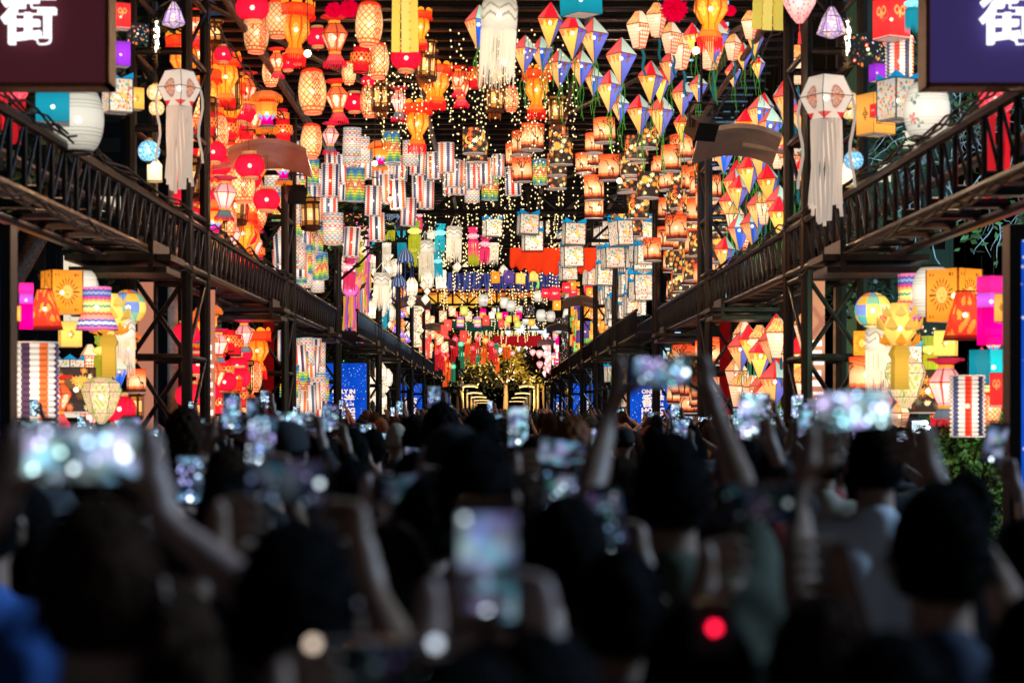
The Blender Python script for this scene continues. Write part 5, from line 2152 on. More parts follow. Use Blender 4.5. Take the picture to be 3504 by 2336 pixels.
N_(CL, 'goblet', 390, 1290, 170, 'orange goblet lantern behind the lower left striped one', None, lo - 1.3, 21.5)
N_(CL, 'stars', 510, 1240, 230, 'black star drum lantern at the lower left', 1.0, lo - 1.3, 21.8)
N_(CL, 'trapez', 680, 1290, 210, 'yellow green floral lantern at the lower left', .1, lo - 1.3, 21.3)
N_(CL, 'sunset2', 915, 1180, 110, 'sunset drum lantern beside the lower left macrame fringe', None, lo - 1.3, 22.8)
N_(CL, 'red_round', 800, 1370, 200, 'round red lantern at the lower left by the first tower', None, lo - 1.3, 22.2)
N_(CL, 'bamboo', 180, 1350, 120, 'woven lantern under the lower left striped one', None, lo - 1.3, 21.8)
N_(CL, 'redbox', 105, 1420, 80, 'red printed box lantern cut by the lower left totem', .3, lo - 1.3, 22)
# right
N_(CR, 'beach', 750, 710, 215, 'patchwork ball lantern beside the first right tower', None, lo, 22.4)
N_(CR, 'macrame', 790, 900, 165, 'cream macrame lantern hanging under the right patchwork ball', None, lo, 22.0)
N_(CR, 'lotus', 930, 830, 240, 'yellow lotus lantern with open petals on the right', .1, lo, 21.2)
N_(CR, 'serape', 1020, 610, 210, 'flared striped blanket lantern on the right', None, lo, 21.9)
N_(CR, 'barrel', 1150, 590, 240, 'white rooster barrel lantern behind the right sun face box', 3.3, lo, 21.5)
N_(CR, 'sunbox', 1295, 610, 235, 'large orange box lantern with a sun face on the right', .7, lo, 20.9)
N_(CR, 'cone', 1370, 740, 230, 'red bell shaped lantern in front of the right sun face box', None, lo, 20.3)
N_(CR, 'magenta', 1545, 650, 165, 'tall magenta and violet cloth lantern near the right edge', .5, lo, 19.9)
N_(CR, 'goldbox', 1655, 690, 110, 'cream box lantern cut by the right edge', .6, lo, 19.5)
N_(CR, 'sunset', 700, 1140, 190, 'sunset drum lantern behind the right macrame fringe', 2.0, lo - 1.3, 23)
N_(CR, 'trapez', 970, 1170, 230, 'yellow green floral lantern at the lower right', .2, lo - 1.3, 21.5)
N_(CR, 'stars', 1120, 1250, 220, 'black star drum lantern at the lower right', 2.2, lo - 1.3, 21.8)
N_(CR, 'goblet_pink', 1240, 1220, 220, 'pink goblet lantern under a red canopy at the lower right', None, lo - 1.3, 21.4)
N_(CR, 'striped', 1385, 1350, 215, 'tall pleated striped lantern at the lower right', 1.2, lo - 1.3, 20.8)
N_(CR, 'bamboo', 1540, 1370, 120, 'woven orange lantern at the lower right', None, lo - 1.3, 21.4)
N_(CR, 'bowbox', 1640, 1240, 130, 'orange red box lantern at the lower right edge', .4, lo - 1.3, 20.6)
N_(CR, 'bamboo', 1690, 1570, 70, 'small woven lantern low at the right edge', None, lo - 1.5, 20.8)
N_(CR, 'tealbox', 1560, 1090, 200, 'dark blue box lantern behind the right magenta one', .4, lo, 22.6)
# more of them filling the gaps behind
for crop_, side_, items in ((CL, 'left', [('crown2', 470, 1130, 120), ('patch', 600, 1040, 130), ('floral', 250, 1010, 130), ('kandil_olive', 690, 1010, 120), ('kite', 800, 1120, 120), ('redband', 330, 1420, 110), ('palace', 900, 1350, 110), ('tube_serape', 130, 1130, 110), ('goblet_pink', 600, 1420, 110), ('amberbox', 470, 870, 120), ('hat', 860, 960, 110)]), (CR, 'right', [('kite', 1480, 1060, 130), ('crown2', 1010, 1040, 120), ('palace', 880, 1180, 120), ('redband', 1200, 1440, 120), ('amberbox', 1240, 930, 120), ('floral', 1090, 900, 130), ('tube_serape', 1480, 1240, 120), ('goblet', 820, 1330, 130), ('patch', 930, 1420, 120), ('hat', 1560, 940, 110), ('redbox', 1620, 1420, 120), ('kandil_olive', 1130, 1000, 110), ('sunbox', 700, 930, 110)])):
    for kn_, cx_, cy_, w_ in items:
        N_(crop_, kn_, cx_, cy_, w_, f"{KIND[kn_]['desc']} among the lower {side_} entrance lanterns", None, lo, 24.0 + (cx_ % 7) * .12)
# top left and top right
N_(CTL, 'bowbox', 925, 130, 125, 'red box lantern with a bow beside the left sign', .4, RF, 20.5)
N_(CTL, 'violetbox', 925, 420, 125, 'violet box lantern beside the left sign', .4, RF, 20.9)
N_(CTL, 'floral', 1055, 260, 120, 'black folk flower box lantern beside the left sign', .9, RF, 21.5)
N_(CTL, 'crown2', 900, 740, 190, 'white printed box lantern with blue crown beside the left sign', .5, RF, 20.5)
N_(CTL, 'goldbox', 1035, 760, 110, 'golden box lantern with a knot on the left', .5, RF, 21.6)
N_(CTL, 'barrel', 600, 920, 390, 'large frosted barrel lantern under the left sign', 2.2, RF, 18.5)
N_(CTL, 'tealbox', 405, 820, 250, 'turquoise box lantern under the left sign', .2, RF, 18.0)
N_(CTL, 'tassel_red', 140, 700, 150, 'red tassel lantern under the left sign', None, RF, 18.6)
N_(CTL, 'tassel_red', 20, 700, 110, 'red tassel lantern at the left edge under the sign', None, RF, 18.9)
N_(CTL, 'mandala', 1375, 680, 270, 'white mandala lantern with long streamers on the left', .25, RF, 23.0)
N_(CTL, 'mosaic_gold', 1190, 710, 130, 'amber mosaic ball lantern left of the mandala lantern', None, RF, 23.5)
N_(CTL, 'mosaic_gold', 1200, 830, 120, 'second amber glass ball below the first on the left', None, RF, 23.6)
N_(CTL, 'mosaic_blue', 1142, 1160, 170, 'blue mosaic ball lantern on the left', None, RF, 23.4)
N_(CTL, 'mesh_tube', 1185, 1300, 115, 'small lit mesh cylinder under the left blue ball', None, RF, 23.6)
N_(CTL, 'purplecone', 1330, 120, 190, 'lilac and cream cone lantern at the top left', None, RF, 23.2)
N_(CTL, 'chandelier', 1200, 280, 80, 'amber crystal chandelier at the top left', None, RF, 23.8)
N_(CG, 'mandala', 500, 750, 330, 'white mandala lantern with long streamers on the right', -.3, RF, 21.4)
N_(CG, 'mosaic_gold', 675, 770, 135, 'amber mosaic ball lantern right of the mandala lantern', None, RF, 22.4)
N_(CG, 'mosaic_gold', 680, 860, 120, 'second amber glass ball below the first on the right', None, RF, 22.6)
N_(CG, 'chandelier', 665, 290, 90, 'bright crystal chandelier at the top right', None, RF, 22.8)
N_(CG, 'mosaic_blue', 710, 1230, 150, 'blue mosaic ball lantern on the right', None, RF, 22.3)
N_(CG, 'mesh_tube', 655, 1330, 120, 'small lit mesh cylinder under the right blue ball', None, RF, 22.5)
N_(CG, 'purplecone', 540, 180, 230, 'lilac and cream cone lantern at the top right', None, RF, 22.4)
N_(CG, 'floral', 820, 380, 190, 'black folk flower box lantern at the top right', .8, RF, 22.6)
N_(CG, 'floral', 950, 400, 160, 'second black folk flower box lantern at the top right', .8, RF, 22.9)
N_(CG, 'bowbox', 1000, 150, 200, 'red box lantern with a bow at the top right', .5, RF, 21.6)
N_(CG, 'kandil_teal', 1160, 60, 130, 'pale and green tulip shaped lantern beside the right sign', None, RF, 21)
N_(CG, 'striped', 1060, 470, 220, 'pleated striped lantern behind the right printed box', 1.0, RF, 22)
N_(CG, 'violetbox', 890, 560, 90, 'violet box lantern at the upper right', .4, RF, 21.7)
N_(CG, 'goldbox', 880, 880, 210, 'golden box lantern with a knot on the right', .5, RF, 21.9)
N_(CG, 'redbox', 890, 850, 80, 'small red box lantern before the right golden one', .4, RF, 21.6)
N_(CG, 'crown2', 1050, 770, 230, 'white printed box lantern with blue crown beside the right sign', .5, RF, 20.6)
N_(CG, 'barrel', 1270, 850, 350, 'large frosted barrel lantern under the right sign', 2.6, RF, 18.6)
N_(CG, 'tassel_red', 1800, 760, 280, 'red fringed lantern under the right sign', None, RF, 17.8)

# ------------------------------------------------------------------ trees, shrubs, far buildings
def tree(x, y, h, cr, seed, label, nleaf=2600, leafm='leaf', lean=0.0, leafs=.16, name='tree', crz=.62, group=None, cz=.66):
    rr = random.Random(seed)
    t = thing(name, label, 'tree', (x, y, 0), 0, group)
    mb = MB()
    tips = []

    def go(p, d, L, r, dep):
        pts, rs = [p], [r]
        for q in range(3):
            d = (d + Vector((rr.uniform(-.16, .16), rr.uniform(-.16, .16), rr.uniform(-.03, .09)))).normalized()
            p = p + d * L / 3
            pts.append(p)
            rs.append(r * (1 - .13 * (q + 1)))
        mb.tube(pts, rs, 7)
        if dep == 0:
            tips.append(p)
            return
        for _ in range(3):
            nd = (d + Vector((rr.uniform(-.9, .9), rr.uniform(-.9, .9), rr.uniform(-.1, .5)))).normalized()
            go(p, nd, L * rr.uniform(.55, .8), rs[-1] * .62, dep - 1)
    go(Vector((0, 0, -.1)), Vector((lean, 0, 1)).normalized(), h * .42, h * .035, 3)
    mb.build('trunk', M['trunk'], t, smooth=True)
    clumps = []
    for p in tips:
        clumps.append((p, cr * rr.uniform(.22, .38)))
    for _ in range(10):
        a, b = rr.uniform(0, 2 * PI), rr.uniform(.2, .9)
        clumps.append((Vector((math.cos(a) * cr * b, math.sin(a) * cr * b, h * (cz + rr.uniform(-.16, .24)))), cr * rr.uniform(.2, .36)))
    vs, fs = [], []
    for i in range(nleaf):
        c, r = rr.choice(clumps)
        d = Vector((rr.gauss(0, .5), rr.gauss(0, .5), rr.gauss(0, .38)))
        p = c + d * r
        s = leafs * rr.uniform(.6, 1.3)
        a = Vector((rr.uniform(-1, 1), rr.uniform(-1, 1), rr.uniform(-.6, .6))).normalized()
        b = a.cross(Vector((rr.uniform(-1, 1), rr.uniform(-1, 1), rr.uniform(-1, 1)))).normalized()
        k = len(vs)
        vs += [p - a * s, p + b * s * .45, p + a * s, p - b * s * .45]
        fs.append((k, k + 1, k + 2, k + 3))
    mb = MB()
    mb.add(vs, fs)
    mb.build('crown', M[leafm], t)
    return t


far = [(-6.2, 156, 7.5, 3.8, 11), (6.4, 158, 7.6, 3.6, 12), (-8.5, 164, 8.5, 5.5, 1), (8.5, 168, 9, 5.5, 2), (-3.5, 205, 9.5, 5.5, 3), (5.5, 215, 10, 6, 4), (-9, 235, 11, 7, 5), (1, 262, 12, 6.5, 6), (10, 270, 12, 7.5, 7), (-6, 320, 14, 9, 8), (8, 335, 14, 9, 9)]
for i, (x, y, h, r, sd) in enumerate(far):
    tree(x, y, h, r, sd, f"large street tree arching over the far lamps, {ordinal(i)} into the distance", 5600, leafs=.24, group='street trees beyond the lantern frame', cz=.62, leafm='leaf_far')
tree(-7.2, 30, 8.5, 3.0, 21, 'dark tree behind the lower left lanterns', 5000, leafs=.10)
tree(-6.8, 52, 8.5, 3.2, 22, 'dark green tree behind the left totem', 5000, leafs=.12)
tree(7.4, 51, 8.5, 3.2, 23, 'dark green tree behind the right diamond lanterns', 4500, leafs=.12)
tr = tree(8.9, 36, 9.6, 3.0, 24, 'tree with pale hanging aerial roots lit blue at the upper right', 3000, leafs=.10, name='banyan_tree')
rr = random.Random(12)
mb = MB()
for i in range(150):
    x, y, z = rr.uniform(-1.9, 1.8), rr.uniform(-1.6, .6), rr.uniform(5.0, 8.0)
    pts = [Vector((x, y, z))]
    d = Vector((rr.uniform(-.6, .6), rr.uniform(-.3, .3), rr.uniform(-.9, .2)))
    for q in range(7):
        d = (d + Vector((rr.uniform(-.5, .5), rr.uniform(-.3, .3), rr.uniform(-.5, .3)))).normalized()
        pts.append(pts[-1] + d * rr.uniform(.08, .17))
    mb.tube(pts, [.014 * (1 - .1 * q) for q in range(8)], 4)
mb.build('aerial_roots', M['root'], tr, kind='stuff')
# low lit shrub at the lower right
def shrub(x, y, z0, w, h, n, label, seed, leafs=.06):
    rr = random.Random(seed)
    t = thing('shrub', label, 'shrub', (x, y, 0))
    mb = MB()
    for i in range(9):
        mb.tube([(rr.uniform(-.2, .2), rr.uniform(-.2, .2), 0), (rr.uniform(-w, w) * .5, rr.uniform(-.4, .4), z0 + h * .6)], [.02, .008], 5)
    mb.build('stems', M['trunk'], t)
    vs, fs = [], []
    for i in range(n):
        a = rr.gauss(0, .33)
        p = Vector((a * w, rr.gauss(0, .3), z0 + h * rr.random() ** .8 * (1 - abs(a) * .5)))
        p += Vector((.1 * math.sin(p.z * 9), 0, .1 * math.sin(p.x * 8)))
        s = leafs * rr.uniform(.5, 1.3)
        A = Vector((rr.uniform(-1, 1), rr.uniform(-1, 1), rr.uniform(-.8, .8))).normalized()
        B = A.cross(Vector((rr.uniform(-1, 1), rr.uniform(-1, 1), rr.uniform(-1, 1)))).normalized()
        k = len(vs)
        vs += [p - A * s, p + B * s * .5, p + A * s, p - B * s * .5]
        fs.append((k, k + 1, k + 2, k + 3))
    mb = MB()
    mb.add(vs, fs)
    mb.build('foliage', M['leaf'], t)


shrub(5.75, 24, .2, 1.7, 1.75, 6000, 'leafy green shrub lit blue green below the lower right lanterns', 5)
shrub(5.0, 32, .2, 1.3, 1.6, 2500, 'dark shrub below the right diamond lanterns', 6)
shrub(-4.9, 58, .3, 1.4, 3.2, 3000, 'green shrub above the left totem', 7)

# blue floodlights that light the trees at the sides
for i, (x, y, z, col, en, tx, ty, tz) in enumerate(((6.7, 31.5, 1.6, (.30, .72, 1.0), 2600, 8.2, 36, 6), (6.9, 20.5, 3.2, (.55, 1.0, .6), 900, 5.9, 24, 1.2), (-6.6, 26, 1.2, (.45, .7, 1.0), 260, -7.2, 30, 4.5))):
    t = thing('floodlight', ['blue floodlight aimed up at the banyan roots', 'cyan floodlight over the right shrub', 'small blue white floodlight in the dark left trees'][i], 'floodlight', (x, y, z))
    mb = MB()
    mb.box((0, 0, 0), (.34, .16, .24))
    mb.build('housing', M['black'], t)
    mb = MB()
    mb.tube([(0, .05, 0), (0, .05, -z)], .025, 6)
    mb.build('post', M['steel'], t)
    mb = MB()
    mb.box((0, -.085, 0), (.3, .01, .2))
    mb.build('lens', emit('flood_lens%d' % i, (.7, .9, 1), 6), t)
    Ld = bpy.data.lights.new('floodlight_beam', 'SPOT')
    Ld.energy = en
    Ld.color = col
    Ld.spot_size = 1.5
    Ld.spot_blend = .5
    Ld.shadow_soft_size = .15
    lo_ = bpy.data.objects.new('floodlight_beam', Ld)
    lo_.location = (x, y + .2, z + .15)
    lo_.rotation_euler = (Vector((tx, ty, tz)) - Vector(lo_.location)).to_track_quat('-Z', 'Y').to_euler()
    COL.objects.link(lo_)


def building(x, y, w, d, h, fl, bays, wallm, litp, label, wcol, seed):
    rr = random.Random(seed)
    t = thing('apartment_tower', label, 'building', (x, y, 0))
    mb = MB()
    mb.box((0, 0, h / 2), (w, d, h))
    mb.build('wall', wallm, t)
    wm, wl = MB(), MB()
    fh = h / fl
    mesh_d, mesh_l = MB(), MB()
    for mbx in (mesh_d, mesh_l):
        mbx.box((0, 0, 0), (w / bays * .55, .12, fh * .5))
    md = mesh_d.mesh('window', M['darkglass'])
    ml = mesh_l.mesh('window', emit('lit_window%d' % seed, wcol, 1.1))
    sl = MB()
    sl.box((0, 0, 0), (w / bays * .62, .25, .1))
    sm_ = sl.mesh('sill', M['conc'])
    cnt = 0
    for f in range(fl):
        for b in range(bays):
            cnt += 1
            if cnt > 290:
                break
            lit_ = rr.random() < litp
            o = link('window', ml if lit_ else md, t, (-w / 2 + (b + .5) * w / bays, -d / 2 - .05, (f + .55) * fh))
            if f % 2 == 0 and b % 2 == 0:
                link('sill', sm_, o, (0, -.08, -fh * .29))
    mb = MB()
    for b in range(bays + 1):
        mb.box((-w / 2 + b * w / bays, -d / 2 - .12, h / 2), (.3, .3, h))
    mb.build('pilasters', wallm, t)


wa = glow('tower_wall_glowing', .06, 0, 1.0, (.18, .42, .36), 0, 'AUTO')  # wall given a faint glow of its own in place of light
wb = pbr('tower_wall_dark', (.03, .05, .08), .7)
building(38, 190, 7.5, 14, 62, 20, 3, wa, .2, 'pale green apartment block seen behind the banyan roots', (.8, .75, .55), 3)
building(22.5, 230, 8, 10, 74, 24, 6, wb, .22, 'dark office tower with small lit windows behind the diamond lanterns', (.45, .8, 1.0), 4)
building(60, 150, 20, 14, 50, 16, 8, wb, .2, 'dark building with blue lit windows at the right', (.3, .6, 1.0), 5)
building(-45, 210, 30, 14, 45, 15, 8, wb, .1, 'dark building behind the left side of the street', (.8, .7, .5), 6)

# made-up warm bulbs, added among the lanterns to brighten the people below
blamp = MB()
blamp.ball((0, 0, 0), .045, 10)
BL = blamp.mesh('glass', emit('added_bulb', (1, .8, .5), 6), True)
bs = MB()
bs.tube([(0, 0, .04), (0, 0, .1)], [.02, .018], 8)
bs.tube([(0, 0, .1), (0, 0, 1)], .006, 4)
BS = bs.mesh('socket_and_cord', M['cord'])
n = 0
for x, y, zz, en in ((-1.9, 31, 5.7, 520), (2.0, 32.5, 5.6, 520), (-2.2, 41, 6.2, 420), (2.2, 43, 6.2, 420), (-2, 54, 6.2, 260), (2, 63, 6.1, 260), (-5.0, 21.2, 5.9, 280), (5.1, 21.6, 5.9, 320), (-5.5, 19.2, 2.2, 260), (5.6, 19.6, 2.2, 260), (-2.3, 24.2, 6.2, 300), (2.4, 24.0, 6.2, 300), (.1, 24.8, 6.2, 300)):
    n += 1
    t = thing('added_bulb', f'added warm fill bulb among the {"roof" if n < 7 else "upper side" if n < 9 else "lower side" if n < 11 else "front roof"} lanterns on the {"left" if x < 0 else "right"}, {["nearest", "nearest", "second", "second", "third", "third", "lone", "lone", "lone", "lone", "outer", "outer", "middle"][n - 1]}', 'light bulb', (x, y, zz), 0, 'added fill bulbs among the lanterns')
    link('glass', BL, t)
    link('socket_and_cord', BS, t)
    Lp = bpy.data.lights.new('added_bulb_light', 'POINT')
    Lp.energy = en
    Lp.color = (1, .55, .28) if x < 0 else (1, .68, .42)
    Lp.shadow_soft_size = .05
    q = bpy.data.objects.new('added_bulb_light', Lp)
    q.location = (x, y, zz)
    COL.objects.link(q)
# ------------------------------------------------------------------ people
SKIN = [pbr('skin_light', (.50, .31, .25), .5, 0, .12, 20), pbr('skin_tan', (.36, .20, .13), .5, 0, .12, 20), pbr('skin_warm', (.42, .24, .16), .5, 0, .12, 20)]
HAIRM = dict(black=pbr('black_hair', (.006, .005, .005), .95, 0, .5, 60, .5), brown=pbr('brown_hair', (.035, .016, .008), .9, 0, .5, 60, .5), ginger=pbr('ginger_hair', (.22, .07, .02), .5, 0, .5, 60, .5), blond=pbr('bleached_hair', (.62, .48, .34), .55, 0, .2, 60, .3))
CLOTH = dict(black=pbr('black_cotton', (.012, .012, .014), .85, 0, .3, 8, .3), white=pbr('white_cotton', (.84, .88, .95), .8, 0, .08, 8, .2), blue=pbr('blue_cotton', (.03, .12, .42), .8, 0, .2, 8, .3), red=pbr('red_cotton', (.35, .02, .02), .8, 0, .2, 8, .3), olive=pbr('olive_cotton', (.06, .065, .035), .85, 0, .2, 8, .3), grey=pbr('grey_cotton', (.10, .10, .11), .85, 0, .2, 8, .3), navy=pbr('navy_cotton', (.014, .02, .05), .85, 0, .2, 8, .3), cream=pbr('cream_cotton', (.40, .33, .24), .85, 0, .2, 8, .3), jeans=pbr('denim', (.03, .05, .09), .85, 0, .3, 12, .3))


def capsule(mb, a, b, ra, rb, n=10):
    a, b = Vector(a), Vector(b)
    d = (b - a)
    L = d.length or 1e-4
    d = d / L
    pts, rs = [], []
    for t in (-.98, -.75, -.4, 0):
        pts.append(a + d * ra * t)
        rs.append(ra * math.sqrt(max(.02, 1 - t * t)))
    for t in (0, .4, .75, .98):
        pts.append(b + d * rb * t)
        rs.append(rb * math.sqrt(max(.02, 1 - t * t)))
    mb.tube(pts, rs, n)


BENCH = bpy.data.scenes.new('bench')   # an empty scene to evaluate modifiers in, so that the big one is not re-evaluated


def remesh(mb, voxel, smooth=4):
    me = mb.mesh('tmp', None, False, cols=False)
    o = bpy.data.objects.new('tmp', me)
    BENCH.collection.objects.link(o)
    m = o.modifiers.new('r', 'REMESH')
    m.mode = 'VOXEL'
    m.voxel_size = voxel
    s_ = o.modifiers.new('s', 'SMOOTH')
    s_.factor = .5
    s_.iterations = smooth
    vl = BENCH.view_layers[0]
    vl.update()
    dg = vl.depsgraph
    out = bpy.data.meshes.new_from_object(o.evaluated_get(dg))
    bpy.data.objects.remove(o)
    out.polygons.foreach_set('use_smooth', [True] * len(out.polygons))
    return out


def append_mesh(me, mb):
    """join the separate finger chains rooted inside the palms to the body surface"""
    n = len(me.vertices)
    co = np.empty(n * 3, np.float32)
    me.vertices.foreach_get('co', co)
    vs = [tuple(c) for c in co.reshape(-1, 3).tolist()] + list(mb.v)
    fs = [tuple(p.vertices) for p in me.polygons] + [tuple(i + n for i in f) for f in mb.f]
    out = bpy.data.meshes.new('body')
    out.from_pydata(vs, [], fs)
    out.polygons.foreach_set('use_smooth', [True] * len(out.polygons))
    return out


def ik(sh, tgt, l1, l2, pole):
    d = tgt - sh
    D = min(d.length, (l1 + l2) * .995)
    d = d.normalized()
    a = (l1 * l1 - l2 * l2 + D * D) / (2 * D)
    h = math.sqrt(max(0, l1 * l1 - a * a))
    p = (pole - d * pole.dot(d)).normalized()
    return sh + d * a + p * h, sh + d * D


def hand(mb, fb, wrist, grip, inward, up=Vector((0, 0, 1)), fwd=Vector((0, 1, 0)), k=1.0, relaxed=False):
    """palm beside the phone edge; fingers curl round behind it, thumb in front"""
    I = inward.normalized()
    palm = grip - I * .028 * k - up * .035 * k
    capsule(mb, wrist, palm, .026 * k, .030 * k)
    capsule(mb, palm - up * .02 * k, grip - I * .024 * k + up * .03 * k, .026 * k, .020 * k)
    Ls = [.030, .038, .036, .028]
    for i in range(4):
        z = (.038 - i * .023) * k
        base = palm + up * (z + .02 * k)
        p1 = grip - I * .020 * k + up * z + fwd * .022 * k
        p2 = grip + I * .008 * k + up * (z + .004) + fwd * .026 * k
        p3 = grip + I * (.008 + Ls[i] * .5) * k + up * (z + .006) + fwd * .022 * k
        p4 = grip + I * (.010 + Ls[i]) * k + up * (z + .004) + fwd * .014 * k
        fb.tube([base, p1, p2, p3, p4], [.009 * k, .0095 * k, .009 * k, .008 * k, .0055 * k], 6)
    t0 = palm - up * .028 * k
    fb.tube([t0, grip - I * .012 * k - up * .045 * k - fwd * .018 * k, grip + I * .010 * k - up * .034 * k - fwd * .017 * k, grip + I * .036 * k - up * .020 * k - fwd * .013 * k], [.013 * k, .012 * k, .0105 * k, .007 * k], 6)


def person_parts(Hh, targets, voxel=.014, head_yaw=0.0, hair='short', hairc='black', top='black', skin=0, shirt_sleeve=.55, head_tilt=0.0, body_yaw=0.0, k=1.0, lean=0.0, cap=None):
    """targets: dict side -> (grip point, inward vector) in local space; people look along +Y"""
    s = Hh / 1.72
    mb, fb = MB(), MB()
    hipz, shz, nz_ = .93 * s, 1.42 * s, 1.50 * s
    R = Matrix.Rotation(body_yaw, 3, 'Z')

    def V(x, y, z):
        return R @ Vector((x * s, y * s + lean * max(0, z - .9), z * s))
    # legs and trunk
    for sx in (-1, 1):
        capsule(mb, V(sx * .09, 0, .92), V(sx * .10, .01, .50), .085 * s, .058 * s)
        capsule(mb, V(sx * .10, .01, .50), V(sx * .105, -.02, .09), .056 * s, .038 * s)
        capsule(mb, V(sx * .105, -.04, .05), V(sx * .115, .13, .035), .04 * s, .032 * s)
    for x in (-.07, .07):
        capsule(mb, V(x, 0, .95), V(x * .8, 0, 1.15), .115 * s, .10 * s)
        capsule(mb, V(x * .8, 0, 1.15), V(x * 1.2, 0, 1.33), .10 * s, .105 * s)
    capsule(mb, V(-.15, 0, 1.40), V(.15, 0, 1.40), .068 * s, .068 * s)
    capsule(mb, V(0, -.01, 1.40), V(0, .02, 1.56), .062 * s, .052 * s)
    hd = V(0, .035, 1.62)
    Hr = R @ Matrix.Rotation(head_yaw, 3, 'Z') @ Matrix.Rotation(head_tilt, 3, 'X')

    def HV(x, y, z):
        return hd + Hr @ Vector((x, y, z)) * s
    # skull, jaw, nose, ears, brow, lips
    base = len(mb.v)
    mb.ball((0, 0, 0), 1, 20)
    for i in range(base, len(mb.v)):
        x, y, z = mb.v[i]
        w = .074 * (1 - .16 * max(0, -z))
        mb.v[i] = tuple(HV(x * w, y * .094 - .005, z * .108 + .02))
    capsule(mb, HV(0, .03, -.05), HV(0, .055, -.075), .045 * s, .028 * s)
    capsule(mb, HV(0, .088, .015), HV(0, .104, -.02), .008 * s, .013 * s)
    capsule(mb, HV(-.03, .080, .035), HV(.03, .080, .035), .012 * s, .012 * s)
    capsule(mb, HV(-.017, .084, -.045), HV(.017, .084, -.045), .008 * s, .008 * s)
    for sx in (-1, 1):
        capsule(mb, HV(sx * .084, -.004, .022), HV(sx * .083, -.008, -.022), .014 * s, .011 * s)
    arms = {}
    for sx in (-1, 1):
        sh = V(sx * .175, 0, 1.40)
        capsule(mb, V(sx * .12, 0, 1.40), sh, .066 * s, .058 * s)
        if sx in targets:
            grip, inward = targets[sx]
            wr = Vector(grip) - inward.normalized() * .05 * k - Vector((0, .02, .10 * k))
            pole = Vector((sx * 1.0, -.15, -.62))
            el, wr2 = ik(sh, wr, .295 * s * 1.04, .265 * s * 1.05, pole)
            off = wr2 - wr
            g2 = Vector(grip) + off
            capsule(mb, sh, el, .047 * s, .037 * s)
            capsule(mb, el, el + (wr2 - el) * .35, .037 * s, .037 * s)
            capsule(mb, el + (wr2 - el) * .35, wr2, .037 * s, .024 * s)
            hand(mb, fb, wr2, g2, inward, k=1.0)
            arms[sx] = (sh, el, wr2)
        else:
            el = V(sx * .235, -.02, 1.12)
            wr2 = V(sx * .25, .06, .88)
            capsule(mb, sh, el, .047 * s, .037 * s)
            capsule(mb, el, wr2, .037 * s, .024 * s)
            g2 = wr2 + Vector((0, .01, -.08))
            capsule(mb, wr2, g2, .026, .028)
            for i in range(4):
                y = .028 - i * .019
                fb.tube([g2 + Vector((0, y, .01)), g2 + Vector((0, y + .004, -.05)), g2 + Vector((-sx * .012, y + .006, -.085 + abs(i - 1.3) * .006))], [.010, .009, .007], 6)
            fb.tube([g2 + Vector((-sx * .01, .02, .03)), g2 + Vector((-sx * .02, .045, -.01)), g2 + Vector((-sx * .022, .052, -.04))], [.012, .010, .008], 6)
            arms[sx] = (sh, el, wr2)
    body = append_mesh(remesh(mb, voxel * s), fb)
    body.materials.append(SKIN[skin])
    # eyes as small dark inset balls are added as a part
    eb = MB()
    for sx in (-1, 1):
        eb.ball(tuple(HV(sx * .030, .078, .018)), .0115 * s, 8)
    eyes = eb.mesh('eyes', M['black'], True)
    # shirt
    cb = MB()
    for x in (-.07, .07):
        capsule(cb, V(x, 0, .90), V(x * .8, 0, 1.15), .130 * s, .118 * s)
        capsule(cb, V(x * .8, 0, 1.15), V(x * 1.25, 0, 1.33), .118 * s, .118 * s)
    capsule(cb, V(-.15, 0, 1.40), V(.15, 0, 1.40), .078 * s, .078 * s)
    capsule(cb, V(0, -.01, 1.41), V(0, -.01, 1.47), .078 * s, .066 * s)
    for sx in (-1, 1):
        sh, el, wr = arms[sx]
        if shirt_sleeve > 1:
            capsule(cb, sh, el, .066 * s, .052 * s)
            capsule(cb, el, wr + (el - wr) * .12, .052 * s, .036 * s)
        else:
            capsule(cb, sh, sh + (el - sh) * shirt_sleeve, .068 * s, .058 * s)
    shirt = remesh(cb, voxel * 1.4 * s, 3)
    shirt.materials.append(CLOTH[top])
    lb = MB()
    for sx in (-1, 1):
        capsule(lb, V(sx * .085, 0, .93), V(sx * .10, .01, .50), .108 * s, .078 * s)
        capsule(lb, V(sx * .10, .01, .50), V(sx * .105, -.02, .10), .076 * s, .058 * s)
    trousers = remesh(lb, .03 * s, 2)
    trousers.materials.append(CLOTH['jeans' if skin else 'black'])
    shb = MB()
    for sx in (-1, 1):
        capsule(shb, V(sx * .105, -.045, .052), V(sx * .115, .15, .042), .052 * s, .042 * s)
    shoes = shb.mesh('shoes', M['black'], True)
    # hair: lofted shell round the skull with strands and a nape line
    hb = MB()
    nu_, nv_ = 56, 26
    rr = random.Random(int(Hh * 1000) + len(hair) + int(head_yaw * 10))
    vs, fs = [], []
    ph = [rr.uniform(0, 6) for _ in range(6)]
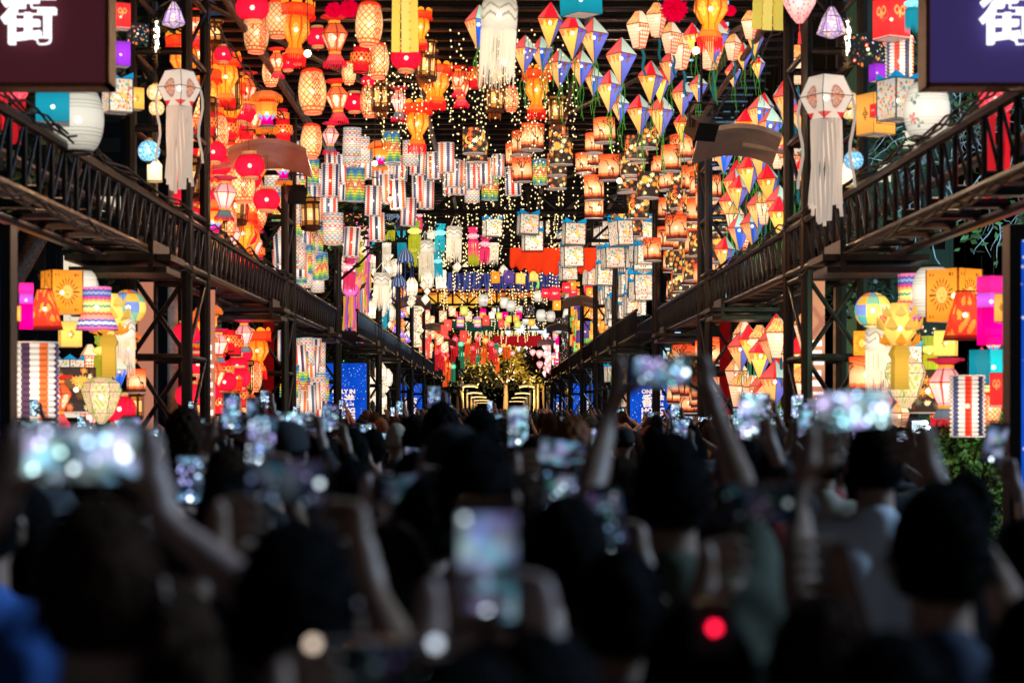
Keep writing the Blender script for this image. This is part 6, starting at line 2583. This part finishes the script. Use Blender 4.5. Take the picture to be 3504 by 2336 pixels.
    for j in range(nv_ + 1):
        pol = PI * .80 * j / nv_
        for i in range(nu_):
            a = 2 * PI * i / nu_
            fx, fy = math.cos(a), math.sin(a)
            front = max(0, fy)
            lim = {'short': .69, 'bald': .58, 'bob': .80, 'long': .80, 'bun': .68, 'curly': .76, 'cap': .56}.get(hair, .8)
            pmax = PI * (lim - .36 * front ** .7)
            pz = pol / (PI * .80) * pmax
            r_ = 1.055 if hair in ('short', 'cap', 'bun') else 1.11
            if hair == 'bald':
                r_ = 1.025
            st = .012 * math.sin(a * 31 + ph[0]) + .016 * math.sin(a * 17 + pz * 5 + ph[1]) + .02 * math.sin(a * 5 + ph[2]) * math.sin(pz * 4 + ph[3]) + rr.uniform(-.014, .014)
            if hair == 'curly':
                st = .06 * math.sin(a * 11 + ph[0]) * math.sin(pz * 9 + ph[4]) + rr.uniform(-.05, .06) + .08
            if hair in ('bald', 'cap'):
                st *= .2
            r_ = r_ + st
            x = math.sin(pz) * fx * .078 * r_
            y = math.sin(pz) * fy * .098 * r_ - .008
            z = math.cos(pz) * .115 * r_ + .022
            drop = 0
            if hair in ('bob', 'long') and fy < .35 and pz > 1.5:
                drop = (pz - 1.5) * (.14 if hair == 'bob' else .40)
                wd = 1 + (pz - 1.5) * .28
                x = fx * .082 * r_ * wd
                y = fy * .095 * r_ * wd - .008 if fy < 0 else y
                z = .03 - drop
            vs.append(tuple(HV(x, y, z)))
    for j in range(nv_):
        for i in range(nu_):
            i2 = (i + 1) % nu_
            fs.append((j * nu_ + i, (j + 1) * nu_ + i, (j + 1) * nu_ + i2, j * nu_ + i2))
    hb.add(vs, fs)
    if hair == 'bun':
        hb.ball(tuple(HV(0, -.10, .09)), .042 * s, 12)
    if hair == 'pony' or hair == 'bun':
        pass
    # stray tufts
    for i in range(240 if hair not in ('bald', 'cap') else 0):
        a, pz = rr.uniform(PI, 2 * PI), rr.uniform(.1, 1.9)
        d = Vector((math.sin(pz) * math.cos(a), math.sin(pz) * math.sin(a), math.cos(pz)))
        p = HV(d.x * .082, d.y * .102 - .008, d.z * .12 + .022)
        hb.tube([p, p + (Hr @ (d * rr.uniform(.006, .024) + Vector((rr.uniform(-.014, .014), 0, -.018)))) * s], [.0035, .0008], 3)
    hairme = hb.mesh('hair', HAIRM[hairc], True)
    out = [('body', body), ('eyes', eyes), ('hair', hairme), ('shirt', shirt), ('trousers', trousers), ('shoes', shoes)]
    if hair == 'cap' or cap:
        kb = MB()
        kb.lathe([(1.0, .0), (.98, .35), (.75, .78), (.4, .95), (.02, 1.0)], 0, 32)
        for i in range(len(kb.v)):
            x, y, z = kb.v[i]
            kb.v[i] = tuple(HV(x * .092, y * .112 - .006, z * .11 + .04))
        b0 = [HV(.07 * math.cos(a), .09 + .085 * math.sin(a), .035 - .02 * math.sin(a)) for a in [PI * q / 10 for q in range(11)]]
        kb.add([tuple(p) for p in b0] + [tuple(p + Vector((0, 0, .008))) for p in b0], [tuple(range(11)), tuple(range(21, 10, -1))] + [(i, i + 11, i + 12, i + 1) for i in range(10)])
        out.append(('cap', kb.mesh('cap', CLOTH['black'], True)))
    return out, arms


def assemble(parts, loc, label, group='people filming in the crowd', rz=0.0):
    t = thing('person', label, 'person', loc, rz, group)
    for nm, me in parts:
        link(nm, me, t)
    return t


for m_ in HAIRM.values():
    m_.node_tree.nodes['Principled BSDF'].inputs['Specular IOR Level'].default_value = .08


# phones ----------------------------------------------------------------
def phone_mat(name, strength, tint, scale=38.0, dark=.25):
    m, nt, out = new_mat(name)
    m.cycles.emission_sampling = 'NONE'
    tc = nt.nodes.new('ShaderNodeTexCoord')
    oi = nt.nodes.new('ShaderNodeObjectInfo')
    ad = nt.nodes.new('ShaderNodeVectorMath')
    ad.operation = 'ADD'
    nt.links.new(tc.outputs['Object'], ad.inputs[0])
    sc = nt.nodes.new('ShaderNodeVectorMath')
    sc.operation = 'SCALE'
    sc.inputs[0].default_value = (3, 5, 7)
    nt.links.new(oi.outputs['Random'], sc.inputs['Scale'])
    nt.links.new(sc.outputs[0], ad.inputs[1])
    vo = nt.nodes.new('ShaderNodeTexVoronoi')
    vo.inputs['Scale'].default_value = scale
    nt.links.new(ad.outputs[0], vo.inputs['Vector'])
    hs = nt.nodes.new('ShaderNodeHueSaturation')
    hs.inputs['Saturation'].default_value = .8
    hs.inputs['Value'].default_value = 1.3
    nt.links.new(vo.outputs['Color'], hs.inputs['Color'])
    mixc = nt.nodes.new('ShaderNodeMix')
    mixc.data_type = 'RGBA'
    mixc.inputs[0].default_value = .66
    mixc.inputs[7].default_value = (*tint, 1)
    nt.links.new(hs.outputs[0], mixc.inputs[6])
    n2 = nt.nodes.new('ShaderNodeTexNoise')
    n2.inputs['Scale'].default_value = 26
    nt.links.new(ad.outputs[0], n2.inputs['Vector'])
    mr = nt.nodes.new('ShaderNodeMapRange')
    mr.inputs[1].default_value = .40
    mr.inputs[2].default_value = .66
    mr.inputs[3].default_value = dark * .3 * strength
    mr.inputs[4].default_value = strength * 1.0
    nt.links.new(n2.outputs[0], mr.inputs[0])
    # pin-sharp lights of the filmed scene
    v2 = nt.nodes.new('ShaderNodeTexVoronoi')
    v2.inputs['Scale'].default_value = 62
    nt.links.new(ad.outputs[0], v2.inputs['Vector'])
    cs = nt.nodes.new('ShaderNodeSeparateColor')
    nt.links.new(v2.outputs['Color'], cs.inputs[0])
    g1 = nt.nodes.new('ShaderNodeMath')
    g1.operation = 'GREATER_THAN'
    g1.inputs[1].default_value = .5
    nt.links.new(cs.outputs[1], g1.inputs[0])
    g2 = nt.nodes.new('ShaderNodeMath')
    g2.operation = 'LESS_THAN'
    g2.inputs[1].default_value = .24
    nt.links.new(v2.outputs['Distance'], g2.inputs[0])
    g3 = nt.nodes.new('ShaderNodeMath')
    g3.operation = 'MULTIPLY'
    nt.links.new(g1.outputs[0], g3.inputs[0])
    nt.links.new(g2.outputs[0], g3.inputs[1])
    g4 = nt.nodes.new('ShaderNodeMath')
    g4.operation = 'MULTIPLY_ADD'
    g4.inputs[1].default_value = strength * 4.5
    nt.links.new(g3.outputs[0], g4.inputs[0])
    nt.links.new(mr.outputs[0], g4.inputs[2])
    e = nt.nodes.new('ShaderNodeEmission')
    nt.links.new(mixc.outputs[2], e.inputs[0])
    nt.links.new(g4.outputs[0], e.inputs[1])
    nt.links.new(e.outputs[0], out.inputs[0])
    return m


PM = dict(bright=phone_mat('phone_view_bright', 1.25, (.35, .66, 1.0)), mid=phone_mat('phone_view', .62, (.22, .52, 1.0)), dim=phone_mat('phone_view_dim', .12, (.16, .40, .85)), vdim=phone_mat('phone_view_faint', .035, (.2, .4, .7)))
PHONE_MESH = {}
LASTP = [None]


def phone(pos, w_px_Y, mode='mid', landscape=True, roll=0.0, label='', k=1.0, yaw=0.0, body='phone', frac=1.0, glints=()):
    key = (mode, body, frac)
    if key not in PHONE_MESH:
        a = MB()
        prof = []
        hw, hh, r = .0775, .0375, .009
        n = 4
        for cx, cz, a0 in ((hw - r, hh - r, 0), (-hw + r, hh - r, PI / 2), (-hw + r, -hh + r, PI), (hw - r, -hh + r, 1.5 * PI)):
            for q in range(n + 1):
                t = a0 + PI / 2 * q / n
                prof.append((cx + r * math.cos(t), cz + r * math.sin(t)))
        m = len(prof)
        a.add([(x, -.0045, z) for x, z in prof] + [(x, .0045, z) for x, z in prof], [tuple(range(m)), tuple(range(2 * m - 1, m - 1, -1))] + [(i, i + m, (i + 1) % m + m, (i + 1) % m) for i in range(m)])
        s_ = MB()
        hw2 = (hw - .004) * frac
        s_.add([(x, -.0053, z) for x, z in ((-hw2, -hh + .003), (hw2, -hh + .003), (hw2, hh - .003), (-hw2, hh - .003))], [(0, 1, 2, 3)])
        c_ = MB()
        for zz in (-.012, .014):
            c_.tube([(-.058, .0045, zz), (-.058, .008, zz)], .010, 10)
        c_.tube([(-.036, .0045, .0), (-.036, .008, .0)], .010, 10)
        b_ = MB()
        b_.tube([(.057, -.0055, 0), (.057, -.006, 0)], .006, 12)
        PHONE_MESH[key] = [('case', a.mesh('case', M[body])), ('screen', s_.mesh('screen', PM[mode])), ('camera_lens', c_.mesh('camera_lens', M['darkglass'])), ('shutter_button', b_.mesh('shutter_button', emit('shutter_' + mode + body, (.75, .9, 1), {'bright': 5, 'mid': 6, 'dim': 2, 'vdim': .4}[mode])))]
    t = thing('phone', label, 'phone', pos, yaw, 'phones held up to film the lanterns')
    t.rotation_euler = (0, roll if landscape else PI / 2 + roll, yaw)
    t.scale = (k, k, k)
    for nm, me in PHONE_MESH[key]:
        link(nm, me, t)
    LASTP[0] = t
    return t


DS = 3504 / 2352.0


def PD(x, y, Y):
    return P(x * DS, y * DS, Y)


# (head x, head top y, Y, dict(style), phone or None).  phone = (cx, cy, Y, landscape, mode, roll, hands)
FG = [
    ((262, 1205, 2.75), dict(hair='short', hairc='brown', top='black', sleeve=.5), (188, 1045, 2.98, 1, 'bright', 0, 'both'), 'person with round dark brown hair at the lower left holding the brightest phone'),
    ((702, 1252, 2.75), dict(hair='short', top='black', skin=1), (657, 1108, 3.35, 1, 'dim', .02, 'both'), 'big dark head left of centre, phone held sideways above it'),
    ((1095, 1040, 4.3), dict(hair='short', top='black'), None, 'dark haired person behind the upright phone in the middle'),
    ((1300, 1185, 4.1), dict(hair='long', top='black', cap=False), (1282, 1152, 4.55, 0, 'mid', .12, 'right'), 'long haired person right of centre filming with an upright phone'),
    ((1535, 1035, 4.4), dict(hair='short', top='olive', sleeve=.6), (1520, 856, 4.75, 1, 'mid', -.02, 'both'), 'tall person in an olive top raising a phone high in front of the right screen'),
    ((2130, 1155, 3.45), dict(hair='short', top='navy'), (1960, 940, 3.95, 1, 'bright', -.06, 'both'), 'person with the broad dark head at the lower right, arms raised to a sideways phone'),
    ((1998, 1000, 6.2), dict(hair='short', top='white', skin=2), None, 'person in a white shirt with short black hair, right of the centre'),
    ((1868, 1408, 2.95), dict(hair='short', hairc='brown', top='black'), (1735, 1155, 3.55, 1, 'vdim', 0, 'both'), 'person at the bottom right holding a phone with a dark screen'),
    ((1585, 1432, 3.0), dict(hair='bob', top='black'), None, 'person with bobbed hair at the bottom, right of the middle'),
    ((1075, 1560, 2.0), dict(hair='short', top='black'), (1120, 1300, 2.42, 0, 'mid', 0, 'both'), 'person at the bottom centre holding a phone upright in both hands'),
    ((885, 1640, 1.75), dict(hair='short', top='grey'), (862, 1545, 2.25, 1, 'vdim', 0, 'both'), 'person at the bottom edge with a pale phone'),
    ((435, 1215, 5.2), dict(hair='short', top='black'), (437, 1100, 5.8, 0, 'mid', 0, 'right'), 'person left of centre holding an upright phone with a blue screen'),
    ((662, 992, 8.2), dict(hair='cap', top='black'), (678, 965, 8.7, 1, 'bright', 0, 'both'), 'person in a black cap raising a phone in both hands before the left screen'),
    ((535, 1050, 7.2), dict(hair='short', hairc='brown', top='black'), (532, 945, 7.6, 0, 'mid', 0, 'both'), 'person reaching an upright phone high at the left'),
    ((430, 962, 10.0), dict(hair='curly', hairc='brown', top='grey'), (440, 968, 10.6, 1, 'mid', .35, 'both'), 'person with brown curly hair holding a tilted phone at the left'),
    ((1105, 962, 8.6), dict(hair='short', top='black'), None, 'person with black hair just left of the bright upright phone'),
    ((1015, 952, 10.4), dict(hair='curly', hairc='black', top='cream'), None, 'person with full dark hair left of centre'),
    ((1240, 1030, 6.6), dict(hair='bob', top='black'), (1190, 980, 7.6, 0, 'bright', 0, 'right'), 'person with a dark bob behind the bright upright phone at the centre'),
    ((1310, 990, 8.4), dict(hair='curly', hairc='ginger', top='black'), None, 'person with ginger curly hair right of centre'),
    ((1420, 1080, 6.4), dict(hair='long', hairc='brown', top='black'), (1372, 1033, 7.6, 0, 'bright', .2, 'right'), 'person with brown hair filming with a tilted upright phone'),
    ((1690, 1010, 7.2), dict(hair='short', top='black'), (1720, 955, 6.6, 0, 'bright', .05, 'right'), 'person beside the right tower with an upright phone'),
    ((2205, 1110, 6.5), dict(hair='bun', top='black'), (2285, 1018, 7.0, 0, 'mid', .22, 'right'), 'person near the right edge holding up a tilted phone'),
    ((80, 1150, 5.6), dict(hair='bob', top='black'), (70, 1220, 6.0, 1, 'mid', .22, 'both'), 'person at the left edge bending to a tilted phone'),
    ((912, 984, 14.0), dict(hair='bald', hairc='blond', top='grey', skin=2), None, 'person with cropped bleached hair left of centre'),
    ((950, 968, 15.0), dict(hair='short', top='black', yaw=-1.2), None, 'person in profile beside the bleached head'),
    ((815, 1000, 10.8), dict(hair='short', top='black'), (812, 1003, 11.3, 0, 'dim', .05, 'right'), 'person before the left screen holding a small upright phone'),
    ((955, 1062, 7.6), dict(hair='long', top='black'), (957, 1044, 10.8, 1, 'mid', .1, None), 'long haired person under a sideways phone left of centre'),
    ((1045, 1012, 6.2), dict(hair='cap', top='black', yaw=.2), (1047, 1057, 6.4, 1, 'bright', .03, 'left'), 'person in a dark cap with a bright phone at its brim'),
    ((820, 1085, 6.4), dict(hair='short', top='black'), None, 'dark haired person between the left phones'),
    ((1770, 1062, 6.8), dict(hair='short', hairc='brown', top='red'), None, 'brown haired person between the two right phones'),
    ((2330, 1225, 4.4), dict(hair='short', top='navy'), None, 'person cut by the right edge'),
    ((-6, 1115, 4.5), dict(hair='short', top='blue', skin=1), None, 'person in a blue shirt at the bottom left corner'),
    ((540, 1130, 5.0), dict(hair='bob', top='black'), None, 'dark haired person left of the big sideways phone'),
    ((2352, 1400, 3.2), dict(hair='short', top='navy'), None, 'person in navy at the bottom right corner'),
    ((905, 1240, 4.4), dict(hair='bob', top='red', hairc='brown'), None, 'person in dark red between the two lower phones'),
    ((400, 1380, 2.9), dict(hair='bob', top='black', hairc='brown'), None, 'person in black beside the round brown head'),
    ((1240, 1500, 2.5), dict(hair='long', top='black'), None, 'long haired person at the bottom beside the upright phone'),
    ((2010, 1500, 2.5), dict(hair='short', top='olive'), None, 'person in olive at the bottom right'),
    ((560, 1120, 4.9), dict(hair='bun', top='black'), (600, 1010, 5.4, 0, 'mid', .1, 'right'), 'person with a bun lifting an upright phone left of centre'),
    ((985, 1130, 4.9), dict(hair='short', top='grey'), (930, 1120, 5.3, 1, 'dim', -.1, 'both'), 'person in grey holding a dim sideways phone left of the middle'),
    ((1190, 1120, 5.1), dict(hair='short', hairc='brown', top='cream'), (1290, 1040, 5.6, 1, 'mid', .15, 'both'), 'person in a cream top with a sideways phone right of the middle'),
    ((1420, 1300, 3.6), dict(hair='bun', top='black'), (1395, 1200, 4.0, 0, 'dim', -.15, 'both'), 'person with a bun holding a dim upright phone before the tall figure'),
    ((330, 1060, 6.6), dict(hair='short', top='black'), (300, 1000, 7.2, 0, 'mid', 0, 'right'), 'person at the left raising an upright phone before the lower lanterns'),
    ((1880, 1010, 8.6), dict(hair='short', top='cream'), (1850, 965, 9.0, 0, 'bright', 0, 'both'), 'person in cream holding a phone upright beside the first right tower'),
    ((740, 1010, 9.4), dict(hair='short', top='black'), (760, 960, 9.9, 0, 'mid', 0, 'right'), 'person with an arm straight up before the left blue screen'),
    ((1150, 985, 11.5), dict(hair='curly', hairc='brown', top='navy'), (1130, 965, 12, 1, 'mid', 0, 'both'), 'brown curly haired person with a sideways phone near the centre'),
]
TAKEN = []
for i, ((hx, hy, Y), st, ph, lab) in enumerate(FG):
    head = PD(hx, hy, Y)
    Hh = min(1.92, max(1.45, head.z))
    x = head.x
    if head.z < 1.45:
        Hh = 1.5
    TAKEN.append((x, Y))
    targets = {}
    if ph:
        pc = PD(ph[0], ph[1], ph[2])
        land = ph[3]
        hw = .0775 if land else .040
        sg = {'both': (-1, 1), 'right': (1,), 'left': (-1,), None: ()}[ph[6]]
        for sx in sg:
            dz = 0 if land else -.045
            g = Vector((pc.x + sx * hw * math.cos(ph[5]), pc.y, pc.z + dz - sx * (hw if land else 0) * math.sin(ph[5])))
            targets[sx] = (g - Vector((x, Y - .12, 0)), Vector((-sx, 0, 0)))
    parts, arms = person_parts(Hh, targets, voxel=.014 if Y < 8 else .02, hair=st['hair'], hairc=st.get('hairc', 'black'), top=st['top'], skin=st.get('skin', i % 3), shirt_sleeve=st.get('sleeve', .5 if i % 4 else 1.4), head_yaw=st.get('yaw', rnd.uniform(-.25, .25)), head_tilt=.12 if ph else rnd.uniform(-.05, .1))
    assemble(parts, (x, Y - .12, 0), lab)
    if ph:
        phone(pc, None, ph[4], bool(land), ph[5], f"{'sideways' if land else 'upright'} phone held by the {' '.join(lab.split()[:10])}", k=1.14 if i == 0 else 1.0, body='phonew' if 'pale phone' in lab else 'phone', frac=.86 if ph[4] != 'bright' else 1.0)

        if 'pale phone' in lab:
            for q, dx in enumerate((-.07, .068)):  # glints put on as small glowing discs
                mb = MB()
                mb.tube([(dx, -.0056, .034), (dx, -.0062, .034)], .0065, 12)
                mb.build('corner_glint', emit('corner_glint%d' % q, (1, .78, .62) if q == 0 else (.75, .85, 1), 1.8), LASTP[0])

# record light glowing red near the bottom right
t = thing('record_light', 'small red glowing camera light near the bottom right hands', 'light', PD(1640, 1440, 2.6))
mb = MB()
mb.box((0, .012, 0), (.05, .02, .07))
mb.build('housing', M['black'], t)
mb = MB()
mb.ball((0, -.006, 0), .006, 10)
mb.build('red_lamp', emit('record_red', (1, .01, .05), 6), t)

# middle crowd: copies of a dozen builds ----------------------------------
PROTOS = []
rr = random.Random(99)
spec = [('short', 'black', 'black', None), ('bob', 'black', 'navy', None), ('long', 'brown', 'cream', None), ('curly', 'brown', 'grey', None), ('cap', 'black', 'black', None), ('bun', 'black', 'white', None), ('short', 'brown', 'olive', 'both'), ('short', 'black', 'red', 'right'), ('long', 'black', 'black', 'both'), ('bob', 'ginger', 'black', 'right'), ('bald', 'black', 'grey', 'both'), ('short', 'black', 'blue', None)]
for i, (ha, hc, tp, ph) in enumerate(spec):
    targets = {}
    if ph:
        zc = 1.86 if ph == 'right' else 1.74
        xc = .14 if ph == 'right' else .0
        for sx in ((-1, 1) if ph == 'both' else (1,)):
            hw = .0775 if ph == 'both' else .04
            targets[sx] = (Vector((xc + sx * hw, .36, zc)), Vector((-sx, 0, 0)))
    parts, _ = person_parts(1.70, targets, voxel=.024, hair=ha, hairc=hc, top=tp, skin=i % 3, head_yaw=rr.uniform(-.4, .4), head_tilt=.1)
    PROTOS.append((parts, ph, ha, hc, tp))
HN = dict(short='short hair', bob='bobbed hair', long='long hair', curly='curly hair', cap='a cap', bun='a hair bun', bald='a shaved head')
MID, MIDP = [], []
cnt = 0
tries = 0
grid = list(TAKEN)
while cnt < 235 and tries < 9000:
    tries += 1
    Y = 7.2 + 30 * rr.random() ** 1.15
    x = rr.uniform(-min(6.2, .27 * Y + .3), min(6.2, (.20 if Y < 26 else .27) * Y + .1))
    if any(math.hypot(x - a, (Y - .0 - b)) < (.44 if Y > 9 else .5) for a, b in grid):
        continue
    if any(abs(abs(x) - X - DW / 2) < .6 and y0 - .3 < Y < y1 + .3 for y0, y1, X in TOWERS):
        continue
    grid.append((x, Y))
    q = rr.choice([6, 7, 8, 9, 10, 6, 7]) if rr.random() < (.5 if Y < 18 else .3) and Y > 8.5 else rr.choice([0, 1, 2, 3, 5, 11, 0, 4])
    parts, ph, ha, hc, tp = PROTOS[q]
    s = rr.gauss(.985, .035)
    s = min(1.06, max(.90, s))
    t = thing('person', '', 'person', (x, Y, 0), rr.uniform(-.35, .35), 'people standing in the crowd')
    t.scale = (s, s, s)
    for nm, me in parts:
        link(nm, me, t)
    cnt += 1
    MID.append((Y, x, t, f"{tp} topped person with {hc + ' ' if ha not in ('cap', 'bald') else ''}{HN[ha]}"))
    if ph:
        zc = 1.86 if ph == 'right' else 1.74
        xc = .14 if ph == 'right' else .0
        pl = Matrix.Rotation(t.rotation_euler[2], 4, 'Z') @ Vector((xc * s, .36 * s, zc * s))
        MIDP.append((Y, x, phone(pl + Vector((x, Y, 0)), None, rr.choice(['bright', 'mid', 'bright']), ph == 'both', 0, '', yaw=t.rotation_euler[2]), f"{'sideways' if ph == 'both' else 'upright'} phone glowing"))

for lst, txt in ((MID, '{}, {} from left in the {} crowd row'), (MIDP, '{}, {} from left above the {} crowd row')):
    bands = {}
    for e in lst:
        bands.setdefault(int((e[0] - 7.2) / 1.3), []).append(e)
    for bi, k in enumerate(sorted(bands)):
        for ri, e in enumerate(sorted(bands[k], key=lambda q: q[1])):
            e[2]['label'] = txt.format(e[3], ordinal(ri), ordinal(bi))
# far crowd: heads and shoulders that read as one mass
mb = MB()
for i in range(900):
    Y = 37.5 + 90 * rr.random()
    x = rr.uniform(-6, 6)
    h = rr.gauss(1.66, .07)
    mb.col = rr.choice([(.01, .008, .007), (.012, .01, .01), (.04, .02, .01), (.02, .015, .01)])
    mb.ball((x, Y, h - .11), .1, 8, (.85, 1, 1.15))
    mb.col = rr.choice([(.015, .015, .02), (.02, .03, .06), (.3, .28, .25), (.15, .03, .02), (.05, .05, .05)])
    mb.tube([(x, Y, 0), (x, Y, .9), (x, Y, 1.2), (x, Y, h - .30), (x, Y, h - .2)], [.14, .17, .21, .20, .06], 8)
    if i % 7 == 0:
        mb.col = (.4, .22, .15)
        mb.tube([(x + .18, Y, 1.35), (x + .24, Y + .1, 1.55), (x + .08, Y + .2, 1.85)], [.045, .04, .03], 6)
o = mb.build('crowd', pbr('crowd_cloth', (1, 1, 1), .8, 0, .2, 5, 0, True), None, smooth=True, kind='stuff')
o['label'] = 'distant crowd of heads filling the far street'

bpy.data.scenes.remove(BENCH)
